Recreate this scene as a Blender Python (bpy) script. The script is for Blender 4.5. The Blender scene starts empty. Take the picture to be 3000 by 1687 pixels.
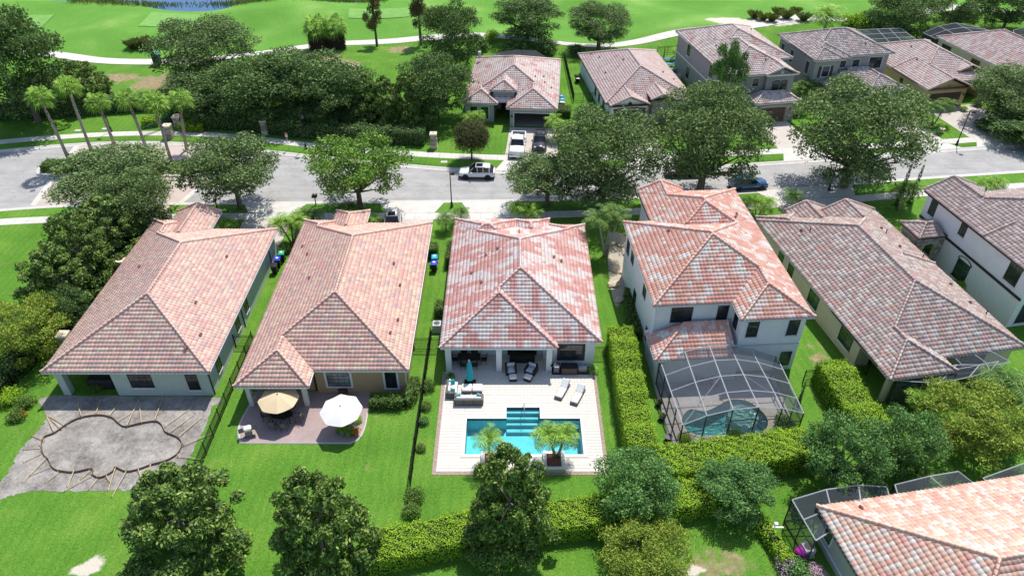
import bpy, math, random
import numpy as np
from mathutils import Matrix, Vector

R = math.radians
random.seed(7)
rng = np.random.default_rng(7)
S = bpy.context.scene
COL = S.collection

# ---------------------------------------------------------------- camera, sky, sun, exposure
CAM_H, PITCH, FPX = 44.0, R(37.25), 2125.0
cam = bpy.data.cameras.new('camera')
cam.sensor_width = 36.0
cam.lens = 36.0 * FPX / 3000.0
cam.clip_start, cam.clip_end = 0.5, 6000.0
camo = bpy.data.objects.new('camera', cam)
camo.location = (0, 0, CAM_H)
camo.rotation_euler = (math.pi / 2 - PITCH, 0, 0)
COL.objects.link(camo)
S.camera = camo

SUN = Vector((0.20, 0.46, 1.0)).normalized()          # direction towards the sun
ELEV = math.asin(SUN.z)
AZ = math.atan2(SUN.x, SUN.y)
W = bpy.data.worlds.new('World'); S.world = W; W.use_nodes = True
nt = W.node_tree; nt.nodes.clear()
sky = nt.nodes.new('ShaderNodeTexSky'); sky.sky_type = 'NISHITA'; sky.sun_disc = False
sky.sun_elevation = ELEV; sky.sun_rotation = AZ; sky.air_density = 1.0; sky.dust_density = 1.0
bg = nt.nodes.new('ShaderNodeBackground'); bg.inputs[1].default_value = 0.15
wo = nt.nodes.new('ShaderNodeOutputWorld')
nt.links.new(sky.outputs[0], bg.inputs[0]); nt.links.new(bg.outputs[0], wo.inputs[0])
sl = bpy.data.lights.new('sun', 'SUN'); sl.energy = 4.6; sl.angle = R(0.53); sl.color = (1.0, 0.95, 0.87)
so = bpy.data.objects.new('sun', sl); so.location = (30, 60, 90)
so.rotation_euler = SUN.to_track_quat('Z', 'Y').to_euler(); COL.objects.link(so)
S.view_settings.view_transform = 'Standard'; S.view_settings.look = 'None'
S.view_settings.exposure = 0.25; S.view_settings.gamma = 1.0; S.view_settings.use_curve_mapping = False
S.render.engine = 'CYCLES'
S.cycles.max_bounces = 6; S.cycles.transparent_max_bounces = 16
S.cycles.caustics_reflective = False; S.cycles.caustics_refractive = False

# ---------------------------------------------------------------- plan helper: survey point -> place on the plan
CT, ST = math.cos(PITCH), math.sin(PITCH)
def at(px, py, z=0.0):
    """world point at height z for a point surveyed in the 3000 px photograph"""
    x = (px - 1500) / FPX; y = (py - 843.5) / FPX
    d = (x, CT - y * ST, -ST - y * CT)
    t = (CAM_H - z) / (-d[2])
    return Vector((d[0] * t, d[1] * t, z))

# ---------------------------------------------------------------- materials
MATS = {}
def nodes(name):
    m = bpy.data.materials.new(name); m.use_nodes = True
    t = m.node_tree; t.nodes.clear()
    out = t.nodes.new('ShaderNodeOutputMaterial'); b = t.nodes.new('ShaderNodeBsdfPrincipled')
    t.links.new(b.outputs[0], out.inputs[0])
    MATS[name] = m
    return m, t, b, out
def N(t, typ, **kw):
    n = t.nodes.new(typ)
    for k, v in kw.items(): setattr(n, k, v)
    return n
def noise(t, scale, detail=4.0, rough=0.6, coord=None):
    n = N(t, 'ShaderNodeTexNoise'); n.inputs['Scale'].default_value = scale
    n.inputs['Detail'].default_value = detail; n.inputs['Roughness'].default_value = rough
    if coord is not None: t.links.new(coord, n.inputs['Vector'])
    return n
def objcoord(t):
    return N(t, 'ShaderNodeTexCoord').outputs['Object']
def worldcoord(t):
    return N(t, 'ShaderNodeNewGeometry').outputs['Position']
def ramp(t, src, stops):
    r = N(t, 'ShaderNodeValToRGB'); e = r.color_ramp.elements
    while len(e) < len(stops): e.new(0.5)
    for i, (p, c) in enumerate(stops):
        e[i].position = p; e[i].color = (*c, 1) if len(c) == 3 else c
    t.links.new(src, r.inputs[0])
    return r.outputs[0]
def mixc(t, fac, a, b, mode='MIX'):
    m = N(t, 'ShaderNodeMix', data_type='RGBA', blend_type=mode)
    for s, v in ((m.inputs[0], fac), (m.inputs[6], a), (m.inputs[7], b)):
        if isinstance(v, (int, float)): s.default_value = v
        elif isinstance(v, tuple): s.default_value = (*v, 1) if len(v) == 3 else v
        else: t.links.new(v, s)
    return m.outputs[2]
def mth(t, op, a, b=0.0, c=None):
    m = N(t, 'ShaderNodeMath', operation=op)
    for i, v in enumerate((a, b) if c is None else (a, b, c)):
        if isinstance(v, (int, float)): m.inputs[i].default_value = v
        else: t.links.new(v, m.inputs[i])
    return m.outputs[0]
def bump(t, b, src, strength=0.3, dist=0.02):
    n = N(t, 'ShaderNodeBump'); n.inputs['Strength'].default_value = strength; n.inputs['Distance'].default_value = dist
    t.links.new(src, n.inputs['Height']); t.links.new(n.outputs[0], b.inputs['Normal'])
def plain(name, col, rough=0.6, var=0.12, scale=3.0, bmp=0.0, bscale=40.0, metal=0.0, spec=0.4, wear=None):
    if name in MATS: return MATS[name]
    m, t, b, o = nodes(name)
    co = worldcoord(t)
    n = noise(t, scale, 5, 0.65, co)
    lo = tuple(c * (1 - var) for c in col); hi = tuple(min(1, c * (1 + var)) for c in col)
    c = ramp(t, n.outputs[0], [(0.3, lo), (0.7, hi)])
    if wear:
        n2 = noise(t, wear[1], 6, 0.7, co)
        f = ramp(t, n2.outputs[0], [(wear[2], (0, 0, 0)), (wear[2] + 0.14, (1, 1, 1))])
        c = mixc(t, f, c, wear[0])
    t.links.new(c, b.inputs['Base Color'])
    b.inputs['Roughness'].default_value = rough; b.inputs['Metallic'].default_value = metal
    b.inputs['Specular IOR Level'].default_value = spec
    if bmp:
        n3 = noise(t, bscale, 3, 0.6, co); bump(t, b, n3.outputs[0], bmp, 0.02)
    return m
def glass(name, col=(0.02, 0.025, 0.03), rough=0.04):
    if name in MATS: return MATS[name]
    m, t, b, o = nodes(name)
    n = noise(t, 0.9, 2, 0.5, worldcoord(t))
    c = ramp(t, n.outputs[0], [(0.35, tuple(v * 0.5 for v in col)), (0.7, tuple(v * 2.2 for v in col))])
    t.links.new(c, b.inputs['Base Color']); b.inputs['Roughness'].default_value = rough
    b.inputs['Specular IOR Level'].default_value = 0.6
    return m

# ---------------------------------------------------------------- mesh builder
class MB:
    def __init__(s): s.v = []; s.f = []; s.smooth = False
    def quad(s, *p):
        i = len(s.v); s.v += [tuple(q) for q in p]; s.f.append(tuple(range(i, i + len(p))))
    def box(s, x0, x1, y0, y1, z0, z1, M=None):
        P = [(x0, y0, z0), (x1, y0, z0), (x1, y1, z0), (x0, y1, z0), (x0, y0, z1), (x1, y0, z1), (x1, y1, z1), (x0, y1, z1)]
        if M is not None: P = [tuple(M @ Vector(p)) for p in P]
        i = len(s.v); s.v += P
        s.f += [tuple(i + k for k in q) for q in ((0, 3, 2, 1), (4, 5, 6, 7), (0, 1, 5, 4), (1, 2, 6, 5), (2, 3, 7, 6), (3, 0, 4, 7))]
        return s
    def bevbox(s, x0, x1, y0, y1, z0, z1, b=0.03, M=None):
        """box with chamfered vertical and top edges"""
        def ring(z, k): return [(x0 + k, y0 + b, z), (x0 + b, y0 + k, z), (x1 - b, y0 + k, z), (x1 - k, y0 + b, z), (x1 - k, y1 - b, z), (x1 - b, y1 - k, z), (x0 + b, y1 - k, z), (x0 + k, y1 - b, z)]
        rings = [ring(z0, 0), ring(z1 - b, 0), [(min(max(x, x0 + b), x1 - b), min(max(y, y0 + b), y1 - b), z1) for x, y, _ in ring(z1, 0)]]
        s.loft(rings, M, cap=True); return s
    def loft(s, rings, M=None, cap=True, closed=True):
        n = len(rings[0]); i = len(s.v)
        for r in rings: s.v += [tuple(M @ Vector(p)) if M is not None else tuple(p) for p in r]
        for a in range(len(rings) - 1):
            for k in range(n if closed else n - 1):
                k2 = (k + 1) % n
                s.f.append((i + a * n + k, i + a * n + k2, i + (a + 1) * n + k2, i + (a + 1) * n + k))
        if cap:
            s.f.append(tuple(i + k for k in reversed(range(n)))); s.f.append(tuple(i + (len(rings) - 1) * n + k for k in range(n)))
        return s
    def tube(s, path, r, n=6, cap=True):
        path = [Vector(p) for p in path]; rad = r if isinstance(r, (list, tuple)) else [r] * len(path)
        rings = []; up = Vector((0, 0, 1))
        for i, p in enumerate(path):
            d = (path[min(i + 1, len(path) - 1)] - path[max(i - 1, 0)]).normalized()
            a = d.cross(up)
            if a.length < 1e-3: a = d.cross(Vector((1, 0, 0)))
            a.normalize(); b = d.cross(a)
            rings.append([p + (a * math.cos(2 * math.pi * k / n) + b * math.sin(2 * math.pi * k / n)) * rad[i] for k in range(n)])
        s.loft(rings, None, cap); return s
    def lathe(s, prof, n=12, M=None, c=(0, 0), cap=True):
        rings = [[(c[0] + r * math.cos(2 * math.pi * k / n), c[1] + r * math.sin(2 * math.pi * k / n), z) for k in range(n)] for r, z in prof]
        s.loft(rings, M, cap); return s
    def prism(s, poly, z0, z1, M=None):
        return s.loft([[(x, y, z0) for x, y in poly], [(x, y, z1) for x, y in poly]], M, True)
    def mesh(s, name, mat=None, smooth=False):
        me = bpy.data.meshes.new(name); me.from_pydata(s.v, [], s.f)
        if mat is not None: me.materials.append(mat)
        if smooth or s.smooth: me.polygons.foreach_set('use_smooth', [True] * len(me.polygons))
        me.update(); return me
    def build(s, name, mat, parent=None, smooth=False, **props):
        return link(name, s.mesh(name, mat, smooth), parent, **props)

def link(name, data, parent=None, loc=None, rz=0.0, scale=None, **props):
    o = bpy.data.objects.new(name, data); COL.objects.link(o)
    if parent is not None: o.parent = parent
    if loc is not None: o.location = loc
    if rz: o.rotation_euler = (0, 0, rz)
    if scale is not None: o.scale = scale if isinstance(scale, (tuple, list)) else (scale,) * 3
    for k, v in props.items():
        if v is not None: o[k] = v
    return o
def thing(name, label, cat, loc=(0, 0, 0), rz=0.0, group=None, scale=None):
    return link(name, None, None, loc, rz, scale, label=label, category=cat, group=group)
def copy_tree(o, parent=None):
    c = o.copy(); COL.objects.link(c); c.parent = parent
    for ch in list(o.children): copy_tree(ch, c)
    return c
def dup(o, loc, rz=0.0, scale=None, label=None, group=None):
    c = copy_tree(o); c.location = loc; c.rotation_euler = (0, 0, rz)
    if scale is not None: c.scale = scale if isinstance(scale, (tuple, list)) else (scale,) * 3
    if label: c['label'] = label
    if group: c['group'] = group
    return c
def npmesh(name, V, F, mat, tone=None, smooth=False):
    """V (n,3), F (m,4) quads as numpy arrays; tone (m,3) colour for each face"""
    me = bpy.data.meshes.new(name); k = F.shape[1]
    me.vertices.add(len(V)); me.vertices.foreach_set('co', V.astype(np.float32).ravel())
    me.loops.add(F.size); me.loops.foreach_set('vertex_index', F.astype(np.int32).ravel())
    me.polygons.add(len(F)); me.polygons.foreach_set('loop_start', np.arange(0, F.size, k, dtype=np.int32))
    me.polygons.foreach_set('loop_total', np.full(len(F), k, dtype=np.int32))
    if smooth: me.polygons.foreach_set('use_smooth', np.ones(len(F), dtype=bool))
    if tone is not None:
        a = me.attributes.new('tone', 'FLOAT_COLOR', 'FACE')
        a.data.foreach_set('color', np.hstack([tone, np.ones((len(tone), 1))]).astype(np.float32).ravel())
    me.materials.append(mat); me.update(calc_edges=True); me.validate()
    return me

# ================================================================ GROUND
def curve(pts):
    p = np.array(pts, float); xs = np.linspace(p[0, 0], p[-1, 0], 400); ys = np.interp(xs, p[:, 0], p[:, 1])
    k = np.ones(13) / 13; yp = np.pad(ys, 6, mode='edge'); ys2 = np.convolve(yp, k, 'valid'); ys2[:4] = ys[:4]; ys2[-4:] = ys[-4:]
    return lambda x: float(np.interp(x, xs, ys2))
FAR = curve([(-240, 44), (-120, 74), (-90, 82.5), (-68.4, 88.2), (-60.6, 90.2), (-54, 91.0), (-43.5, 90.6), (-26.5, 86.7), (-14.7, 84.3), (-6.7, 82.8), (0.9, 82.2), (20, 83.0), (40, 85.6), (55.5, 88.2), (69.4, 90), (120, 97), (240, 118)])
NEAR = curve([(-240, 24), (-120, 58), (-90, 66), (-59.7, 72.8), (-53, 73.9), (-42.5, 74.1), (-29.2, 74.3), (-12.7, 74.6), (-0.6, 74.8), (16, 75.6), (32, 77.1), (45.5, 79.6), (64.9, 82.1), (120, 89), (240, 108)])
def sstep(a, b, x):
    t = np.clip((x - a) / (b - a), 0, 1); return t * t * (3 - 2 * t)
SHORE = lambda x: np.interp(x, [-300, -110, -95, -80, -74, -66, -50, -36, -26, -10, 30], [150, 158, 156, 153.5, 154.6, 155.2, 155.0, 155.6, 157.5, 190, 400])
def gz_arr(x, y):
    """ground height; lots lie at 0, the golf course rolls"""
    g = sstep(118, 136, y) * (1 - sstep(170, 190, y) * 0.5)
    h = 1.0 * np.sin(x * 0.085 + 1.1) * np.sin(y * 0.16 + 0.4 + x * 0.02) + 0.55 * np.sin(x * 0.19 + y * 0.11) + 1.5 * np.exp(-((x + 62) / 16) ** 2 - ((y - 147) / 6) ** 2) - 0.7 * np.exp(-((x + 52) / 12) ** 2 - ((y - 136) / 7) ** 2)
    z = g * h
    lake = sstep(0.0, 4.0, y - SHORE(x))
    return z * (1 - lake) - 1.1 * lake
def gz(x, y): return float(gz_arr(np.array([x]), np.array([y]))[0])

def ground_mat():
    m, t, b, o = nodes('lawn grass')
    co = worldcoord(t)
    at_ = N(t, 'ShaderNodeAttribute', attribute_name='cover'); sep = N(t, 'ShaderNodeSeparateColor'); t.links.new(at_.outputs['Color'], sep.inputs[0])
    n1 = noise(t, 0.22, 6, 0.62, co); n2 = noise(t, 1.7, 6, 0.7, co); n3 = noise(t, 9.0, 4, 0.75, co); n4 = noise(t, 38.0, 2, 0.6, co)
    base = ramp(t, n1.outputs[0], [(0.3, (0.055, 0.16, 0.018)), (0.5, (0.085, 0.22, 0.026)), (0.7, (0.16, 0.285, 0.045))])
    base = mixc(t, mth(t, 'MULTIPLY', n2.outputs[0], 0.8), base, ramp(t, n3.outputs[0], [(.35, (0.038, 0.125, 0.012)), (.65, (0.175, 0.32, 0.05))]))
    n6 = noise(t, 6.0, 6, 0.8, co); fine = ramp(t, n6.outputs[0], [(0.36, (0.5, 0.56, 0.5)), (0.64, (1.45, 1.38, 1.3))])
    base = mixc(t, 0.75, base, fine, 'MULTIPLY')
    wv = N(t, 'ShaderNodeTexWave', wave_type='BANDS', bands_direction='X'); wv.inputs['Scale'].default_value = .42; wv.inputs['Distortion'].default_value = 5.0; wv.inputs['Detail'].default_value = 3; wv.inputs['Detail Scale'].default_value = .6; t.links.new(co, wv.inputs['Vector'])
    mow = ramp(t, wv.outputs['Fac'], [(.2, (.86, .88, .86)), (.8, (1.1, 1.08, 1.05))]); base = mixc(t, .38, base, mow, 'MULTIPLY')
    np_ = noise(t, .55, 5, .7, co); base = mixc(t, mth(t, 'MULTIPLY', ramp(t, np_.outputs[0], [(.56, (0, 0, 0)), (.72, (1, 1, 1))]), .45), base, (0.19, 0.25, 0.06))
    np2 = noise(t, .33, 6, .72, co); base = mixc(t, mth(t, 'MULTIPLY', ramp(t, np2.outputs[0], [(.3, (1, 1, 1)), (.45, (0, 0, 0))]), .5), base, (0.055, 0.135, 0.015))
    # mown golf turf
    gn = noise(t, 0.09, 5, 0.55, co); gn2 = noise(t, 0.5, 5, 0.65, co)
    golf = ramp(t, gn.outputs[0], [(0.3, (0.085, 0.235, 0.036)), (0.52, (0.12, 0.295, 0.05)), (0.7, (0.215, 0.37, 0.095))])
    golf = mixc(t, mth(t, 'MULTIPLY', gn2.outputs[0], 0.55), golf, (0.115, 0.25, 0.035))
    golf = mixc(t, 0.6, golf, fine, 'MULTIPLY')
    c = mixc(t, sep.outputs[1], base, golf)
    # dry, thin and sandy places
    dn = noise(t, 0.55, 7, 0.72, co)
    dm = mth(t, 'ADD', sep.outputs[0], mth(t, 'MULTIPLY', mth(t, 'SUBTRACT', dn.outputs[0], 0.5), 1.5))
    dmr = ramp(t, dm, [(0.42, (0, 0, 0)), (0.62, (1, 1, 1))])
    dry = ramp(t, n2.outputs[0], [(0.3, (0.17, 0.155, 0.07)), (0.55, (0.29, 0.235, 0.135)), (0.75, (0.40, 0.34, 0.22))])
    c = mixc(t, dmr, c, dry)
    sm = mth(t, 'ADD', sep.outputs[2], mth(t, 'MULTIPLY', mth(t, 'SUBTRACT', dn.outputs[0], 0.5), 0.9))
    smr = ramp(t, sm, [(0.45, (0, 0, 0)), (0.58, (1, 1, 1))])
    sand = ramp(t, n3.outputs[0], [(0.3, (0.43, 0.39, 0.32)), (0.7, (0.62, 0.58, 0.50))])
    c = mixc(t, smr, c, sand)
    t.links.new(c, b.inputs['Base Color']); b.inputs['Roughness'].default_value = 0.95; b.inputs['Specular IOR Level'].default_value = 0.1
    h = mth(t, 'ADD', mth(t, 'MULTIPLY', n4.outputs[0], 0.6), n3.outputs[0]); bump(t, b, h, 0.55, 0.06)
    return m
POOL_HOLES = [(-3.65, 5.5, 36.71, 40.36), (-0.44, 2.26, 40.36, 41.58), (13.3, 21.3, 38.0, 43.0)]
def blob(x, y, cx, cy, rx, ry): return np.clip(1.3 - np.sqrt(((x - cx) / rx) ** 2 + ((y - cy) / ry) ** 2), 0, 1)
def build_ground():
    holes = POOL_HOLES
    base = [v for v in np.arange(-120, 120.1, 1.0) if all(min(abs(v - h[0]), abs(v - h[1])) > .2 for h in holes)]
    xs = np.array(sorted([-3000, -1200, -500, -240, 240, 500, 1200, 3000] + base + [v for h in holes for v in h[:2]]))
    rows = [v for v in np.arange(10, 64, 1.0) if all(min(abs(v - h[2]), abs(v - h[3])) > .2 for h in holes)]
    lo = [-2000, -500, -100, -20] + sorted(rows + [v for h in holes for v in h[2:]])
    hi = list(np.arange(0, 1.001, 1 / 76.0))
    rows_y = []; rows_z = []
    near = np.array([NEAR(x) for x in xs]); far = np.array([FAR(x) for x in xs])
    for y in lo: rows_y.append(np.minimum(np.full(len(xs), float(y)), near - 3)); rows_z.append(np.zeros(len(xs)))
    for k in (0.35, 0.7): rows_y.append(np.minimum(64, near - 3) * (1 - k) + near * k); rows_z.append(np.zeros(len(xs)))
    for dy, z in ((-0.05, 0.0), (0.1, -0.2)): rows_y.append(near + dy); rows_z.append(np.full(len(xs), z))
    for dy, z in ((-0.1, -0.2), (0.05, 0.0)): rows_y.append(far + dy); rows_z.append(np.full(len(xs), z))
    for k in hi[1:]:
        y = (far + 0.05) * (1 - k) + 200 * k; rows_y.append(y); rows_z.append(gz_arr(xs, y))
    for y in (240, 320, 600, 1500, 5000): rows_y.append(np.full(len(xs), float(y))); rows_z.append(gz_arr(xs, np.full(len(xs), float(y))))
    Y = np.array(rows_y); Z = np.array(rows_z); X = np.tile(xs, (len(Y), 1))
    nr, nc = X.shape
    V = np.stack([X, Y, Z], -1).reshape(-1, 3)
    idx = np.arange(nr * nc).reshape(nr, nc)
    F = np.stack([idx[:-1, :-1], idx[:-1, 1:], idx[1:, 1:], idx[1:, :-1]], -1).reshape(-1, 4)
    fc = V[F].mean(1); keep = np.ones(len(F), bool)
    for h in holes: keep &= ~((fc[:, 0] > h[0]) & (fc[:, 0] < h[1]) & (fc[:, 1] > h[2]) & (fc[:, 1] < h[3]))
    F = F[keep]
    me = npmesh('ground', V, F, ground_mat(), smooth=True)
    x, y = V[:, 0], V[:, 1]
    dry = np.zeros(len(V)); sand = np.zeros(len(V))
    for c in ((-55, 112, 9, 6), (-50, 116, 8, 3), (-64, 114, 6, 3), (-33, 122, 6, 5), (-29, 118, 6, 6), (-36, 126, 4, 2.5), (-20, 129, 4, 3)): dry = np.maximum(dry, 0.75 * blob(x, y, *c))
    for c in ((13.5, 27.2, 4.6, 2.2), (9, 26.5, 3, 1.5), (-11.3, 38, .5, 8), (27.3, 47.5, 1.6, 3.5)): dry = np.maximum(dry, 0.62 * blob(x, y, *c))
    for c in ((-28.3, 27.2, 1.3, 0.8), (-27.7, 27.7, .9, .5), (48, 141, 11, 3.2), (57, 143.5, 9, 2.5), (41, 143, 5, 2.6)): sand = np.maximum(sand, blob(x, y, *c))
    for c in ((12.2, 26.7, 1.3, .8), (-33, 121.5, 3, 1.6), (-27, 119.5, 2, 1)): sand = np.maximum(sand, 0.8 * blob(x, y, *c))
    golf = sstep(0, 4, y - np.interp(x, [-120, -83, -70, -60, -46, -31, -16, 0, 15, 31, 60, 120], [130, 126, 121.8, 121, 125.6, 131.6, 134.7, 131.2, 129.6, 134, 146, 150]))
    a = me.attributes.new('cover', 'FLOAT_COLOR', 'POINT')
    a.data.foreach_set('color', np.stack([dry, golf, sand, np.ones(len(V))], -1).astype(np.float32).ravel())
    link('ground', me, kind='structure')
build_ground()

def strip(name, mat, fa, fb, x0, x1, z, step=1.0, za=None, zb=None, kind='structure', **pr):
    """sheet between two plan curves"""
    m = MB(); n = max(2, int((x1 - x0) / step)); xs = [x0 + (x1 - x0) * i / n for i in range(n + 1)]
    for i, x in enumerate(xs):
        m.v.append((x, fa(x), za if za is not None else z)); m.v.append((x, fb(x), zb if zb is not None else z))
        if i: m.f.append((2 * i - 2, 2 * i, 2 * i + 1, 2 * i - 1))
    return m.build(name, mat, kind=kind, **pr)
def asphalt():
    m, t, b, o = nodes('old asphalt'); co = worldcoord(t)
    n1 = noise(t, 0.35, 6, 0.65, co); n2 = noise(t, 14, 4, 0.7, co); n3 = noise(t, 70, 2, 0.6, co)
    c = ramp(t, n1.outputs[0], [(0.3, (0.30, 0.295, 0.29)), (0.7, (0.395, 0.39, 0.385))])
    c = mixc(t, 0.6, c, ramp(t, n2.outputs[0], [(0.25, (0.7, 0.7, 0.7)), (0.75, (1.25, 1.25, 1.25))]), 'MULTIPLY')
    c = mixc(t, 0.6, c, ramp(t, n3.outputs[0], [(0.25, (0.72, 0.72, 0.72)), (0.75, (1.2, 1.2, 1.2))]), 'MULTIPLY')
    # cracks: edges of large warped cells
    w = noise(t, 0.9, 4, 0.6, co); wv = N(t, 'ShaderNodeVectorMath', operation='MULTIPLY_ADD')
    t.links.new(w.outputs['Color'], wv.inputs[0]); wv.inputs[1].default_value = (2.2, 2.2, 2.2); t.links.new(co, wv.inputs[2])
    vo = N(t, 'ShaderNodeTexVoronoi', feature='DISTANCE_TO_EDGE'); vo.inputs['Scale'].default_value = 0.22; t.links.new(wv.outputs[0], vo.inputs['Vector'])
    cr = ramp(t, vo.outputs['Distance'], [(0.0, (1, 1, 1)), (0.009, (0, 0, 0))])
    c = mixc(t, mth(t, 'MULTIPLY', cr, 0.55), c, (0.14, 0.135, 0.13))
    mp = N(t, 'ShaderNodeMapping'); mp.inputs['Scale'].default_value = (.05, 1.3, 1); t.links.new(co, mp.inputs[0]); nw = noise(t, 1.0, 5, .6, mp.outputs[0])
    c = mixc(t, .55, c, ramp(t, nw.outputs[0], [(.3, (.78, .78, .78)), (.7, (1.15, 1.15, 1.14))]), 'MULTIPLY')
    no = noise(t, .8, 4, .6, co); c = mixc(t, mth(t, 'MULTIPLY', ramp(t, no.outputs[0], [(.66, (0, 0, 0)), (.76, (1, 1, 1))]), .3), c, (0.13, 0.13, 0.13))
    n5 = noise(t, 0.12, 3, 0.6, co)
    c = mixc(t, mth(t, 'MULTIPLY', ramp(t, n5.outputs[0], [(0.55, (0, 0, 0)), (0.75, (1, 1, 1))]), 0.35), c, (0.22, 0.215, 0.21))
    t.links.new(c, b.inputs['Base Color']); b.inputs['Roughness'].default_value = 0.9; b.inputs['Specular IOR Level'].default_value = 0.2
    bump(t, b, n3.outputs[0], 0.3, 0.01)
    return m
M_ASPH = asphalt()
M_CONC = plain('pale concrete', (0.53, 0.515, 0.48), 0.85, 0.10, 0.8, 0.15, 60, spec=0.2, wear=((0.42, 0.40, 0.36), 0.35, 0.60))
M_KERB = plain('kerb concrete', (0.50, 0.485, 0.455), 0.85, 0.10, 1.5, 0.15, 60, spec=0.2, wear=((0.40, 0.39, 0.36), 0.5, 0.6))
strip('road', M_ASPH, lambda x: NEAR(x) + 0.06, lambda x: FAR(x) - 0.06, -238, 238, -0.10, 1.0)
def kerb(name, f, sgn):
    m = MB(); xs = np.arange(-238, 238.5, 1.0)
    for i, x in enumerate(xs):
        y = f(x)
        for dy, z in ((-0.16, -0.25), (-0.16, 0.018), (0.06, 0.022), (0.24, -0.068), (0.62, -0.085), (0.62, -0.25)): m.v.append((x, y + sgn * dy, z))
        if i:
            a = 6 * (i - 1)
            for k in range(5): m.f.append((a + k, a + 6 + k, a + 7 + k, a + k + 1))
    return m.build(name, M_KERB, kind='structure')
kerb('kerb', NEAR, 1); kerb('kerb', FAR, -1)
WN0 = curve([(-240, 19), (-120, 53.6), (-90, 62), (-59, 69.8), (-38, 70.75), (0, 70.8), (20, 72.2), (36.5, 74.0), (45.4, 75.4), (60, 77.6), (120, 84), (240, 102)])
WF0 = curve([(-240, 46), (-120, 76), (-90, 84.3), (-69.5, 90.1), (-61.4, 91.9), (-51, 92.9), (-43, 92.6), (-36, 91.4), (-26.4, 88.5), (-15.5, 86.6), (-0.8, 85.1), (20, 85.6), (40, 87.6), (59, 90), (120, 99), (240, 120)])
def walk(name, f, w, x0, x1, z=0.02):
    """concrete slabs with open joints, each slab a child of the walk"""
    root = None; x = x0; i = 0; bed = strip(name, plain('joint sand', (0.22, 0.20, 0.17), 0.95), f, lambda x: f(x) + w, x0, x1, 0.006, 2.0)
    while x < x1:
        xe = min(x + 1.52, x1); m = MB(); g = 0.015
        a, b2 = x + g, xe - g
        dz = random.uniform(-0.004, 0.004)
        P = [(a, f(a)), (b2, f(b2)), (b2, f(b2) + w), (a, f(a) + w)]
        m.loft([[(px, py, -0.05) for px, py in P], [(px, py, z + dz) for px, py in P]])
        m.build('paving_slab', M_CONC, bed); x = xe
    return bed
walk('sidewalk', WN0, 1.42, -72, 76); walk('sidewalk', WF0, 1.45, -84, 84)

# ================================================================ HOUSES
def tile_mat():
    m, t, b, o = nodes('concrete roof tile'); co = worldcoord(t)
    a = N(t, 'ShaderNodeAttribute', attribute_name='tone'); oi = N(t, 'ShaderNodeObjectInfo')
    c = mixc(t, 1.0, a.outputs['Color'], oi.outputs['Color'], 'MULTIPLY')
    n = noise(t, 7.0, 5, 0.7, co); c = mixc(t, 0.7, c, ramp(t, n.outputs[0], [(0.25, (0.76, 0.75, 0.76)), (0.75, (1.2, 1.2, 1.18))]), 'MULTIPLY')
    n2 = noise(t, 0.45, 6, 0.7, co)
    c = mixc(t, mth(t, 'MULTIPLY', ramp(t, n2.outputs[0], [(0.58, (0, 0, 0)), (0.78, (1, 1, 1))]), 0.28), c, (0.16, 0.13, 0.125))
    t.links.new(c, b.inputs['Base Color']); b.inputs['Roughness'].default_value = 0.8; b.inputs['Specular IOR Level'].default_value = 0.25
    bump(t, b, n.outputs[0], 0.15, 0.01)
    return m
M_TILE = tile_mat()
PIT = 5.0 / 12.0; SLOPE = math.sqrt(1 + PIT * PIT)
TW, TL = 0.33, 0.375                       # tile cover width and course along the slope
UU = [0.0, 0.22, 0.46, 0.70, 1.0]; HH = [0.0, 0.008, 0.042, 0.044, 0.0]   # roll profile
HH[-1] = HH[0]
LIFT = 0.023
def tile_piece_mesh():
    V = []; F = []
    for u, h in zip(UU, HH): V += [(u * TW, 0, h - 0.002), (u * TW, 0, h + LIFT), (u * TW, TL + 0.03, h)]
    for k in range(4):
        a, c = 3 * k, 3 * k + 3
        F += [(a, c, c + 1, a + 1), (a + 1, c + 1, c + 2, a + 2)]
    return npmesh('tile', np.array(V), np.array(F), M_TILE, np.ones((len(F), 3)))
TILE_ME = tile_piece_mesh()
def ridge_piece_mesh():
    rings = []
    for y, r, z in ((0.0, 0.135, 0.035), (0.44, 0.11, 0.0)):
        rings.append([(-r * 1.15, y, z - 0.09)] + [(r * math.cos(a), y, z + r * 0.85 * math.sin(a)) for a in [math.pi * (1 - i / 6) for i in range(7)]] + [(r * 1.15, y, z - 0.09)])
    V = [p for r in rings for p in r]; n = 9
    F = [(k, k + 1, n + k + 1, n + k) for k in range(n - 1)] + [(k, 8 - k, 7 - k, k + 1) for k in range(3)]
    return npmesh('ridge_tile', np.array(V, float), np.array(F), M_TILE, np.ones((len(F), 3)))
RIDGE_ME = ridge_piece_mesh()

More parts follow.
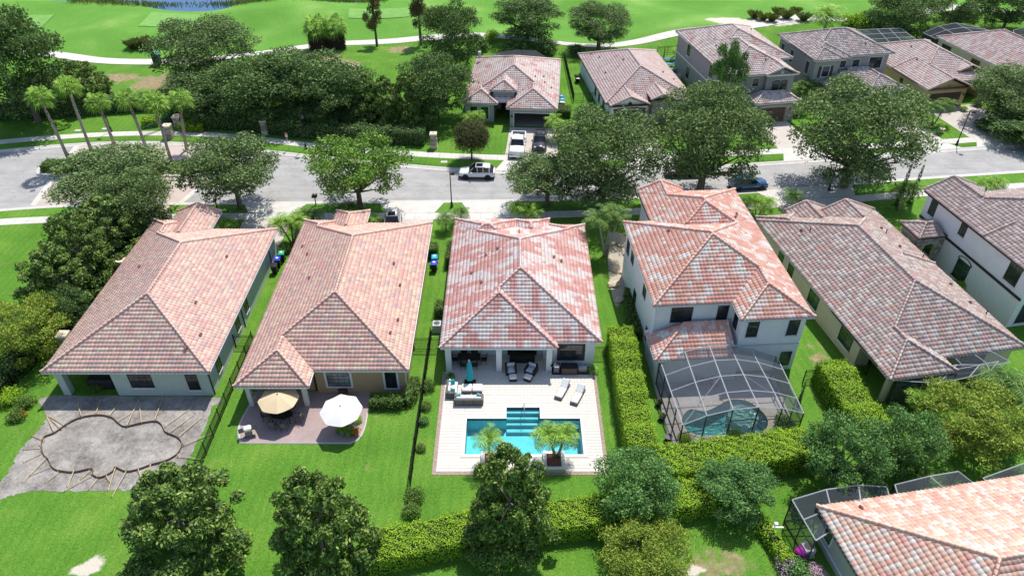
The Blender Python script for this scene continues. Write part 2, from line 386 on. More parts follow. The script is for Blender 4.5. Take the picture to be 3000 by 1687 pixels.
class Block:
    def __init__(s, x0, x1, y0, y1, z, sides='LRSN', cut=()):
        s.x0, s.x1, s.y0, s.y1, s.z, s.sides, s.cut = x0, x1, y0, y1, z, sides, list(cut)
    def planes(s):
        """height = a*x + b*y + c"""
        D = {'L': (PIT, 0, s.z - PIT * s.x0), 'R': (-PIT, 0, s.z + PIT * s.x1), 'S': (0, PIT, s.z - PIT * s.y0), 'N': (0, -PIT, s.z + PIT * s.y1)}
        return [D[k] for k in s.sides]
    def inside(s, x, y, e=1e-6): return s.x0 - e <= x <= s.x1 + e and s.y0 - e <= y <= s.y1 + e
    def h(s, x, y): return min(a * x + b * y + c for a, b, c in s.planes()) if s.inside(x, y) else -1e9
def facet_frame(b, k):
    return {'S': ((b.x0, b.y0), (1, 0), (0, 1), b.x1 - b.x0), 'N': ((b.x1, b.y1), (-1, 0), (0, -1), b.x1 - b.x0),
            'L': ((b.x0, b.y1), (0, -1), (1, 0), b.y1 - b.y0), 'R': ((b.x1, b.y0), (0, 1), (-1, 0), b.y1 - b.y0)}[k]
def clip_lin(iv, a, c):
    """keep t in iv with a*t + c >= 0"""
    lo, hi = iv
    if abs(a) < 1e-9: return iv if c >= 0 else (1, 0)
    r = -c / a
    return (max(lo, r), hi) if a > 0 else (lo, min(hi, r))
def facet_intervals(blocks, bi, k, u):
    b = blocks[bi]; (ox, oy), (ux, uy), (dx, dy), W_ = facet_frame(b, k)
    px, py = ox + ux * u, oy + uy * u
    def rect(iv, r):
        x0, x1, y0, y1 = r
        iv = clip_lin(iv, dx, px - x0); iv = clip_lin(iv, -dx, x1 - px); iv = clip_lin(iv, dy, py - y0); return clip_lin(iv, -dy, y1 - py)
    iv = rect((0.0, 99.0), (b.x0, b.x1, b.y0, b.y1))
    own = b.planes()[b.sides.index(k)]
    for p in b.planes():
        if p is own: continue
        a = p[0] - own[0]; c_ = p[1] - own[1]; d_ = p[2] - own[2]
        iv = clip_lin(iv, a * dx + c_ * dy, a * px + c_ * py + d_ + 1e-7)
    res = [iv] if iv[1] - iv[0] > 1e-4 else []
    holes = []
    for bj, o in enumerate(blocks):
        if bj == bi: continue
        eps = 1e-4 if bj < bi else -1e-4
        h_ = rect((0.0, 99.0), (o.x0 - 1e-6, o.x1 + 1e-6, o.y0 - 1e-6, o.y1 + 1e-6))
        for p in o.planes():
            a = p[0] - own[0]; c_ = p[1] - own[1]; d_ = p[2] - own[2]
            h_ = clip_lin(h_, a * dx + c_ * dy, a * px + c_ * py + d_ + eps)
        if h_[1] - h_[0] > 1e-4: holes.append(h_)
    for r in b.cut:
        h_ = rect((0.0, 99.0), r)
        if h_[1] - h_[0] > 1e-4: holes.append(h_)
    for ha, hb in holes:
        nr = []
        for a, c_ in res:
            if hb <= a or ha >= c_: nr.append((a, c_)); continue
            if ha > a + 1e-3: nr.append((a, ha))
            if hb < c_ - 1e-3: nr.append((hb, c_))
        res = nr
    return res
def pick_tone(pal, wts, style, key, i, j, r):
    rnd = random.Random(hash((key, i // style[0], (j + style[2] * (i // style[0])) // style[1])) & 0xffffffff)
    t = rnd.random() if r.random() > style[3] else r.random()
    acc = 0
    for c, w in zip(pal, wts):
        acc += w
        if t <= acc: break
    c = tuple(v * 0.84 + 0.11 for v in c); g = r.uniform(0.92, 1.08)
    return tuple(min(0.9, v * g * r.uniform(0.97, 1.03)) for v in c)

def build_roof(root, key, blocks, pal, wts, style, O, rz, pieces=True, fascia=(0.75, 0.73, 0.70), gut=(0.6, 0.6, 0.58)):
    r = random.Random(hash(key) & 0xffff)
    MW = Matrix.Translation((O[0], O[1], 0)) @ Matrix.Rotation(rz, 4, 'Z')
    fm = plain('fascia %s' % key, fascia, 0.6)
    m = MB()
    for n_, b in enumerate(blocks): m.box(b.x0 + .06, b.x1 - .06, b.y0 + .06, b.y1 - .06, b.z - .21 + .003 * n_, b.z - .025 + .003 * n_)
    roof = m.build('roof', fm, root)
    CH = TL / SLOPE
    recs = []; subs = {}
    for bi, b in enumerate(blocks):
        for k in b.sides:
            (ox, oy), (ux, uy), (dx, dy), Wd = facet_frame(b, k)
            nrm = Vector((-dx * PIT, -dy * PIT, 1)).normalized(); slp = Vector((dx, dy, PIT)).normalized()
            ncol = int(math.ceil(Wd / TW)); tw = Wd / ncol
            P0 = Vector((ox, oy, b.z)); U = Vector((ux, uy, 0)); Dv = Vector((dx, dy, PIT))
            for i in range(ncol):
                ed = [facet_intervals(blocks, bi, k, min(Wd - 1e-5, max(1e-5, (i + u) * tw))) for u in UU]
                mid = [facet_intervals(blocks, bi, k, (i + (UU[q] + UU[q + 1]) / 2) * tw) for q in range(4)]
                if not any(mid): continue
                jm = max(iv[1] for q in mid for iv in q)
                for j in range(int(jm / CH) + 1):
                    d0, d1 = j * CH, (j + 1) * CH
                    quads = []; full = True
                    for q in range(4):
                        done = False
                        for n_, (a, c) in enumerate(mid[q]):
                            a0 = c0 = None
                            if len(ed[q]) == len(mid[q]) and len(ed[q + 1]) == len(mid[q]):
                                (al, cl), (ar, cr) = ed[q][n_], ed[q + 1][n_]
                            else: al, cl, ar, cr = a, c, a, c
                            lo0, hi0, lo1, hi1 = max(d0, al), min(d1, cl), max(d0, ar), min(d1, cr)
                            if hi0 <= lo0 and hi1 <= lo1: continue
                            hi0 = max(hi0, lo0); hi1 = max(hi1, lo1)
                            quads.append((q, lo0, hi0, lo1, hi1)); done = True
                            if lo0 > d0 + 1e-4 or lo1 > d0 + 1e-4 or hi0 < d1 - 1e-4 or hi1 < d1 - 1e-4: full = False
                        if not done: full = False
                    if not quads: continue
                    tone = pick_tone(pal, wts, style, (key, bi, k), i, j, r)
                    cpos = MW @ (P0 + U * ((i + .5) * tw) + Dv * (d0 + CH / 2))
                    vv = Vector((0, 0, CAM_H)) - cpos
                    sc = max(0, (MW.to_3x3() @ nrm).dot(vv.normalized())) / vv.length_squared
                    recs.append((sc if full else -1, P0, U, Dv, nrm, slp, tw, i, j, d0, d1, quads, tone))
    order = sorted(range(len(recs)), key=lambda n: -recs[n][0])
    single = set(n for n in order[:300] if recs[n][0] > 0) if pieces else set()
    V = []; F = []; T = []
    for n, (sc, P0, U, Dv, nrm, slp, tw, i, j, d0, d1, quads, tone) in enumerate(recs):
        if n in single:
            p = P0 + U * (i * tw) + Dv * d0 + nrm * 0.002
            mat = Matrix((( *(U * (tw / TW)), 0), (*slp, 0), (*nrm, 0), (0, 0, 0, 1))).transposed(); mat.translation = p
            o = bpy.data.objects.new('tile', TILE_ME); COL.objects.link(o); o.parent = roof
            jt = Matrix.Rotation(r.uniform(-.012, .012), 4, 'Z')
            o.matrix_local = mat @ jt; o.color = (*tone, 1)
            continue
        jz = r.uniform(-0.006, 0.006)
        for q, lo0, hi0, lo1, hi1 in quads:
            u0, u1 = (i + UU[q]) * tw, (i + UU[q + 1]) * tw; h0, h1 = HH[q], HH[q + 1]
            def L(d): return LIFT * (d1 - d) / (d1 - d0) + jz
            base = len(V)
            pa, pb = P0 + U * u0, P0 + U * u1
            V += [pa + Dv * lo0 + nrm * (h0 - 0.002), pb + Dv * lo1 + nrm * (h1 - 0.002), pa + Dv * lo0 + nrm * (h0 + L(lo0)), pb + Dv * lo1 + nrm * (h1 + L(lo1)), pa + Dv * hi0 + nrm * (h0 + L(hi0)), pb + Dv * hi1 + nrm * (h1 + L(hi1))]
            F += [(base, base + 1, base + 3, base + 2), (base + 2, base + 3, base + 5, base + 4)]; T += [tone, tone]
    me = npmesh('tile_field', np.array([tuple(v) for v in V]), np.array(F), M_TILE, np.array(T))
    link('tile_field', me, roof, kind='stuff')
    # hips and ridges
    def env(x, y): return max(b.h(x, y) for b in blocks)
    segs = []
    for bi, b in enumerate(blocks):
        w, d = b.x1 - b.x0, b.y1 - b.y0; s = b.sides; L_ = []
        cs = [(b.x0, b.y0, 'LS', 1, 1), (b.x1, b.y0, 'RS', -1, 1), (b.x0, b.y1, 'LN', 1, -1), (b.x1, b.y1, 'RN', -1, -1)]
        alongy = ('L' in s and 'R' in s) and (w <= d or not ('S' in s and 'N' in s))
        lim = min(w / 2 if ('L' in s and 'R' in s) else w, d / 2 if ('S' in s and 'N' in s) else d)
        for x, y, kk, sx, sy in cs:
            if kk[0] in s and kk[1] in s: L_.append(((x, y), (x + sx * lim, y + sy * lim), 2))
        if alongy:
            xc = (b.x0 + b.x1) / 2; L_.append(((xc, b.y0 + (w / 2 if 'S' in s else 0)), (xc, b.y1 - (w / 2 if 'N' in s else 0)), 2))
            for yy, kk in ((b.y0, 'S'), (b.y1, 'N')):
                if kk not in s:
                    for xx in (b.x0, b.x1): L_.append(((xx, yy), (xc, yy), 1))
        elif 'S' in s and 'N' in s:
            yc = (b.y0 + b.y1) / 2; L_.append(((b.x0 + (d / 2 if 'L' in s else 0), yc), (b.x1 - (d / 2 if 'R' in s else 0), yc), 2))
        for (xa, ya), (xb, yb), need in L_:
            ln = math.hypot(xb - xa, yb - ya)
            if ln < .2: continue
            tx, ty = (xb - xa) / ln, (yb - ya) / ln; ha, hb = b.h(xa, ya), b.h(xb, yb)
            L3 = math.sqrt(ln * ln + (hb - ha) ** 2); nn = max(1, int(round(L3 / 0.385)))
            for q in range(nn):
                f = (q + .5) / nn; x, y = xa + tx * ln * f, ya + ty * ln * f
                if any(rx0 <= x <= rx1 and ry0 <= y <= ry1 for rx0, rx1, ry0, ry1 in b.cut): continue
                ok = 0; du = False
                for sg in (-1, 1):
                    qx, qy = x - ty * .12 * sg, y + tx * .12 * sg; hh = b.h(qx, qy)
                    if hh > -1e8 and env(qx, qy) <= hh + .012: ok += 1
                if ok < need: continue
                for bj in range(bi):
                    o = blocks[bj]
                    if all(abs(o.h(x - ty * .12 * sg, y + tx * .12 * sg) - b.h(x - ty * .12 * sg, y + tx * .12 * sg)) < .01 for sg in (-1, 1)): du = True
                if du: continue
                f0 = q / nn
                segs.append((Vector((xa + tx * ln * f0, ya + ty * ln * f0, ha + (hb - ha) * f0)), Vector((tx * ln, ty * ln, hb - ha)).normalized()))
    V = []; F = []; T = []
    rv = np.array([tuple(v.co) for v in RIDGE_ME.vertices]); rf = [tuple(p.vertices) for p in RIDGE_ME.polygons]
    for n, (p, d) in enumerate(segs):
        sx = d.cross(Vector((0, 0, 1))).normalized(); up = sx.cross(d)
        mat = Matrix((((*sx, 0)), (*d, 0), (*up, 0), (0, 0, 0, 1))).transposed(); mat.translation = p + up * 0.075
        tone = pick_tone(pal, wts, style, (key, 'r'), n, 0, r)
        pm = pal[0]; tone = tuple(min(.85, 1.12 * (0.6 * a + 0.4 * (c * .84 + .11))) for a, c in zip(tone, pm))
        if n < 300:
            o = bpy.data.objects.new('ridge_tile', RIDGE_ME); COL.objects.link(o); o.parent = roof; o.matrix_local = mat; o.color = (*tone, 1)
        else:
            base = len(V)
            V += [tuple(mat @ Vector(v)) for v in rv]; F += [tuple(base + q for q in f) for f in rf]; T += [tone] * len(rf)
    if V: link('ridge_capping', npmesh('ridge_capping', np.array(V), np.array(F), M_TILE, np.array(T)), roof)
    # gutters
    if gut:
        g = MB()
        for bi, b in enumerate(blocks):
            for k in b.sides:
                (ox, oy), (ux, uy), (dx, dy), Wd = facet_frame(b, k)
                n = int(Wd / .25) + 1; st = None
                for q in range(n + 1):
                    u = min(Wd, (q + .5) * Wd / n); x, y = ox + ux * u - dx * .05, oy + uy * u - dy * .05
                    free = q < n and not any(o.inside(x + dx * .02, y + dy * .02) and abs(o.z - b.z) < 1.2 for o in blocks if o is not b) and not any(rx0 <= x <= rx1 and ry0 <= y <= ry1 for rx0, rx1, ry0, ry1 in b.cut)
                    if free and st is None: st = q * Wd / n
                    if not free and st is not None:
                        en = q * Wd / n
                        M_ = Matrix(((ux, -dx, 0, ox), (uy, -dy, 0, oy), (0, 0, 1, b.z), (0, 0, 0, 1)))
                        g.box(st, en, -.055, .055, -.15, -.035, M_); st = None
        if g.v: g.build('gutter', plain('gutter %s' % key, gut, 0.45), root)
    return roof

M_WIN = glass('window glass')
def window(root, x, y, z0, ang, w, h, cols=2, rows=2, frame=(0.03, 0.03, 0.033), trim=None, sill=True, mull=0.05, arch=False, tw=0.14, pane=None):
    """ang: compass angle in degrees of the outward normal in house space"""
    M = Matrix.Translation((x, y, z0)) @ Matrix.Rotation(R(ang) + math.pi / 2, 4, 'Z')   # local +x along wall, -y outward
    m = MB(); fw = 0.05
    for a in ((-w / 2, -w / 2 + fw, 0, h), (w / 2 - fw, w / 2, 0, h), (-w / 2 + fw, w / 2 - fw, 0, fw), (-w / 2 + fw, w / 2 - fw, h - fw, h)): m.box(a[0], a[1], -.05, .05, a[2], a[3], M)
    for c in range(1, cols): m.box(-w / 2 + w * c / cols - .02, -w / 2 + w * c / cols + .02, -.035, .03, fw, h - fw, M)
    for c in range(1, rows):
        t = mull / 2 if c * 2 == rows else .014
        m.box(-w / 2 + fw, w / 2 - fw, -.03, .03, h * c / rows - t, h * c / rows + t, M)
    if cols > 1 and rows >= 4:
        for c in range(cols):
            for q in (1,): m.box(-w / 2 + w * (c + .5) / cols - .01, -w / 2 + w * (c + .5) / cols + .01, -.028, .03, fw, h - fw, M)
    o = m.build('window', plain('frame %.2f' % frame[0], frame, 0.4, 0.05), root)
    p = MB(); p.box(-w / 2 + .02, w / 2 - .02, -.012, .02, .02, h - .02, M); p.build('pane', pane or M_WIN, o)
    if trim:
        q = MB()
        for a in ((-w / 2 - tw, -w / 2, -tw, h + tw), (w / 2, w / 2 + tw, -tw, h + tw), (-w / 2, w / 2, -tw, 0), (-w / 2, w / 2, h, h + tw)): q.box(a[0], a[1], -.04, .02, a[2], a[3], M)
        if arch:
            q = MB(); n = 8
            for i in range(n):
                a0, a1 = math.pi * i / n, math.pi * (i + 1) / n
                ro, ri = w / 2 + tw, w / 2; k = 0.45
                P = [(ri * math.cos(a0), h + k * ri * math.sin(a0)), (ro * math.cos(a0), h + k * ro * math.sin(a0)), (ro * math.cos(a1), h + k * ro * math.sin(a1)), (ri * math.cos(a1), h + k * ri * math.sin(a1))]
                q.loft([[(a, -.06, b) for a, b in P], [(a, .03, b) for a, b in P]], M)
            q.box(-w / 2 - tw, w / 2 + tw, -.06, .03, -tw, 0, M)
        q.build('trim', plain('trim %.2f %.2f' % (trim[0], trim[2]), trim, 0.6, 0.05), o)
    elif sill:
        q = MB(); q.box(-w / 2 - .05, w / 2 + .05, -.09, .02, -.13, 0, M); q.build('sill', plain('sill', (0.62, 0.62, 0.62), 0.6), o)
    return o
def walls(root, rects, mat, gables=()):
    m = MB()
    for i, r in enumerate(rects):
        x0, x1, y0, y1, z1 = r[:5]; z0 = r[5] if len(r) > 5 else -0.3
        e = 0.0015 * i
        m.box(x0 + e, x1 - e, y0 + e, y1 - e, z0, z1 - e)
    for x0, x1, y, z, th in gables:       # triangular gable wall facing -y, at height z over width x0..x1
        xc = (x0 + x1) / 2; hgt = (x1 - x0) / 2 * PIT
        P = [(x0, z), (x1, z), (xc, z + hgt)]
        m.loft([[(a, y, b) for a, b in P], [(a, y + th, b) for a, b in P]])
    return m.build('wall', mat, root)
def vents(root, pts, blocks, col=(0.22, 0.10, 0.075)):
    """hooded roof vents standing on the tiles"""
    for x, y in pts:
        h = max(b.h(x, y) for b in blocks); m = MB()
        m.lathe([(.10, -.05), (.10, .12), (.085, .2), (.04, .23)], 8, Matrix.Translation((x, y, h)))
        m.tube([(x, y, h + .16), (x + .0, y - .12, h + .2), (x, y - .22, h + .12)], [.09, .1, .11], 7)
        m.build('roof_vent', plain('vent', col, 0.5), root)
def pipes(root, pts, blocks):
    for x, y in pts:
        h = max(b.h(x, y) for b in blocks); MB().lathe([(.05, -.05), (.05, .42), (.06, .42), (.06, .46)], 8, Matrix.Translation((x, y, h))).build('vent_pipe', plain('black pipe', (0.02, 0.02, 0.02), 0.5), root)
def house(key, label, O, rz, zm, zt, blocks, pal, wts, style, pieces=True, **kw):
    k = (CAM_H - zt) / (CAM_H - zm)
    O = (O[0] * k, O[1] * k)
    root = thing('house', label, 'house', (O[0], O[1], 0), R(rz))
    B = []
    for b in blocks:
        z = b[4] if b[4] is not None else zt
        B.append(Block(b[0] * k, b[1] * k, b[2] * k, b[3] * k, z, b[5] if len(b) > 5 else 'LRSN', b[6] if len(b) > 6 else ()))
    build_roof(root, key, B, pal, wts, style, O, R(rz), pieces, **kw)
    return root, B
SD = 0.38
WHITE = plain('white stucco', (0.74, 0.75, 0.76), 0.85, 0.04, 1.2, 0.25, 90, spec=0.2, wear=((0.62, 0.62, 0.61), 0.5, 0.62))
PINK, TAN, MAUVE = (0.54, 0.255, 0.205), (0.60, 0.455, 0.30), (0.39, 0.265, 0.265)

# --- H1: sage house at the left
r1, B1 = house('H1', 'sage green single storey house beside the staked pool excavation, pink and tan tile roof', (0, 0), 0, 2.75, 2.95,
    [(-38.37, -24.70, 42.87, 64.45, None), (-38.37, -33.4, 60, 66.25, None), (-36.4, -31.65, 58.5, 68.0, None, 'LR')],
    [(0.57, 0.305, 0.25), (0.61, 0.44, 0.325), (0.46, 0.31, 0.285), (0.60, 0.365, 0.29)], [.36, .24, .14, .26], (1, 1, 0, .5))
SAGE = plain('sage stucco', (0.43, 0.50, 0.465), 0.85, 0.05, 1.2, 0.25, 90, spec=0.2)
walls(r1, [(-32.95, -24.98, 42.98, 63.8, 2.8), (-37.85, -24.98, 46.4, 63.8, 2.8), (-35.9, -32.0, 60, 67.2, 2.8)], SAGE, [(-36.0, -31.95, 67.0, 2.78, .2)])
m = MB(); m.box(-37.55, -36.95, 43.02, 43.6, -.2, 2.8); m.build('porch_column', SAGE, r1)
m = MB(); m.box(-37.55, -32.95, 43.02, 43.5, 2.45, 2.8); m.build('porch_beam', SAGE, r1)
window(r1, -30.6, 42.98, 0.95, -90, 1.9, 1.5, 2, 4, sill=True); window(r1, -26.35, 42.98, 0.7, -90, 0.95, 1.75, 2, 4)
for yy in (45.2, 50.6, 53.2): window(r1, -24.98, yy, 0.8, 0, 0.95, 1.5, 2, 2)
m = MB()
for yy in (43.15, 51.9, 61.5): m.box(-24.98, -24.9, yy - .04, yy + .04, 0, 2.8)
m.build('downpipe', plain('bronze downpipe', (0.035, 0.03, 0.028), 0.5), r1)
vents(r1, [(-27.8, 50.1), (-26.3, 46.5), (-26.9, 44.6), (-35.0, 55.5), (-27.4, 57.4)], B1)

# --- H2: tan house with two parasols
r2, B2 = house('H2', 'tan single storey house with white window trim behind the two parasols', (0, 0), 0, 2.75, 2.95,
    [(-22.2, -8.5, 43.1, 65.65, None), (-22.2, -16.23, 41.22, 50, None), (-22.2, -17.9, 58, 66.2, None), (-19.05, -15.45, 60.5, 67.9, 3.1)],
    [(0.59, 0.305, 0.24), (0.63, 0.445, 0.305), (0.48, 0.31, 0.28), (0.62, 0.37, 0.285)], [.38, .22, .10, .30], (2, 1, 1, .45), gut=(0.72, 0.72, 0.72))
TANW = plain('tan stucco', (0.45, 0.32, 0.19), 0.85, 0.05, 1.2, 0.25, 90, spec=0.2)
walls(r2, [(-21.75, -8.85, 44.2, 65.2, 2.8), (-16.3, -8.85, 43.35, 46, 2.8), (-21.75, -16.6, 43.6, 46, 2.8), (-18.6, -15.8, 60, 67.3, 2.95)], TANW)
for xx in (-21.45, -16.9): MB().box(xx - .18, xx + .18, 41.75, 42.1, -.1, 2.8).build('porch_column', plain('white paint', (0.72, 0.72, 0.72), 0.5), r2)
WT = (0.70, 0.72, 0.75)
window(r2, -14.4, 43.35, 0.75, -90, 1.9, 1.55, 2, 4, trim=WT, tw=.2, pane=glass('pale blind glass', (0.16, 0.18, 0.19), 0.12)); window(r2, -10.05, 43.35, 0.55, -90, 0.95, 1.8, 2, 4, trim=WT, tw=.17)
window(r2, -19.6, 43.6, 0.1, -90, 1.7, 2.1, 2, 2, trim=WT); window(r2, -17.7, 43.6, 0.8, -90, 0.7, 1.1, 2, 2, trim=WT)
m = MB(); m.box(-8.85, -8.77, 43.4, 43.48, 0, 2.8); m.build('downpipe', plain('white paint', (0.72, 0.72, 0.72), 0.5), r2)
vents(r2, [(-19.9, 58.2), (-11.2, 56.3), (-9.9, 48.6), (-10.3, 46.7), (-20.9, 60.2), (-10.3, 53.4), (-18.6, 53.6)], B2)

# --- H3: white house with the rectangular pool
RED3, WHT3 = (0.54, 0.225, 0.185), (0.60, 0.52, 0.485)
r3, B3 = house('H3', 'white single storey house with red and cream tiles and open porch behind the rectangular pool', (0, 0), 0, 2.75, 2.95,
    [(-6.15, 7.7, 46.55, 65.1, None), (-6.15, 3.88, 45.8, 58, None), (-6.1, 1.0, 60, 66.4, None), (-0.05, 4.0, 59, 66.4, None), (4.0, 7.7, 60, 65.3, None)],
    [(0.60, 0.33, 0.285), RED3, WHT3, (0.63, 0.47, 0.43)], [.17, .35, .32, .16], (2, 4, 2, .10), fascia=(0.72, .74, .76), gut=None)
walls(r3, [(-5.8, 7.15, 48.0, 64.7, 2.8), (3.35, 7.15, 46.55, 49, 2.8), (0.35, 3.6, 60, 65.9, 2.8), (-5.7, 0.5, 60, 65.9, 2.8)], WHITE)
for xx in (-5.47, -1.12, 3.2): MB().box(xx - .24, xx + .24, 45.85, 46.33, -.1, 2.8).build('porch_column', WHITE, r3)
MB().box(-5.7, 3.44, 45.87, 46.3, 2.5, 2.79).build('porch_beam', WHITE, r3)
MB().box(-5.75, -5.5, 46.33, 48.1, -.1, 2.8).build('porch_side_wall', WHITE, r3)
BR = (0.035, 0.03, 0.03)
window(r3, 5.1, 46.55, 0.9, -90, 2.0, 1.6, 2, 2, frame=BR, trim=BR, tw=.2, pane=glass('clear dark glass', (0.03, 0.035, 0.04), 0.02))
window(r3, 0.9, 48.0, 0.05, -90, 2.6, 2.35, 3, 1, frame=BR, trim=(0.72, .74, .76), tw=.12); window(r3, -3.6, 48.0, 1.6, -90, 2.2, .8, 2, 1, frame=BR)
MB().box(2.75, 3.3, 47.35, 47.95, 0, 2.1).build('porch_door', plain('white paint', (0.72, 0.72, 0.72), 0.5), r3)
vents(r3, [(-2.5, 57.2), (-3.8, 55.0), (-2.8, 53.0), (4.7, 56.6), (-1.4, 57.6), (4.0, 56.8)], B3)
pipes(r3, [(0.7, 60.7)], B3)

# --- H4: two storey white house with the domed screen cage
OR4 = (0.57, 0.235, 0.16)
CUT4 = [(0.4, 13, 0.42, 14)]
r4, B4 = house('H4', 'white two storey house with orange red tiles behind the domed screen cage', (11.81, 47.52), 4, 5.9, 6.2,
    [(0.1, 13.05, 0.05, 13.3, None), (2.75, 13.05, 8, 18.9, None), (2.75, 7.55, 10, 19.4, None, 'LR'), (6.83, 13.05, -2.3, 8, None),
     (-0.15, 6.9, -3.2, 0.7, 3.0, 'LS', [(0.45, 13, 0.45, 14), (6.75, 13, -4, 3)])],
    [(0.60, 0.30, 0.22), OR4, (0.62, 0.45, 0.39), (0.62, 0.56, 0.50)], [.30, .34, .24, .12], (2, 3, 1, .22), gut=(0.55, 0.55, 0.55))
walls(r4, [(0.45, 12.55, 0.45, 12.9, 6.05), (3.1, 12.55, 8, 18.4, 6.05), (7.15, 12.55, -1.85, 4, 6.05), (0.2, 7.2, -2.75, 1, 2.85)], WHITE, [(3.1, 7.2, 18.6, 6.0, .2)])
window(r4, 2.75, 0.45, 4.0, -90, 1.85, 1.6, 2, 4); window(r4, 6.3, 0.45, 4.0, -90, 0.95, 1.6, 1, 2)
window(r4, 8.15, -1.85, 4.0, -90, 0.95, 1.65, 1, 2); window(r4, 11.6, -1.85, 4.0, -90, 0.95, 1.65, 1, 2)
window(r4, 7.15, -0.6, 4.0, 180, 0.8, 1.6, 1, 2)
window(r4, 11.7, -1.85, 0.55, -90, 0.95, 1.55, 1, 2, trim=(0.62, 0.64, 0.66), arch=True, tw=.12)
for yy, zz in ((1.8, .7), (4.3, 3.9), (7.2, .8), (9.6, 3.9), (11.6, 3.6)): window(r4, 0.45, yy, zz, 180, 1.0, 1.5, 1, 2, sill=True)
MB().box(7.1, 12.6, -1.91, -1.84, 2.98, 3.13).build('band', plain('grey band', (0.50, 0.52, 0.54), 0.7), r4)
MB().box(0.43, 0.5, 0.39, 0.45, 3.1, 6.05).build('downpipe', plain('white paint', (0.72, 0.72, 0.72), 0.5), r4)
vents(r4, [(3.4, 9.3), (10.6, 11.8), (11.0, 12.6)], B4, (0.4, 0.33, 0.28))

# --- H5: beige single storey, weathered tiles
r5, B5 = house('H5', 'beige single storey house with weathered grey pink tiles, right of the domed screen cage', (30.43, 42.01), 10, 2.75, 2.95,
    [(0, 13.7, 1.65, 24.5, None), (0, 6.0, 0, 9, None), (0.2, 4.8, 18, 25.2, None), (3.9, 8.5, 16, 25.9, None, 'LR'), (5.9, 13.7, 14, 24.4, None, 'LR')],
    [(0.37, 0.24, 0.205), (0.47, 0.40, 0.355), (0.28, 0.205, 0.185), (0.43, 0.225, 0.18)], [.32, .33, .2, .15], (1, 2, 1, .35), gut=(0.35, 0.33, 0.3))
CREAM = plain('cream stucco', (0.56, 0.48, 0.36), 0.85, 0.05, 1.2, 0.25, 90, spec=0.2)
walls(r5, [(0.38, 13.2, 4.6, 24.0, 2.8), (5.2, 13.2, 2.2, 6, 2.8), (4.3, 8.0, 20, 25.3, 2.8), (0.6, 4.5, 20, 24.7, 2.8)], CREAM, [(4.2, 8.1, 25.2, 2.78, .2), (6.3, 13.2, 24.0, 2.8, .2)])
MB().box(0.4, 0.8, 0.4, 0.8, -.1, 2.8).build('porch_column', CREAM, r5); MB().box(0.4, 5.6, 0.42, 0.8, 2.5, 2.79).build('porch_beam', CREAM, r5)
for yy, w_ in ((6.6, 1.9), (12.3, 1.7), (16.9, 1.0), (19.0, 1.0)): window(r5, 0.38, yy, 0.85, 180, w_, 1.5, 2 if w_ > 1.2 else 1, 2, pane=glass('greenish glass', (0.025, 0.05, 0.03), 0.05))
window(r5, 9.5, 2.2, 0.2, -90, 2.4, 2.1, 2, 1); window(r5, 3.2, 4.6, 0.1, -90, 3.0, 2.3, 3, 1, sill=False)
vents(r5, [(2.6, 20.2), (10.4, 15.5), (12.3, 10.0), (12.2, 7.2), (10.6, 18.9)], B5, (0.42, 0.08, 0.06)); pipes(r5, [(3.2, 19.6), (10.6, 18.0), (12.4, 14.3), (12.9, 5.8)], B5)

# --- H6: tall white house at the right edge
BRN = (0.30, 0.20, 0.175)
r6, B6 = house('H6', 'white two storey house with dark brown tiles and stone arch at the right edge', (43.45, 67.12), 10, 5.9, 6.2,
    [(0, 14, -15.6, -1.4, None), (0, 6.1, -9, 0.1, None, 'LR'), (-2.9, 0.6, -4.9, -1.6, 3.6, 'LSN', [(0.35, 3, -9, 3)])],
    [BRN, (0.38, 0.285, 0.26), (0.25, 0.165, 0.15), (0.44, 0.35, 0.32)], [.36, .30, .2, .14], (1, 2, 1, .4), gut=None, fascia=(0.06, 0.05, 0.05))
walls(r6, [(0.42, 13.5, -15.1, -1.8, 6.05), (0.42, 5.6, -6, -0.3, 6.05)], WHITE, [(0.42, 5.6, -0.4, 6.0, .2)])
DK = (0.03, 0.025, 0.025)
for yy, zz, h_, w_, ar in ((-1.6, 4.1, 1.8, .95, 0), (-6.2, 4.5, 1.45, .85, 0), (-13.3, 3.9, 1.9, 1.5, 0), (-3.0, 0.4, 2.2, .9, 1), (-8.0, 0.5, 2.0, 1.75, 1)):
    window(r6, 0.42, yy, zz, 180, w_, h_, 2, 4, frame=DK, trim=DK if ar else None, arch=bool(ar), tw=.12, pane=glass('greenish glass', (0.025, 0.05, 0.03), 0.05))
MB().box(0.33, 0.43, -15.2, -0.3, 3.15, 3.4).build('band', plain('dark band', DK, 0.6), r6)
window(r6, 2.4, -15.1, 0.4, -90, 2.6, 2.2, 2, 1, frame=DK)

# --- H7: nearest house, bottom right corner
r7, B7 = house('H7', 'grey house with bright orange and cream tiles in the bottom right corner', (20.51, 30.0), 9.5, 2.75, 2.95,
    [(0, 26, -14, 0, None)],
    [(0.64, 0.33, 0.23), (0.64, 0.53, 0.46), (0.60, 0.26, 0.19), (0.66, 0.40, 0.29)], [.30, .30, .16, .24], (1, 2, 1, .25), gut=(0.05, 0.045, 0.04))
GREYW = plain('grey stucco', (0.40, 0.40, 0.385), 0.85, 0.05, 1.2, 0.25, 90, spec=0.2)
walls(r7, [(0.4, 25.5, -13.5, -0.42, 2.8)], GREYW)
window(r7, 0.4, -1.5, 1.15, 180, 0.75, 1.1, 1, 1, trim=(0.62, 0.68, 0.66), tw=.13)
MB().box(0.33, 0.41, -13.5, -0.5, 0.55, 0.68).build('band', plain('pale band', (0.62, 0.68, 0.66), 0.7), r7)
vents(r7, [(2.6, -0.75), (13.0, -2.6), (13.5, -3.1), (14.0, -3.4)], B7, (0.52, 0.30, 0.2))

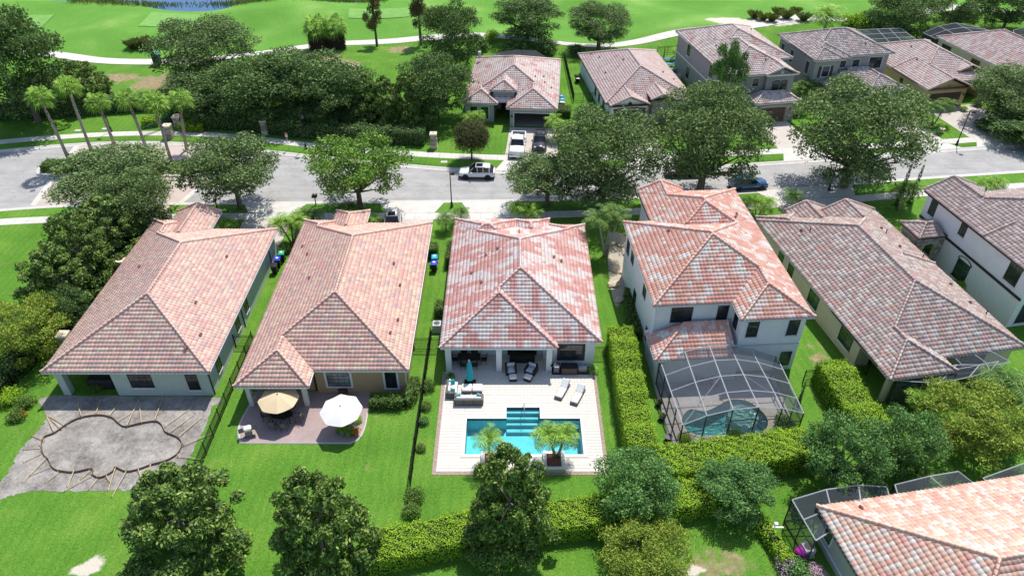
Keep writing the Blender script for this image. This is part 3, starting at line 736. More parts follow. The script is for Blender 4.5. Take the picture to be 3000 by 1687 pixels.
# --- far side of the street
GAR = plain('brown garage door', (0.085, 0.05, 0.038), 0.6, 0.1)
def garage_door(root, x0, x1, y, z1, mat=GAR, arch=None):
    d = MB(); d.box(x0, x1, y - .03, y + .02, 0, z1); o = d.build('garage_door', mat, root)
    n = 4
    for i in range(n):
        for j in range(4):
            w = (x1 - x0) / 4; h = z1 / n
            MB().bevbox(x0 + j * w + .08, x0 + (j + 1) * w - .08, 0, h - .14, 0, .025, .012, Matrix.Translation((0, y - .03, i * h + .07)) @ Matrix.Rotation(math.pi / 2, 4, 'X')).build('panel', mat, o)
    if arch:
        a = MB(); n = 10; xc = (x0 + x1) / 2; hw = (x1 - x0) / 2 + .15
        for i in range(n):
            t0, t1 = -1 + 2 * i / n, -1 + 2 * (i + 1) / n
            P = [(xc + t0 * hw, z1 + .18 * (1 - t0 * t0)), (xc + t1 * hw, z1 + .18 * (1 - t1 * t1)), (xc + t1 * hw, z1 + .2 + .18 * (1 - t1 * t1)), (xc + t0 * hw, z1 + .2 + .18 * (1 - t0 * t0))]
            a.loft([[(p, y - .07, q) for p, q in P], [(p, y + .02, q) for p, q in P]])
        a.build('arch_trim', plain('trim arch %.2f' % arch[0], arch, 0.6), root)
    return o
def lantern(root, x, y, z):
    m = MB(); m.box(x - .05, x + .05, y - .06, y + .02, z + .1, z + .22); m.lathe([(.03, -.16), (.09, -.08), (.10, .1), (.03, .2)], 6, Matrix.Translation((x, y - .14, z)))
    m.build('wall_lantern', plain('black metal', (0.015, 0.015, 0.015), 0.4), root)

# N1 grey house, open garage
rn1, BN1 = house('N1', 'grey house with open garage behind the white pickup truck', (6.28, 94.97), -4, 2.75, 2.95,
    [(-13.45, 0.1, 2.4, 19.5, None), (-7.09, 0.0, 0.05, 9, None), (-13.5, -8.45, 1.45, 9, None), (-9.65, -5.9, 3.1, 9.5, 4.25)],
    [(0.53, 0.365, 0.32), (0.60, 0.50, 0.455), (0.50, 0.22, 0.185), (0.58, 0.41, 0.36)], [.28, .46, .12, .14], (3, 3, 2, .22), pieces=False)
G1 = plain('light grey stucco', (0.40, 0.41, 0.41), 0.85, 0.05, 1.2, 0.25, 90, spec=0.2)
walls(rn1, [(-13.0, -0.4, 6.6, 19.0, 2.8), (-13.05, -9.0, 2.0, 7, 2.8), (-9.2, -6.2, 3.6, 8, 4.1, 2.3), (-6.6, -6.05, 0.55, 7, 2.8), (-1.0, -0.45, 0.55, 7, 2.8), (-6.05, -1.0, 0.55, 0.9, 2.8, 2.15)], G1)
MB().box(-6.05, -1.0, 0.9, 6.6, -.05, 0.02).build('garage_floor', plain('garage floor', (0.30, 0.29, 0.28), 0.8), rn1)
for xx, ww in ((-11.85, 1.05), (-10.3, 1.05)): window(rn1, xx, 2.0, 0.5, -90, ww, 1.75, 2, 2, trim=(0.60, 0.62, 0.62), tw=.16, pane=glass('greenish glass', (0.025, 0.05, 0.03), 0.05))
for xx in (-8.67, -7.87, -7.0): MB().box(xx - .2, xx + .2, 3.56, 3.62, 2.95, 3.33).build('wall_plaque', plain('pale plaque', (0.62, 0.63, 0.63), 0.7), rn1)
q = MB()
for a in ((-6.15, -6.0, 0, 2.2), (-1.05, -0.9, 0, 2.2), (-6.0, -1.05, 2.1, 2.25)): q.box(a[0], a[1], .49, .56, a[2], a[3])
q.build('garage_trim', plain('pale trim', (0.60, 0.62, 0.62), 0.7), rn1)
MB().box(-8.3, -7.2, 6.5, 6.62, 0, 2.2).build('front_door', plain('dark door', (0.03, 0.025, 0.02), 0.5), rn1)
lantern(rn1, -6.33, 0.55, 1.6)
vents(rn1, [(-2.2, 9.6), (-3.4, 8.2), (-1.0, 6.6), (-11.6, 7.0), (-2.0, 7.6)], BN1)
MB().box(-12.7, -12.3, 16.5, 17.1, 4.0, 4.9).build('chimney', G1, rn1)

# N2 white house, gabled garage
rn2, BN2 = house('N2', 'white house with dark gable edge and round vent over a brown garage door', (13.67, 96.71), 7, 2.75, 2.95,
    [(-0.4, 12.6, 0.5, 20.6, None), (0.0, 5.8, -0.6, 8, None, 'LR'), (5.85, 9.2, -0.6, 7, 3.6, 'LR')],
    [(0.53, 0.365, 0.33), (0.56, 0.45, 0.41), (0.52, 0.25, 0.21), (0.57, 0.40, 0.35)], [.42, .36, .06, .16], (2, 2, 1, .4), pieces=False, fascia=(0.055, 0.042, 0.035), gut=(0.05, 0.04, 0.035))
walls(rn2, [(0.0, 12.1, 1.0, 20.1, 2.8), (0.35, 5.5, -0.2, 4, 2.8)], WHITE, [(0.35, 5.5, -0.2, 2.78, .25)])
STONE_PAL = [(0.40, 0.36, 0.30), (0.33, 0.29, 0.24), (0.46, 0.42, 0.36), (0.27, 0.24, 0.21)]
M_MORTAR = plain('mortar', (0.30, 0.28, 0.25), 0.95)
M_STONES = [plain('field stone %d' % i, c, 0.9, 0.18, 6.0, 0.4, 25, spec=0.15) for i, c in enumerate(STONE_PAL)]
def stone_face(parent, x0, x1, z0, z1, M, course=0.2, seed=1, solid=True):
    """ledge stones proud of a mortar bed, in the local xz plane facing -y"""
    r = random.Random(seed); z = z0
    while z < z1 - .03:
        h = min(course * r.uniform(.8, 1.25), z1 - z); x = x0
        while x < x1 - .03:
            w = min(r.uniform(.22, .6), x1 - x)
            if x1 - x - w < .12: w = x1 - x
            MB().bevbox(x + .012, x + w - .012, z + .012, z + h - .012, 0, r.uniform(.03, .065), .015, M @ Matrix.Rotation(math.pi / 2, 4, 'X')).build('stone', M_STONES[r.randrange(4)], parent)
            x += w
        z += h
m = MB(); m.box(6.2, 8.85, -0.2, 4, -.2, 3.45); P = [(6.2, 3.45), (8.85, 3.45), (7.52, 4.05)]; m.loft([[(a, -.2, b) for a, b in P], [(a, 0, b) for a, b in P]])
sw = m.build('stone_wall', M_MORTAR, rn2); stone_face(sw, 6.2, 8.85, 0.0, 3.45, Matrix.Translation((0, -.2, 0)), .27, 3)
garage_door(rn2, 0.75, 5.2, -0.2, 2.1, arch=(0.05, 0.04, 0.035)); lantern(rn2, 5.32, -.2, 1.7)
MB().lathe([(.28, 0), (.28, .05), (.2, .06)], 16, Matrix.Translation((2.93, -.2, 3.05)) @ Matrix.Rotation(math.pi / 2, 4, 'X')).build('round_vent', plain('dark vent', (0.05, 0.045, 0.04), 0.6), rn2)
for yy in (3.2, 6.0, 8.5): window(rn2, 0.0, yy, 0.8, 180, 0.9, 1.5, 1, 2, frame=(0.06, .055, .05), sill=False)
vents(rn2, [(1.2, 18.3), (2.0, 15.9), (4.6, 11.4), (1.6, 9.8), (11.2, 6.6), (10.0, 8.3)], BN2, (0.36, 0.14, 0.12))

# N3 two storey, mauve grey
rn3, BN3 = house('N3', 'mauve grey two storey house with twin arched windows over a brown garage', (35.81, 100.23), 10, 5.9, 6.2,
    [(-5.85, 4.8, -0.3, 14, None), (-5.85, 6.95, 5.2, 20, None), (0, 4.85, -0.8, 5, None, 'LR'), (-2.1, 4.9, -3.0, 0.6, 3.05, 'LRS', [(-9, 9, 0.2, 9)]), (-5.7, -1.5, -1.6, 0.6, 3.05, 'LRS', [(-9, 9, 0.2, 9)])],
    [(0.47, 0.335, 0.305), (0.60, 0.51, 0.465), (0.47, 0.21, 0.175), (0.55, 0.42, 0.375)], [.30, .44, .09, .17], (2, 2, 1, .35), pieces=False)
MAUV = plain('mauve grey stucco', (0.30, 0.285, 0.30), 0.85, 0.05, 1.2, 0.25, 90, spec=0.2)
walls(rn3, [(-5.4, 4.4, 0.15, 14, 6.05), (-5.4, 6.5, 5.65, 19.5, 6.05), (0.35, 4.45, -0.35, 3, 6.05), (-1.7, 4.4, -2.5, 1, 2.85)], MAUV, [(0.35, 4.45, -0.4, 6.02, .3)])
LG = (0.58, 0.58, 0.60)
for xx in (1.85, 3.05): window(rn3, xx, -0.4, 3.35, -90, 0.95, 1.85, 2, 4, trim=LG, arch=True, tw=.1)
window(rn3, -1.0, 0.15, 4.4, -90, 0.95, 1.1, 2, 2, trim=LG, tw=.07); window(rn3, -3.9, 0.15, 3.5, -90, 1.0, 1.9, 2, 2, trim=LG, tw=.07)
for yy, zz, h_ in ((14.6, 4.0, 1.7), (5.6, 3.9, 1.7), (13.8, 0.7, 1.7), (1.6, 4.0, 1.5)): window(rn3, -5.4, yy, zz, 180, 1.05, h_, 2, 2, trim=LG if zz < 1 else None, arch=zz < 1, tw=.12)
MB().box(-5.47, -5.38, 0.1, 19.5, 3.0, 3.2).build('band', plain('pale band', (0.62, 0.68, 0.66), 0.7), rn3)
MB().lathe([(.27, 0), (.27, .06), (.2, .07)], 16, Matrix.Translation((2.42, -.4, 6.3)) @ Matrix.Rotation(math.pi / 2, 4, 'X')).build('round_vent', plain('pale plaque', (0.62, 0.63, 0.63), 0.7), rn3)
garage_door(rn3, -1.25, 2.95, -2.5, 2.1, arch=(0.42, 0.40, 0.37)); lantern(rn3, 3.6, -2.56, 1.75)
sw = MB().box(3.05, 4.38, -2.54, -2.49, 0, 2.6).build('stone_wall', M_MORTAR, rn3); stone_face(sw, 3.05, 4.38, 0, 2.6, Matrix.Translation((0, -2.53, 0)), .24, 5)
vents(rn3, [(-3.5, 9.4), (-2.9, 8.4), (1.0, 2.3), (5.4, 16.5)], BN3, (0.38, 0.14, 0.11))

# N4 two storey, dark tiles, garage wing
rn4, BN4 = house('N4', 'grey two storey house with dark mottled tiles and shuttered window, low garage wing in front', (44.7, 105.26), 10, 5.9, 6.2,
    [(0, 13.4, 1.1, 11.95, None), (0, 4.7, 0, 8, None), (0, 6.2, 0.55, 7, None),
     (1.7, 12.9, -2.5, 6.2, 2.95, 'LRS', [(0.3, 13.3, 1.4, 12), (0.3, 4.5, .3, 12)]), (6.9, 12.9, -4.7, 5, 2.95, 'LRS', [(0.3, 13.3, 1.4, 12)])],
    [(0.32, 0.235, 0.22), (0.49, 0.425, 0.395), (0.25, 0.18, 0.17), (0.42, 0.28, 0.25)], [.34, .34, .20, .12], (1, 2, 1, .5), pieces=False, fascia=(0.6, .6, .6))
G4 = plain('warm grey stucco', (0.34, 0.325, 0.32), 0.85, 0.05, 1.2, 0.25, 90, spec=0.2)
walls(rn4, [(0.4, 12.9, 1.5, 11.5, 6.05), (0.4, 4.3, 0.4, 5, 6.05), (2.1, 12.5, -2.1, 3, 2.8), (7.3, 12.5, -4.3, 0, 2.8)], G4)
window(rn4, 2.3, 0.4, 3.6, -90, 1.1, 1.5, 2, 4, trim=LG, tw=.12)
for xx in (1.35, 3.25): MB().bevbox(xx - .2, xx + .2, 3.45, 5.15, 0, .05, .01, Matrix.Translation((0, .4, 0)) @ Matrix.Rotation(math.pi / 2, 4, 'X')).build('shutter', plain('dark shutter', (0.05, 0.045, 0.055), 0.6), rn4)
window(rn4, 5.6, 1.5, 4.4, -90, 0.9, 0.95, 2, 2, trim=LG, tw=.1); window(rn4, 7.7, 1.5, 4.4, -90, 1.1, 1.0, 2, 2, trim=LG, tw=.12); window(rn4, 10.9, 1.5, 3.9, -90, 2.1, 1.7, 2, 4, trim=LG, tw=.14)
for yy in (2.3, 7.2, 10.2): window(rn4, 0.4, yy, 3.5, 180, 0.9, 1.8, 2, 4, trim=LG, tw=.12)
garage_door(rn4, 8.0, 11.9, -4.3, 2.1)
vents(rn4, [(9.6, 3.2)], BN4, (0.3, 0.1, 0.08))

# N5 yellow house
rn5, BN5 = house('N5', 'pale yellow house with two gables beside the leaning street lamp', (60.94, 102.03), 10, 2.75, 2.95,
    [(0, 13.5, 2.2, 19.2, None), (0, 7.2, 0, 9, None, 'LR'), (7.5, 11.4, 3.9, 11, 3.8, 'LR')],
    [(0.53, 0.37, 0.335), (0.60, 0.50, 0.455), (0.52, 0.27, 0.225), (0.58, 0.43, 0.385)], [.38, .38, .1, .14], (1, 2, 1, .5), pieces=False, fascia=(0.3, 0.12, 0.09))
YEL = plain('yellow stucco', (0.58, 0.47, 0.27), 0.85, 0.05, 1.2, 0.25, 90, spec=0.2)
walls(rn5, [(0.4, 13.1, 5, 18.8, 2.8), (0.4, 6.8, 0.45, 8, 2.8), (7.85, 11.05, 4.35, 9, 3.65), (11.0, 13.1, 2.6, 8, 2.8)], YEL, [(0.4, 6.8, .45, 2.78, .25), (7.85, 11.05, 4.3, 3.62, .3)])
garage_door(rn5, 1.1, 6.1, 0.45, 2.1); lantern(rn5, 6.45, .45, 1.7)
for xx, yy, zz in ((3.6, .45, 3.15), (9.45, 4.3, 3.75)): MB().lathe([(.27, 0), (.27, .05), (.2, .06)], 14, Matrix.Translation((xx, yy, zz)) @ Matrix.Rotation(math.pi / 2, 4, 'X')).build('round_vent', plain('tan vent', (0.42, 0.33, 0.2), 0.6), rn5)
window(rn5, 0.4, 6.6, 1.5, 180, .7, .7, 1, 1)
vents(rn5, [(3.2, 8.3), (4.6, 12.2), (2.2, 12.5)], BN5, (0.3, 0.12, 0.1))

# N6 cream house, far right
rn6, BN6 = house('N6', 'cream house with pinkish brown tiles at the far right behind the oak', (76.1, 111.7), 12, 2.75, 2.95,
    [(0, 13.2, -8, 14.3, None)],
    [(0.44, 0.29, 0.26), (0.53, 0.45, 0.42), (0.50, 0.22, 0.18), (0.38, 0.27, 0.25)], [.36, .38, .1, .16], (2, 2, 1, .4), pieces=False)
walls(rn6, [(0.4, 12.8, -7.5, 13.9, 2.8)], plain('cream white stucco', (0.60, 0.56, 0.48), 0.85, 0.05))
window(rn6, 0.4, 4.6, 1.0, 180, 1.9, 1.3, 2, 2, frame=(0.06, 0.05, 0.04)); window(rn6, 0.4, 11.6, 0.3, 180, 2.2, 2.0, 1, 1, frame=(0.06, 0.05, 0.04))
vents(rn6, [(6.2, 1.0)], BN6, (0.4, 0.1, 0.08))
# stone portico of H6
m = MB(); sp = None
Mp = Matrix.Translation((-2.55, -4.45, 0)) 
def arch_wall(mb, w, h, aw, ah, th, M):
    """wall in xz with arched opening"""
    n = 10; x0 = (w - aw) / 2
    mb.box(0, x0, 0, th, 0, h, M); mb.box(x0 + aw, w, 0, th, 0, h, M)
    for i in range(n):
        a0, a1 = math.pi * (1 - i / n), math.pi * (1 - (i + 1) / n); r_ = aw / 2; cx = w / 2
        p0, p1 = (cx + r_ * math.cos(a0), ah + r_ * math.sin(a0)), (cx + r_ * math.cos(a1), ah + r_ * math.sin(a1))
        P = [p0, p1, (p1[0], h), (p0[0], h)]
        mb.loft([[(a, 0, b) for a, b in P], [(a, th, b) for a, b in P]], M)
arch_wall(m, 3.0, 3.5, 1.7, 1.75, .35, Matrix.Translation((-2.6, -4.6, 0)))
arch_wall(m, 2.6, 3.5, 1.6, 1.75, .35, Matrix.Translation((-2.6, -1.9, 0)) @ Matrix.Rotation(-math.pi / 2, 4, 'Z'))
pw = m.build('portico_wall', plain('pale ledge stone', (0.42, 0.38, 0.32), 0.9, 0.3, 5.0, 0.6, 12), r6)
for (x0, x1, z0, z1) in ((-2.6, -1.97, 0, 3.4), (-.22, .4, 0, 3.4), (-1.95, -.25, 2.75, 3.4)):
    stone_face(pw, x0, x1, z0, z1, Matrix.Translation((0, -4.61, 0)), .24, int(x0 * 10))

# ================================================================ HARD SURFACES
def sheet(name, mat, poly, z=0.012, kind='structure', parent=None, **pr):
    m = MB(); m.v = [(p[0], p[1], z) for p in poly]; m.f = [tuple(range(len(poly)))]
    a = sum(poly[i][0] * poly[(i + 1) % len(poly)][1] - poly[(i + 1) % len(poly)][0] * poly[i][1] for i in range(len(poly)))
    if a < 0: m.f = [tuple(reversed(m.f[0]))]
    return m.build(name, mat, parent, **({'kind': kind} if parent is None else {}), **pr)
def spline(pts, n=6, closed=True):
    P = [Vector((p[0], p[1], 0)) for p in pts]; out = []; N_ = len(P)
    for i in range(N_ if closed else N_ - 1):
        g = lambda k: P[k % N_] if closed else P[min(max(k, 0), N_ - 1)]
        p0, p1, p2, p3 = g(i - 1), g(i), g(i + 1), g(i + 2)
        for q in range(n):
            t = q / n
            v = 0.5 * ((2 * p1) + (p2 - p0) * t + (2 * p0 - 5 * p1 + 4 * p2 - p3) * t * t + (3 * p1 - p0 - 3 * p2 + p3) * t ** 3)
            out.append((v.x, v.y))
    return out
def paver_mat(name, cols, sx, sy, mortar=(0.2, 0.18, 0.16), rot=0.0, ms=0.02):
    m, t, b, o = nodes(name); co = worldcoord(t)
    mp = N(t, 'ShaderNodeMapping'); mp.inputs['Rotation'].default_value = (0, 0, rot); t.links.new(co, mp.inputs[0])
    br = N(t, 'ShaderNodeTexBrick'); t.links.new(mp.outputs[0], br.inputs['Vector'])
    br.inputs['Scale'].default_value = 1.0; br.inputs['Brick Width'].default_value = sx; br.inputs['Row Height'].default_value = sy; br.inputs['Mortar Size'].default_value = ms * sy
    br.inputs['Color1'].default_value = (*cols[0], 1); br.inputs['Color2'].default_value = (*cols[1], 1); br.inputs['Mortar'].default_value = (*mortar, 1)
    n = noise(t, 4.5, 5, 0.7, co); n2 = noise(t, 0.5, 4, 0.6, co)
    c = mixc(t, mth(t, 'MULTIPLY', n.outputs[0], 0.75), br.outputs['Color'], cols[2])
    c = mixc(t, 0.5, c, ramp(t, n2.outputs[0], [(0.3, (0.78, 0.78, 0.78)), (0.7, (1.18, 1.18, 1.18))]), 'MULTIPLY')
    t.links.new(c, b.inputs['Base Color']); b.inputs['Roughness'].default_value = 0.85; b.inputs['Specular IOR Level'].default_value = 0.2
    bump(t, b, br.outputs['Fac'], -0.4, 0.01)
    return m
M_PAVE = paver_mat('driveway pavers', [(0.50, 0.46, 0.42), (0.42, 0.37, 0.34), (0.55, 0.50, 0.46)], 0.24, 0.13)
M_PAVR = paver_mat('red grey pavers', [(0.35, 0.25, 0.24), (0.26, 0.225, 0.24), (0.42, 0.315, 0.295)], 0.24, 0.14)
M_PAVE2 = paver_mat('entry pavers', [(0.47, 0.40, 0.365), (0.43, 0.36, 0.33), (0.50, 0.43, 0.39)], 0.24, 0.13)
def lp(O, rz, pts):
    c, s = math.cos(R(rz)), math.sin(R(rz)); return [(O[0] + x * c - y * s, O[1] + x * s + y * c) for x, y in pts]
DRV = [0]
def driveway(O, rz, x0, x1, yd, far=True, mat=M_PAVE):
    DRV[0] += .0012
    c, s = math.cos(R(rz)), math.sin(R(rz))
    def run(x, stop):
        y = yd
        while True:
            p = (O[0] + x * c - y * s, O[1] + x * s + y * c)
            if (far and p[1] <= stop(p[0])) or (not far and p[1] >= stop(p[0])): return p
            y += -.05 if far else .05
    w_ = (lambda x: WF0(x) + 1.45) if far else (lambda x: WN0(x))
    a, b = run(x0, w_), run(x1, w_)
    sheet('driveway', mat, [lp(O, rz, [(x0, yd)])[0], lp(O, rz, [(x1, yd)])[0], b, a], 0.012 + DRV[0] * .4)
    w2 = (lambda x: WF0(x) + .05) if far else (lambda x: WN0(x) + 1.4); k2 = (lambda x: FAR(x) + .05) if far else (lambda x: NEAR(x) - .05)
    A, B_ = run(x0, w2), run(x1, w2); C, D = run(x1 + 1.0, k2), run(x0 - 1.0, k2)
    sheet('driveway_apron', M_CONC, [A, B_, C, D], 0.024 + DRV[0])
k1 = .99515
driveway((6.28 * k1, 94.97 * k1), -4, -6.6, 0.3, 0.4); driveway((13.67 * k1, 96.71 * k1), 7, 0.2, 5.6, -.3)
driveway((35.81 * .992, 100.23 * .992), 10, -1.7, 3.5, -2.6); driveway((44.7 * .992, 105.26 * .992), 10, 7.6, 12.2, -4.4); driveway((60.94 * k1, 102.03 * k1), 10, 0.7, 9.5, 0.3)
driveway((0, 0), 0, -30.6, -25.2, 63.5, False); driveway((0, 0), 0, -14.6, -9.0, 64.5, False); driveway((0, 0), 0, -5.0, -0.2, 65, False)
driveway((11.7, 47.1), 4, 7.4, 12.4, 18, False); driveway((30.3, 41.8), 10, 6.5, 12.5, 23.5, False); driveway((43.2, 66.6), 10, -4.6, -.2, 0, False)
# brick crossing at the neighbourhood entry, with pale bands
sheet('entry_pavers', M_PAVE2, [(-56.6, NEAR(-56.6) + .6), (-39.4, NEAR(-39.4) + .6), (-37.6, 80), (-36.0, 85), (-35.8, FAR(-35.8) - .6), (-47, FAR(-47) - .6), (-58.8, FAR(-58.8) - .6), (-58.2, 83)], -0.094)
for a, b in (((-56.6, 74.1), (-58.9, 90.0)), ((-39.4, 74.6), (-35.6, 88.6))):
    d = (Vector(b) - Vector(a)).normalized(); n_ = Vector((-d.y, d.x)) * .35
    sheet('crossing_band', M_CONC, [tuple(Vector(a) - n_), tuple(Vector(a) + n_), tuple(Vector(b) + n_), tuple(Vector(b) - n_)], -0.088)
isl = spline([(-60.3, 82.0), (-60.6, 83.6), (-59.4, 84.5), (-52, 84.9), (-42, 84.9), (-37.6, 84.1), (-37.0, 82.8), (-38.4, 81.4), (-44, 81.0), (-52, 81.2), (-58.8, 81.3)])
m = MB(); m.prism(isl, -.2, .05); m.build('traffic_island', M_KERB, kind='structure')
ins = [(-49 + (x + 49) * .965, 83 + (y - 83) * .78) for x, y in isl]; sheet('island_soil', plain('mulch', (0.09, 0.05, 0.035), 0.95, 0.3, 8, 0.8, 20), ins, .055)
def disc(name, x, y, r, z, mat): sheet(name, mat, [(x + r * math.cos(i * math.pi / 8), y + r * math.sin(i * math.pi / 8)) for i in range(16)], z)
mh = MB(); p = at(96, 559, -.1); mh.lathe([(.34, -.1), (.34, -.088), (.3, -.085)], 16, Matrix.Translation((p.x, p.y, 0))); mh.build('manhole_cover', plain('cast iron', (0.12, 0.115, 0.11), 0.6), label='round iron manhole cover on the road at the left edge', category='manhole cover')

# cart path on the golf course
def path_sheet(name, mat, pts, w, z=.03):
    P = spline(pts, 8, False); m = MB()
    for i, (x, y) in enumerate(P):
        a = Vector(P[max(i - 1, 0)]); b = Vector(P[min(i + 1, len(P) - 1)]); d = (b - a).normalized(); n_ = Vector((-d.y, d.x)) * w / 2
        for s in (-1, 1):
            q = Vector((x, y)) + n_ * s; m.v.append((q.x, q.y, gz(q.x, q.y) + z))
        if i: m.f.append((2 * i - 2, 2 * i - 1, 2 * i + 1, 2 * i))
    return m.build(name, mat, kind='structure')
path_sheet('cart_path', M_CONC, [(-130, 128), (-100, 127.5), (-83, 126.1), (-70, 121.8), (-60, 121.0), (-53, 122.0), (-46, 125.6), (-38, 129.2), (-31, 131.6), (-23, 133.9), (-16.4, 134.7), (-8, 133.6), (0, 131.2), (8, 129.6), (15.2, 129.6), (23, 131.4), (31, 134.2), (42, 137.8), (54, 141.5), (70, 145), (95, 150), (130, 158)], 2.5, .06)
M_TEE = plain('tee turf', (0.165, 0.33, 0.085), 0.95, 0.12, 0.8, 0.4, 40, spec=.1)
def drape(name, mat, poly, z):
    a, b, c, d = [Vector(p) for p in poly]; m = MB(); n = 10
    for i in range(n + 1):
        for j in range(n + 1):
            q = a.lerp(b, i / n).lerp(d.lerp(c, i / n), j / n); m.v.append((q.x, q.y, gz(q.x, q.y) + z))
    for i in range(n):
        for j in range(n): m.f.append((i * (n + 1) + j, (i + 1) * (n + 1) + j, (i + 1) * (n + 1) + j + 1, i * (n + 1) + j + 1))
    return m.build(name, mat, kind='structure')
for q in (((-6, 71), (116, 71), (158, 40), (-6, 42)), ((412, 101), (560, 92), (590, 52), (450, 54)), ((1022, 62), (1200, 55), (1200, 32), (1024, 36))):
    drape('tee_box', M_TEE, [at(*p).xy for p in q], .09)
# lake
m, t, b, o = nodes('lake water'); b.inputs['Base Color'].default_value = (0.03, 0.09, 0.20, 1); b.inputs['Roughness'].default_value = 0.12
n_ = noise(t, 0.8, 4, 0.6, worldcoord(t)); bump(t, b, n_.outputs[0], 0.25, 0.1)
sheet('lake', m, [(-600, 149), (-30, 149), (60, 220), (900, 900), (900, 2500), (-900, 2500)], -0.45)

# --- white slab terrace and pool of H3
PX0, PX1, PY0, PY1 = -3.65, 5.5, 36.71, 40.36; NX0, NX1, NY1 = -0.44, 2.26, 41.58
DX0, DX1, DY0, DY1 = -5.72, 7.0, 35.06, 48.05
M_SLAB = plain('ivory slab', (0.60, 0.575, 0.52), 0.8, 0.05, 2.5, 0.12, 60, spec=.25, wear=((0.49, 0.465, 0.415), 1.2, 0.6))
M_COPE = plain('ivory coping', (0.63, 0.61, 0.56), 0.75, 0.04, 2.5, spec=.25)
def slab_terrace():
    bed = MB(); z = .02
    for r in ((DX0, DX1, NY1, DY1), (DX0, NX0, PY1, NY1), (NX1, DX1, PY1, NY1), (DX0, PX0, PY0, PY1), (PX1, DX1, PY0, PY1), (DX0, DX1, DY0, PY0)): bed.box(r[0], r[1], r[2], r[3], -.1, z)
    root = bed.build('terrace', plain('terrace joint', (0.43, 0.41, 0.36), 0.9), kind='structure')
    CW = .3
    hole = lambda x, y: (PX0 - CW < x < PX1 + CW and PY0 - CW < y < PY1 + CW) or (NX0 - CW < x < NX1 + CW and PY0 < y < NY1 + CW)
    sx, sy = .61, .305; S_ = []
    j = 0; y = DY0
    while y < DY1 - .02:
        y2 = min(y + sy, DY1); x = DX0 - (sx / 2 if j % 2 else 0)
        while x < DX1 - .02:
            xa, xb = max(x, DX0), min(x + sx, DX1)
            if xb - xa > .03:
                # clip against the coping frame
                segs = [(xa, xb)]
                ym = (y + y2) / 2
                if PY0 - CW < ym < PY1 + CW: segs = [(a, b2) for a, b2 in ((xa, min(xb, PX0 - CW)), (max(xa, PX1 + CW), xb)) if b2 - a > .03]
                elif PY1 < ym < NY1 + CW: segs = [(a, b2) for a, b2 in ((xa, min(xb, NX0 - CW)), (max(xa, NX1 + CW), xb)) if b2 - a > .03]
                for a, b2 in segs:
                    if 3.3 < (a + b2) / 2 < 6.9 and 45.35 < ym < 46.6: continue
                    S_.append((a, b2, y, y2))
            x += sx
        y = y2; j += 1
    S_.sort(key=lambda q: q[2]); rest = MB(); g = .009; cache = {}
    for n_, (a, b2, y0, y1) in enumerate(S_):
        dz = z + .018 + random.uniform(-.002, .002)
        if n_ < 300:
            k = (round(b2 - a, 2), round(y1 - y0, 2))
            if k not in cache: cache[k] = MB().bevbox(g, b2 - a - g, g, y1 - y0 - g, -.02, 0, .006).mesh('slab', M_SLAB)
            link('slab', cache[k], root, (a, y0, dz))
        else: rest.bevbox(a + g, b2 - g, y0 + g, y1 - g, z - .01, dz, .006)
    rest.build('slab_field', M_SLAB, root, kind='stuff')
    cp = [(PX0 - CW, PX0, PY0 - CW, PY1 + CW), (PX1, PX1 + CW, PY0 - CW, PY1 + CW), (PX0, PX1, PY0 - CW, PY0), (PX0, NX0, PY1, PY1 + CW), (NX1, PX1, PY1, PY1 + CW), (NX0 - CW, NX0, PY1 + CW, NY1 + CW), (NX1, NX1 + CW, PY1 + CW, NY1 + CW), (NX0, NX1, NY1, NY1 + CW)]
    for r in cp:
        n_ = max(1, int(round(max(r[1] - r[0], r[3] - r[2]) / .6)))
        for i in range(n_):
            if r[1] - r[0] > r[3] - r[2]: q = (r[0] + (r[1] - r[0]) * i / n_, r[0] + (r[1] - r[0]) * (i + 1) / n_, r[2], r[3])
            else: q = (r[0], r[1], r[2] + (r[3] - r[2]) * i / n_, r[2] + (r[3] - r[2]) * (i + 1) / n_)
            MB().bevbox(q[0] + .003, q[1] - .003, q[2] + .003, q[3] - .003, -.02, z + .03, .012).build('coping_stone', M_COPE, root)
slab_terrace()
gm = plain('red brown gravel', (0.32, 0.24, 0.205), 0.95, 0.5, 9, 0.9, 30)
m = MB()
for r in ((DX0 - .3, DX0, DY0 - .3, 45.8), (DX1, DX1 + .28, DY0 - .3, 46.2), (DX0, DX1, DY0 - .3, DY0)): m.box(r[0], r[1], r[2], r[3], -.05, .025)
m.build('gravel_border', gm, kind='structure')
def water(name, tint, rough=.03, bs=1.2, bstr=.12):
    m, t, b, o = nodes(name); t.nodes.remove(b)
    tr = N(t, 'ShaderNodeBsdfTransparent'); tr.inputs[0].default_value = (*tint, 1)
    gl = N(t, 'ShaderNodeBsdfGlossy'); gl.inputs['Roughness'].default_value = rough
    fr = N(t, 'ShaderNodeFresnel'); fr.inputs[0].default_value = 1.33
    n = noise(t, bs, 4, 0.55, worldcoord(t)); bp = N(t, 'ShaderNodeBump'); bp.inputs['Strength'].default_value = bstr; bp.inputs['Distance'].default_value = .2
    t.links.new(n.outputs[0], bp.inputs['Height']); t.links.new(bp.outputs[0], gl.inputs['Normal']); t.links.new(bp.outputs[0], fr.inputs['Normal'])
    mx = N(t, 'ShaderNodeMixShader'); t.links.new(fr.outputs[0], mx.inputs[0]); t.links.new(tr.outputs[0], mx.inputs[1]); t.links.new(gl.outputs[0], mx.inputs[2]); t.links.new(mx.outputs[0], o.inputs[0])
    return m
M_WATER = water('pool water', (0.60, 0.91, 0.94), .03, 1.6, .35)
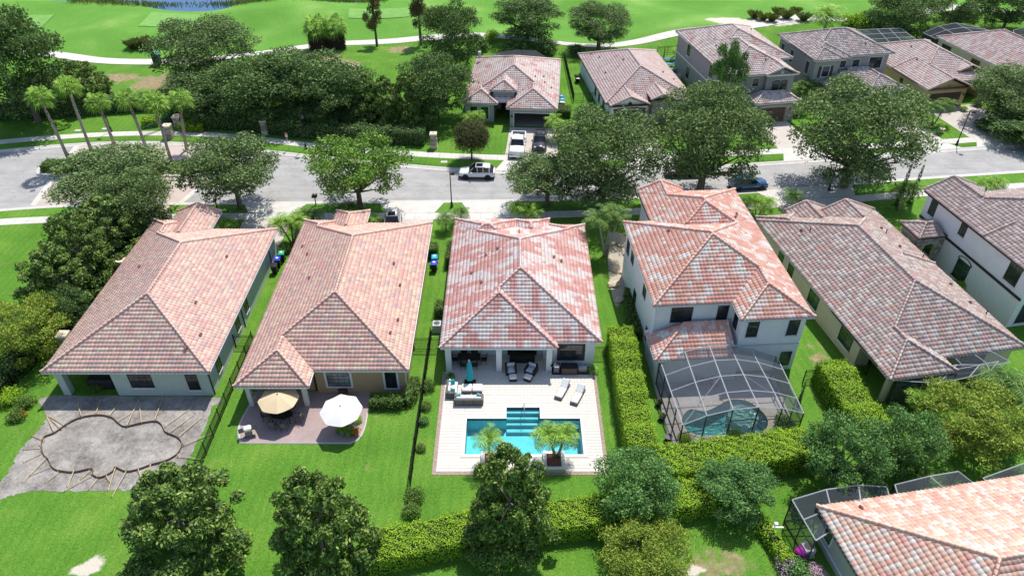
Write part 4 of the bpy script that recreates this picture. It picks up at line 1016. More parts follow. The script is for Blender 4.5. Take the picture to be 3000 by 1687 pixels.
def pool_plaster():
    m, t, b, o = nodes('pool plaster'); co = worldcoord(t); n = noise(t, 1.1, 4, .6, co)
    c = ramp(t, n.outputs[0], [(.3, (0.20, 0.56, 0.60)), (.7, (0.28, 0.65, 0.68))]); t.links.new(c, b.inputs['Base Color']); b.inputs['Roughness'].default_value = .7
    return m
M_PLAST = pool_plaster()
pool = thing('swimming_pool', 'rectangular turquoise swimming pool with steps in the ivory terrace', 'swimming pool', (0, 0, 0))
m = MB(); dz = -1.35
def wallq(a, b, z0, z1): m.quad((a[0], a[1], z0), (b[0], b[1], z0), (b[0], b[1], z1), (a[0], a[1], z1))
ring = [(PX0, PY0), (PX1, PY0), (PX1, PY1), (NX1, PY1), (NX1, NY1), (NX0, NY1), (NX0, PY1), (PX0, PY1)]
for i in range(8): wallq(ring[i], ring[(i + 1) % 8], dz, .02)
m.quad((PX0, PY0, dz), (PX1, PY0, dz), (PX1, PY1, dz), (PX0, PY1, dz)); m.quad((NX0, PY1, dz), (NX1, PY1, dz), (NX1, NY1, dz), (NX0, NY1, dz))
m.build('basin', M_PLAST, pool)
for i in range(4):
    MB().box(NX0 + .003, NX1 - .003, NY1 - .4 * (i + 1) - (0 if i < 3 else .12), NY1 - .4 * i - .002, dz, -.28 - .27 * i).build('step', M_PLAST, pool)
    MB().box(NX0 + .01, NX1 - .01, NY1 - .4 * (i + 1) - (0.015 if i < 3 else .135), NY1 - .4 * (i + 1) + .05 - (0 if i < 3 else .12), -.30 - .27 * i, -.275 - .27 * i).build('step_edge', plain('navy tile', (0.02, 0.05, 0.10), .3), pool)
m = MB()
for i in range(8):
    a, b_ = Vector(ring[i]), Vector(ring[(i + 1) % 8]); d = (b_ - a).normalized(); n2 = Vector((-d.y, d.x)) * .012
    m.quad((*(a + n2), -.2), (*(b_ + n2), -.2), (*(b_ + n2), .012), (*(a + n2), .012))
m.build('waterline_tile', plain('navy tile', (0.02, 0.05, 0.10), .3), pool)
m = MB(); zz = -.1; m.quad((PX0, PY0, zz), (PX1, PY0, zz), (PX1, PY1, zz), (PX0, PY1, zz)); m.quad((NX0, PY1, zz), (NX1, PY1, zz), (NX1, NY1, zz), (NX0, NY1, zz)); m.build('water', M_WATER, pool)
M_STEEL = plain('stainless steel', (0.6, 0.6, 0.62), .2, .03, metal=.9)
m = MB(); m.tube([(1.0, 41.9, 0), (1.0, 41.9, .8), (1.0, 41.75, .9), (1.0, 41.4, .8), (1.0, 40.7, .35), (1.0, 40.55, .1), (1.0, 40.6, -.3)], .028, 6)
m.build('pool_handrail', M_STEEL, label='bent steel handrail at the pool steps', category='handrail')
def planter_box(x0, x1, y0, y1, h, label):
    t = thing('planter_box', label, 'planter', ((x0 + x1) / 2, (y0 + y1) / 2, 0)); w, d = (x1 - x0) / 2, (y1 - y0) / 2; b = .27
    m = MB()
    for r in ((-w, -w + b, -d, d), (w - b, w, -d, d), (-w + b, w - b, -d, -d + b), (-w + b, w - b, d - b, d)): m.box(r[0], r[1], r[2], r[3], 0, h)
    m.build('wall', M_COPE, t); MB().box(-w + b, w - b, -d + b, d - b, 0, h - .12).build('soil', plain('red mulch', (0.16, 0.06, 0.04), .95, .3, 10, .8, 20), t)
    return t
planter_box(-2.35, -.95, 35.2, 36.72, .42, 'white square planter at the left of the pool edge, single palm'); planter_box(2.35, 4.0, 34.95, 36.72, .42, 'white square planter at the right of the pool edge, twin palms')

# --- paver patio of H2
sheet('patio', M_PAVR, [tuple(at(*p).xy) for p in ((740, 1150), (748, 1158), (703, 1240), (701, 1262), (700, 1280), (708, 1292), (725, 1297), (1000, 1298), (1030, 1296), (1052, 1283), (1068, 1250), (1080, 1190), (1085, 1150))] + [(-12, 43.5), (-21.4, 43.5)], .02)
m = MB(); e = [tuple(at(*p).xy) for p in ((748, 1158), (703, 1240), (700, 1280), (708, 1292), (725, 1297), (1000, 1298), (1030, 1296), (1052, 1283), (1068, 1250), (1080, 1190))]
m.tube([(x, y, .02) for x, y in spline(e, 4, False)], .08, 4); m.build('patio_edging', M_CONC, kind='structure')

# --- bare ground and pool formwork behind H1
def dirt():
    m, t, b, o = nodes('bare grey soil'); co = worldcoord(t)
    n1 = noise(t, .45, 7, .7, co); n2 = noise(t, 3.5, 6, .75, co); n3 = noise(t, 16, 4, .7, co)
    c = ramp(t, n1.outputs[0], [(.34, (0.11, 0.10, 0.095)), (.48, (0.27, 0.25, 0.23)), (.62, (0.47, 0.445, 0.41))])
    c = mixc(t, mth(t, 'MULTIPLY', n2.outputs[0], .7), c, ramp(t, n2.outputs[0], [(.35, (0.13, 0.12, 0.11)), (.65, (0.45, 0.43, 0.395))]))
    c = mixc(t, .6, c, ramp(t, n3.outputs[0], [(.25, (.6, .6, .6)), (.75, (1.35, 1.35, 1.35))]), 'MULTIPLY')
    t.links.new(c, b.inputs['Base Color']); b.inputs['Roughness'].default_value = .95; b.inputs['Specular IOR Level'].default_value = .1
    bump(t, b, mth(t, 'ADD', n2.outputs[0], mth(t, 'MULTIPLY', n3.outputs[0], .4)), 1.0, .12)
    return m
def cr(pts, o=(0, 1125), s=.3882): return [(o[0] + a * s, o[1] + b * s) for a, b in pts]
dp = [tuple(at(*p).xy) for p in cr([(330, 175), (400, 90), (1600, 105), (1590, 185), (1520, 380), (1420, 560), (1330, 690), (1160, 800), (900, 800), (480, 806), (300, 800), (150, 822), (20, 865), (-60, 880), (-60, 790), (60, 680), (140, 520), (260, 380), (330, 300), (350, 230)])]
rr = random.Random(3); dps = []
for x, y in spline(dp, 8): dps.append((x + rr.uniform(-.12, .12), y + rr.uniform(-.12, .12)))
sheet('bare_soil', dirt(), dps, .016)
fw = thing('pool_formwork', 'brown curved form boards braced by timber stakes on the bare soil', 'formwork')
fo = [at(*p, .15) for p in cr([(310, 470), (325, 400), (415, 360), (500, 300), (600, 250), (740, 228), (840, 245), (890, 285), (945, 315), (1060, 290), (1170, 275), (1220, 300), (1250, 355), (1330, 390), (1370, 430), (1365, 480), (1330, 530), (1250, 575), (1140, 605), (1040, 640), (950, 655), (870, 625), (850, 655), (790, 690), (740, 700), (695, 675), (690, 635), (560, 660), (450, 650), (395, 625), (360, 560), (330, 530)])]
FO = spline([(p.x, p.y) for p in fo], 6)
m = MB(); nF = len(FO)
for i, (x, y) in enumerate(FO):
    a = Vector(FO[i - 1]); b_ = Vector(FO[(i + 1) % nF]); d = (b_ - a).normalized(); n2 = Vector((d.y, -d.x)) * .03
    for (dx, zz) in ((0, -.05), (0, .21), (1, .21), (1, -.05)): m.v.append((x + n2.x * dx, y + n2.y * dx, zz))
for i in range(nF):
    a = 4 * i; b_ = 4 * ((i + 1) % nF)
    for k in range(4): m.f.append((a + k, b_ + k, b_ + (k + 1) % 4, a + (k + 1) % 4))
m.build('form_board', plain('brown hardboard', (0.20, 0.125, 0.085), .8, .25, 3), fw)
M_LUMB = plain('raw lumber', (0.56, 0.43, 0.27), .8, .15, 5)
for a, b_ in (((590, 160), (612, 240)), ((755, 130), (722, 222)), ((900, 140), (820, 235)), ((1010, 208), (880, 275)), ((1045, 120), (955, 310)), ((1050, 130), (1065, 285)), ((1230, 100), (1165, 270)), ((1445, 180), (1240, 310)), ((1475, 225), (1268, 362)), ((1540, 240), (1345, 388)), ((1625, 365), (1380, 450)), ((1540, 575), (1335, 530)), ((350, 240), (405, 355)), ((350, 235), (497, 300)), ((380, 265), (460, 328)), ((240, 390), (330, 412)), ((175, 495), (300, 465)), ((180, 590), (305, 510)), ((170, 745), (345, 550)), ((230, 690), (375, 612)), ((345, 745), (440, 655)), ((510, 775), (560, 640)), ((490, 805), (685, 680)), ((610, 720), (680, 640)), ((670, 795), (735, 705)), ((815, 800), (870, 625)), ((830, 740), (800, 685)), ((845, 850), (950, 655)), ((1075, 735), (1040, 635)), ((1110, 780), (1135, 600)), ((1255, 620), (1240, 575))):
    A = at(*cr([a])[0], .04); B_ = at(*cr([b_])[0], .26); MB().tube([A, B_], .034, 4).build('brace', M_LUMB, fw)
    for P_, h in ((A, .22), (B_, .42)):
        MB().tube([(P_.x, P_.y, -.05), (P_.x + rr.uniform(-.03, .03), P_.y, h)], .028, 4).build('stake', M_LUMB, fw)

# ================================================================ VEGETATION
def leaf_mat(name, cols, rough=0.65, trans=0.18, spec=0.12, clump=0.42, cscale=0.9):
    """cols: dark, mid, light - picked leaf by leaf, drifting in clumps"""
    m, t, b, o = nodes(name)
    g = N(t, 'ShaderNodeNewGeometry'); n = noise(t, cscale, 3, .6, g.outputs['Position'])
    f = mth(t, 'ADD', mth(t, 'MULTIPLY', g.outputs['Random Per Island'], 1 - clump), mth(t, 'MULTIPLY', mth(t, 'SUBTRACT', n.outputs[0], .0), clump))
    c = ramp(t, f, [(.25, cols[0]), (.52, cols[1]), (.74, cols[2]), (.9, tuple(min(.8, v * 1.35) for v in cols[2]))])
    oi = N(t, 'ShaderNodeObjectInfo'); c = mixc(t, .3, c, ramp(t, oi.outputs['Random'], [(0, (.75, .8, .75)), (1, (1.2, 1.15, 1.1))]), 'MULTIPLY')
    t.links.new(c, b.inputs['Base Color']); b.inputs['Roughness'].default_value = rough; b.inputs['Specular IOR Level'].default_value = spec
    tr = N(t, 'ShaderNodeBsdfTranslucent'); t.links.new(mixc(t, .5, c, (.25, .34, .03)), tr.inputs[0])
    mx = N(t, 'ShaderNodeMixShader'); mx.inputs[0].default_value = trans
    t.links.new(b.outputs[0], mx.inputs[1]); t.links.new(tr.outputs[0], mx.inputs[2]); t.links.new(mx.outputs[0], o.inputs[0])
    return m
L_OAK = leaf_mat('oak leaf', [(0.05, 0.09, 0.032), (0.125, 0.205, 0.07), (0.26, 0.35, 0.14)])
L_LIME = leaf_mat('bright oak leaf', [(0.06, 0.14, 0.022), (0.15, 0.285, 0.05), (0.28, 0.44, 0.095)])
L_DARK = leaf_mat('dark oak leaf', [(0.03, 0.07, 0.022), (0.085, 0.165, 0.05), (0.20, 0.30, 0.10)])
L_MAG = leaf_mat('magnolia leaf', [(0.028, 0.07, 0.016), (0.09, 0.175, 0.034), (0.29, 0.39, 0.08)], .5, .18, .25, .45, 1.1)
L_HEDGE = leaf_mat('hedge leaf', [(0.14, 0.29, 0.02), (0.28, 0.48, 0.03), (0.43, 0.62, 0.055)], .6, .28, .12, .35, 1.4)
L_HEDGE2 = leaf_mat('dull hedge leaf', [(0.045, 0.10, 0.02), (0.10, 0.19, 0.035), (0.18, 0.28, 0.06)], .6, .2, .15, .45)
L_YELL = leaf_mat('yellow green leaf', [(0.075, 0.135, 0.016), (0.20, 0.29, 0.038), (0.38, 0.46, 0.075)], .6, .25, .12, .45)
L_SILV = leaf_mat('fresh shrub leaf', [(0.035, 0.10, 0.028), (0.10, 0.24, 0.06), (0.23, 0.40, 0.12)], .6, .18, .15, .45)
L_PALM = leaf_mat('palm leaf', [(0.08, 0.19, 0.02), (0.20, 0.38, 0.05), (0.36, 0.54, 0.10)], .6, .22, .12, .3, 2.0)
L_PALM2 = leaf_mat('dark palm leaf', [(0.055, 0.125, 0.025), (0.115, 0.22, 0.05), (0.20, 0.31, 0.085)], .6, .2, .12, .3, 2.0)
L_RUST = leaf_mat('rusty cypress leaf', [(0.05, 0.06, 0.02), (0.12, 0.10, 0.035), (0.24, 0.15, 0.06)], .6, .15, .2, .6, .6)
L_PINK = leaf_mat('pink blossom', [(0.45, 0.25, 0.38), (0.60, 0.40, 0.52), (0.7, 0.55, 0.62)], .6, .2)
L_RED = leaf_mat('red leaf', [(0.20, 0.02, 0.05), (0.35, 0.05, 0.08), (0.45, 0.15, 0.12)], .4, .2)
L_ORNG = leaf_mat('orange leaf', [(0.45, 0.16, 0.02), (0.6, 0.28, 0.03), (0.65, 0.42, 0.06)], .4, .2)
L_REED = leaf_mat('reed blade', [(0.10, 0.13, 0.03), (0.18, 0.22, 0.06), (0.30, 0.30, 0.12)], .6, .2, .2, .3)
M_BARK = plain('grey bark', (0.155, 0.125, 0.10), .95, .3, 5, .8, 14, spec=.1)
M_BARK2 = plain('pale bark', (0.25, 0.22, 0.19), .95, .25, 5, .8, 14, spec=.1)
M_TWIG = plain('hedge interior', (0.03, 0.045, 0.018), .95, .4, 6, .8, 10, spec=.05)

def rnd_dirs(n):
    v = rng.normal(size=(n, 3)); return v / np.linalg.norm(v, axis=1)[:, None]
def cards(P, Nn, size, mat, name, aspect=.55, var=.35):
    """leaf shaped four sided faces at P facing Nn"""
    n = len(P); Nn = Nn / np.linalg.norm(Nn, axis=1)[:, None]
    a = np.cross(Nn, rnd_dirs(n)); a /= np.linalg.norm(a, axis=1)[:, None] + 1e-9; b = np.cross(Nn, a)
    s = size * (1 + var * rng.uniform(-1, 1, n))[:, None]
    V = np.stack([P - a * s * .5, P + b * s * aspect * .5 + a * s * .08, P + a * s * .5, P - b * s * aspect * .5 + a * s * .08], 1).reshape(-1, 3)
    F = np.arange(4 * n).reshape(-1, 4)
    return npmesh(name, V, F, mat)
def blob_points(blobs, n, shell=.62, low=.35):
    B = np.array(blobs); A = (B[:, 3] * B[:, 4] + B[:, 4] * B[:, 5] + B[:, 3] * B[:, 5]); k = rng.choice(len(B), n, p=A / A.sum())
    d = rnd_dirs(n); d[:, 2] = np.where((d[:, 2] < -low), -d[:, 2] * rng.uniform(0, 1, n), d[:, 2]); d /= np.linalg.norm(d, axis=1)[:, None]
    r = (shell + (1 - shell) * rng.uniform(0, 1, n) ** .6) * (1 + .12 * rng.normal(size=n))
    P = B[k, :3] + d * B[k, 3:6] * r[:, None]
    return P, d
def crown_mesh(name, blobs, n, size, mat, up=.45, rand=.75, out=.6, shell=.6, aspect=.55, low=.35):
    P, d = blob_points(blobs, n, shell, low)
    Nn = d * out + np.array([0, 0, up]) + rnd_dirs(n) * rand
    return cards(P, Nn, size, mat, name, aspect)
def spread_blobs(nb, R_, zc, rz, br, seed):
    """lumps spread through a domed crown"""
    r = random.Random(seed); B = []
    for i in range(nb):
        a = i * 2.399 + r.uniform(-.4, .4); f = math.sqrt((i + .5) / nb)
        hr = f * (R_ - br * .6); up = 1 if i % 3 else -1
        z = zc + (rz - br * .4) * (1 - f ** 3) ** .5 * (r.uniform(.25, 1.0) if up > 0 else -r.uniform(.2, .95)) + r.uniform(-.4, .4)
        b = br * r.uniform(.6, 1.25)
        B.append((hr * math.cos(a), hr * math.sin(a), z, b, b, b * .72))
    return B
def trunk_mesh(name, h, r0, tips, mat, lean=(0, 0)):
    m = MB(); f = Vector((lean[0], lean[1], h)); m.tube([(0, 0, -.15), (lean[0] * .3, lean[1] * .3, h * .4), f], [r0 * 1.25, r0, r0 * .85], 8, False)
    rr_ = random.Random(int(h * 100))
    for t in tips:
        T = Vector(t[:3]); mid = f.lerp(T, .5) + Vector((rr_.uniform(-.2, .2), rr_.uniform(-.2, .2), -.15))
        m.tube([f - Vector((0, 0, .15)), mid, T], [r0 * .5, r0 * .3, r0 * .07], 5, False)
        for q in range(2):
            s = mid.lerp(T, .3 + .3 * q); e = T + Vector((rr_.uniform(-.9, .9), rr_.uniform(-.9, .9), rr_.uniform(-.2, .7)))
            m.tube([s, s.lerp(e, .5) + Vector((0, 0, .1)), e], [r0 * .16, r0 * .1, r0 * .03], 4, False)
    return m.mesh(name, mat, True)
def tree_proto(kind, seed):
    if kind == 'oak':       # airy street oak: R 4.4, crown centre 5.6
        B = spread_blobs(44, 4.6, 5.6, 3.3, 1.3, seed); me = crown_mesh('crown', B, 19000, .28, L_OAK, .25, 1.0, .5, .35, .45, .8); tr = trunk_mesh('trunk', 2.5, .24, B[::2], M_BARK)
    elif kind == 'lime':
        B = spread_blobs(36, 4.6, 5.6, 3.0, 1.2, seed); me = crown_mesh('crown', B, 15000, .29, L_LIME, .25, 1.0, .5, .35, .45, .8); tr = trunk_mesh('trunk', 2.3, .26, B[::2], M_BARK)
    elif kind == 'bigoak':  # dense, rounded
        B = spread_blobs(60, 4.5, 5.4, 4.2, 1.2, seed); me = crown_mesh('crown', B, 30000, .225, L_OAK, .25, 1.0, .55, .45, .45, .6); tr = trunk_mesh('trunk', 2.2, .3, B[::3], M_BARK)
    elif kind == 'dark':
        B = spread_blobs(54, 4.6, 5.4, 4.9, 1.35, seed); me = crown_mesh('crown', B, 22000, .29, L_DARK, .25, 1.0, .55, .45, .45, .6); tr = trunk_mesh('trunk', 2.2, .26, B[::3], M_BARK)
    elif kind == 'mag':     # magnolia: cone shaped, large glossy leaves in tufts
        r = random.Random(seed); B = []
        for i in range(80):
            f = i / 80; z = .7 + 9.3 * f; R_ = 4.4 * (max(0.0, 1 - ((f - .28) / .76) ** 2)) ** .62; a = i * 2.399; q = R_ * r.uniform(.45, .98)
            b = r.uniform(.7, 1.25) * (1 - .45 * f); B.append((q * math.cos(a), q * math.sin(a), z, b, b, b * .8))
        me = crown_mesh('crown', B, 24000, .36, L_MAG, .4, .85, .7, .55, .42, .7); tr = trunk_mesh('trunk', 5.5, .17, B[::9], M_BARK2)
    elif kind == 'yel':     # loose yellow green ornamental
        B = spread_blobs(46, 4.5, 5.2, 4.5, 1.1, seed); me = crown_mesh('crown', B, 18000, .28, L_YELL, .25, 1.0, .5, .3, .35, .8); tr = trunk_mesh('trunk', 1.2, .16, B[::2], M_BARK2)
    elif kind == 'fresh':
        B = spread_blobs(48, 4.5, 5.2, 4.6, 1.15, seed); me = crown_mesh('crown', B, 19000, .29, L_SILV, .25, 1.0, .5, .35, .42, .8); tr = trunk_mesh('trunk', 1.4, .18, B[::2], M_BARK2)
    elif kind == 'cyp':     # thin bald cypress with rusty sprays
        r = random.Random(seed); B = []
        for i in range(24):
            z = r.uniform(3.5, 10.5); q = r.uniform(.4, 2.6) * (1 - (z - 3.5) / 11); a = r.uniform(0, 6.28); b = r.uniform(.55, 1.0); B.append((q * math.cos(a), q * math.sin(a), z, b, b, b))
        me = crown_mesh('crown', B, 6500, .3, L_RUST, .2, 1, .4, .3, .4, 1); tr = trunk_mesh('trunk', 9.5, .24, B[::4], M_BARK)
    return me, tr
PROTO = {}
for k_, ns in (('oak', 2), ('lime', 1), ('bigoak', 2), ('dark', 3), ('mag', 3), ('yel', 1), ('fresh', 2), ('cyp', 2)):
    for i in range(ns): PROTO[k_, i] = tree_proto(k_, 11 * i + 5)
NM = {'oak': 'oak_tree', 'lime': 'oak_tree', 'bigoak': 'oak_tree', 'dark': 'oak_tree', 'mag': 'magnolia_tree', 'yel': 'ornamental_tree', 'fresh': 'ornamental_tree', 'cyp': 'cypress_tree'}
def tree(kind, v, px, py, ybase, wpx, label, group=None, zk=1.0, rz=None):
    """px, py: crown centre in the survey photograph; ybase: how far away it is rooted; wpx: crown width"""
    lo, hi = -5.0, 30.0
    for _ in range(40):
        md = (lo + hi) / 2
        if at(px, py, md).y > ybase: lo = md
        else: hi = md
    c = at(px, py, lo); dep = c.y * CT + (CAM_H - c.z) * ST; R_ = wpx / 2 * dep / FPX
    z0 = gz(c.x, ybase); sh = R_ / 4.4; sv = max(.25, (lo - z0) / 5.4) * zk
    me, tr = PROTO[kind, v]
    t = thing(NM[kind], label, 'tree', (c.x, ybase, z0), R(rz if rz is not None else (px * 37 + py * 11) % 360), group, (sh, sh, sv))
    link('crown', me, t); link('trunk', tr, t)
    return t

SO = 'street oaks along the near kerb'
tree('oak', 0, 332, 520, 73.2, 330, 'grey green street oak at the left, in front of the fan palms', SO)
tree('oak', 1, 675, 495, 73.3, 290, 'airy street oak in front of the brick crossing, beside a lone black mailbox', SO)
tree('lime', 0, 1039, 489, 73.3, 285, 'bright green spreading street oak next to the double mailbox', SO)
tree('bigoak', 0, 1776, 455, 74.0, 335, 'street oak between the dark parked car and the twin trunk palms', SO)
tree('oak', 1, 1605, 520, 74.2, 240, 'paler low street oak directly right of the white driveway apron', SO, rz=80)
tree('bigoak', 1, 2078, 405, 76.3, 350, 'large yellowish green street oak hiding the stone front of the gabled garage', SO)
tree('bigoak', 0, 2520, 385, 78.4, 385, 'largest round street oak, in front of the low garage wing', SO, rz=140)
tree('bigoak', 1, 2985, 275, 97, 270, 'oak at the right edge behind the dark garden bed', 'oaks at the right edge', rz=30)
tree('dark', 0, 3020, 370, 91.5, 260, 'oak cut off by the right edge, shading the driveway beside the street lamp', 'oaks at the right edge')
GO = 'trees at the edge of the golf course'
tree('dark', 1, 45, 195, 97.0, 290, 'tall dark oak cut off by the upper left edge', GO)
tree('bigoak', 0, 597, 145, 110.5, 300, 'large rounded oak standing alone by the green golf box', GO, rz=200)
RW = 'trees behind the far sidewalk, left of the open garage'
tree('dark', 2, 590, 270, 100.5, 230, 'dark leafy tree behind the rightmost fan palm', RW)
tree('dark', 0, 750, 262, 97.5, 260, 'dark oak behind the street sign, left one of the dense row', RW)
tree('dark', 1, 880, 245, 99.0, 290, 'broad dark oak in the middle of the dense row', RW, rz=70)
tree('dark', 2, 985, 272, 97.0, 230, 'bushy dark oak just right of the middle of the dense row', RW)
tree('mag', 0, 245, 245, 102.5, 150, 'small dark magnolia between the two leftmost fan palms', RW)
tree('mag', 1, 1055, 290, 96.0, 130, 'leftmost of three slim magnolias left of the pale stone pillar', RW)
tree('mag', 2, 1128, 300, 95.2, 125, 'middle one of three slim magnolias left of the pale stone pillar', RW)
tree('mag', 0, 1200, 295, 94.6, 130, 'rightmost of three slim magnolias, touching the pale stone pillar', RW, rz=100)
tree('dark', 1, 1275, 255, 98.0, 215, 'dark oak crowding the left side of the open garage house', RW, rz=10)
tree('dark', 0, 1320, 105, 117.5, 175, 'tall narrow dark tree behind the open garage house', GO, rz=45)
tree('cyp', 0, 1095, 50, 131.0, 120, 'thin rusty cypress by the cart path, left one of two', GO)
tree('cyp', 1, 1226, 35, 131.5, 140, 'thin greener cypress by the cart path, right one of two', GO)
tree('dark', 2, 1545, 50, 130.5, 205, 'weeping dark oak beyond the cart path, above the open garage roof', GO)
tree('bigoak', 1, 1758, 72, 126.5, 195, 'round oak beside the cart path, above the gabled garage roof', GO, rz=60)
tree('dark', 0, 2645, 45, 134.5, 190, 'dark oak left of the domed black screen cage at the top', GO, rz=20)
tree('bigoak', 0, 2815, 10, 139.0, 170, 'multi stemmed oak behind the domed black screen cage at the top', GO, rz=270)
tree('dark', 1, 2965, 20, 137.0, 170, 'dark oak in the upper right corner', GO, rz=120)
LM = 'trees along the left fence'
tree('mag', 1, 310, 665, 63.5, 220, 'farthest magnolia along the left fence, nearest the street', LM)
tree('mag', 2, 225, 730, 58.5, 200, 'second magnolia along the left fence, beside the farther stone post', LM)
tree('mag', 0, 165, 815, 54.5, 210, 'third magnolia along the left fence, darkest and densest', LM)
tree('yel', 0, 70, 960, 48.0, 250, 'yellow green tree at the left edge beside the nearer stone post', LM)
tree('dark', 0, 190, 905, 51.5, 130, 'dark bushy tree between the yellow green tree and the third magnolia', LM)
tree('oak', 0, 390, 585, 67.5, 210, 'grey green oak between the left magnolias and the sidewalk', LM, rz=200)
FG = 'magnolias along the bottom edge'
tree('mag', 0, 524, 1515, 28.0, 350, 'broad magnolia below the timber stakes, leftmost along the bottom', FG, rz=15)
tree('mag', 1, 926, 1540, 27.0, 305, 'magnolia below the striped lawn, second from left along the bottom', FG, rz=200)
tree('mag', 2, 1495, 1462, 28.6, 285, 'magnolia in front of the swimming pool planters', FG, rz=60, zk=.94)
tree('fresh', 0, 1863, 1425, 31.6, 250, 'deep green tree over the bright hedge right of the swimming pool')
tree('fresh', 1, 2160, 1430, 32.0, 225, 'thin tree with bare pale twigs below the screened kidney pool')
tree('yel', 0, 1893, 1610, 27.2, 275, 'yellow green ornamental tree at the bottom, on the thin lawn', rz=140)
tree('fresh', 1, 2475, 1325, 34.0, 250, 'grey green tree left of the red leaved plant, above the nearest screen cage', rz=60)
tree('fresh', 0, 2665, 1290, 35.5, 205, 'tree directly above the gap between the two nearest screen cages', rz=150)
tree('yel', 0, 2865, 1225, 38.0, 310, 'yellow green tree at the right edge in front of the flat screen cage', rz=250)
tree('fresh', 1, 2130, 240, 94.5, 110, 'small tree hiding the front corner of the mauve grey house')

# ---------------------------------------------------------------- palms
def feather_frond(m, base, az, el, L, droop, w, n=13):
    """rachis with leaflets both sides"""
    pts = []; p = Vector(base); e = el; d2 = Vector((math.cos(az), math.sin(az), 0)); side = Vector((-math.sin(az), math.cos(az), 0))
    for i in range(n + 1):
        pts.append((p.copy(), e)); p = p + (d2 * math.cos(e) + Vector((0, 0, math.sin(e)))) * (L / n); e -= droop / n
    for i in range(1, n + 1):
        a, e = pts[i]; f = i / n; ll = w * (math.sin(math.pi * min(1, .18 + f * .8)) ** .6 + .1); tdir = (d2 * math.cos(e) + Vector((0, 0, math.sin(e))))
        for s in (-1, 1):
            d = (side * s * .85 + tdir * .55 + Vector((0, 0, random.uniform(-.45, .1)))).normalized() * ll
            t = tdir * (L / n * .5)
            m.quad(a - t * .5, a + t * .5, a + d * 1.0 + t * .2, a + d * .7 - t * .5)
    for i in range(n):
        a, b = pts[i][0], pts[i + 1][0]; k = .02 * L / 1.5
        m.quad(a + side * k, b + side * k * .7, b - side * k * .7, a - side * k)
def palm_mesh(nf, L, droop, w, seed, el0=(.1, 1.25)):
    random.seed(seed); m = MB()
    for i in range(nf):
        f = i / nf; feather_frond(m, (0, 0, 0), i * 2.4 + random.uniform(-.2, .2), el0[0] + (el0[1] - el0[0]) * f + random.uniform(-.1, .1), L * random.uniform(.85, 1.1), droop * random.uniform(.8, 1.2), w * random.uniform(.9, 1.1))
    return m
def fan_mesh(nf, L, seed):
    random.seed(seed); m = MB()
    for i in range(nf):
        az = i * 2.4; el = -.55 + 1.6 * (i / nf) + random.uniform(-.1, .1); d = Vector((math.cos(az) * math.cos(el), math.sin(az) * math.cos(el), math.sin(el))); s = Vector((-math.sin(az), math.cos(az), 0)); u = d.cross(s)
        c = d * L * .5
        m.quad(s * .02, c + s * .02, c - s * .02, s * -.02)
        ns = 11
        for k in range(ns):
            a0 = -1.45 + 2.9 * k / ns; a1 = -1.45 + 2.9 * (k + .8) / ns; am = (a0 + a1) / 2; r = L * .62 * (1 - .15 * abs(am))
            p0 = c + (d * math.cos(a0) + s * math.sin(a0)) * r * .6; p1 = c + (d * math.cos(a1) + s * math.sin(a1)) * r * .6
            tip = c + (d * math.cos(am) + s * math.sin(am)) * r + Vector((0, 0, -.28 * L * random.uniform(.6, 1.2)))
            m.quad(c, p0, tip, p1)
    return m
FEATHER = [palm_mesh(22, 1.0, 1.8, .36, 3), palm_mesh(26, 1.0, 1.9, .33, 4), palm_mesh(17, 1.0, 1.6, .38, 9)]
FE_ME = [f.mesh('fronds', L_PALM) for f in FEATHER]; FE_DK = [f.mesh('fronds', L_PALM2) for f in FEATHER]
FAN_ME = [fan_mesh(26, 1.0, s).mesh('fronds', L_PALM) for s in (1, 2)]
M_PTRUNK = plain('palm trunk', (0.36, 0.315, 0.26), .9, .2, 6, .6, 18, spec=.1); M_BOOT = plain('palm boots', (0.13, 0.075, 0.045), .95, .35, 9, .9, 14, spec=.1)
M_GTRUNK = plain('pale palm trunk', (0.36, 0.35, 0.29), .85, .15, 6, .4, 18)
def zbase(px, py, x, y):
    """height at which the sight line through px, py passes over a plan point at distance y"""
    lo, hi = -3.0, 40.0
    for _ in range(40):
        md = (lo + hi) / 2
        if at(px, py, md).y > y: lo = md
        else: hi = md
    return lo
for i, (b, t_) in enumerate((((209.6, 485), (116, 285)), ((275.6, 464), (198, 255)), ((336, 425), (285, 300)), ((431, 439), (373, 292)), ((506.6, 491), (452, 300)), ((547, 437), (526, 292)))):
    g = at(*b); H_ = zbase(*t_, g.x, g.y) ; tx = at(*t_, H_).x
    nm = ['leftmost fan palm, with a rusty upper trunk', 'tallest fan palm, second from left', 'third fan palm from left, in front of a street lamp', 'fourth fan palm from left', 'fifth fan palm from left, beside the green gate', 'rightmost fan palm, beside the clipped box hedge'][i]
    t = thing('fan_palm', nm, 'palm tree', (g.x, g.y, 0), 0, 'fan palms at the entry')
    lx = (tx - g.x); m = MB(); m.tube([(0, 0, -.1), (lx * .25, 0, H_ * .33), (lx * .6, 0, H_ * .66), (lx, 0, H_)], [.26, .19, .17, .16], 9); m.build('trunk', M_PTRUNK, t, True)
    bt = MB(); k0 = .62 if i != 1 else .9
    for q in range(26):
        f = k0 + (1 - k0) * q / 26; a = q * 2.4; c = Vector((lx * f, 0, H_ * f)); d = Vector((math.cos(a), math.sin(a), 0))
        bt.tube([c + d * .12, c + d * .24 + Vector((0, 0, .22))], [.09, .05], 4)
    bt.build('leaf_boots', M_BOOT, t)
    link('fronds', FAN_ME[i % 2], t, (lx, 0, H_), i * 1.3, 1.75)
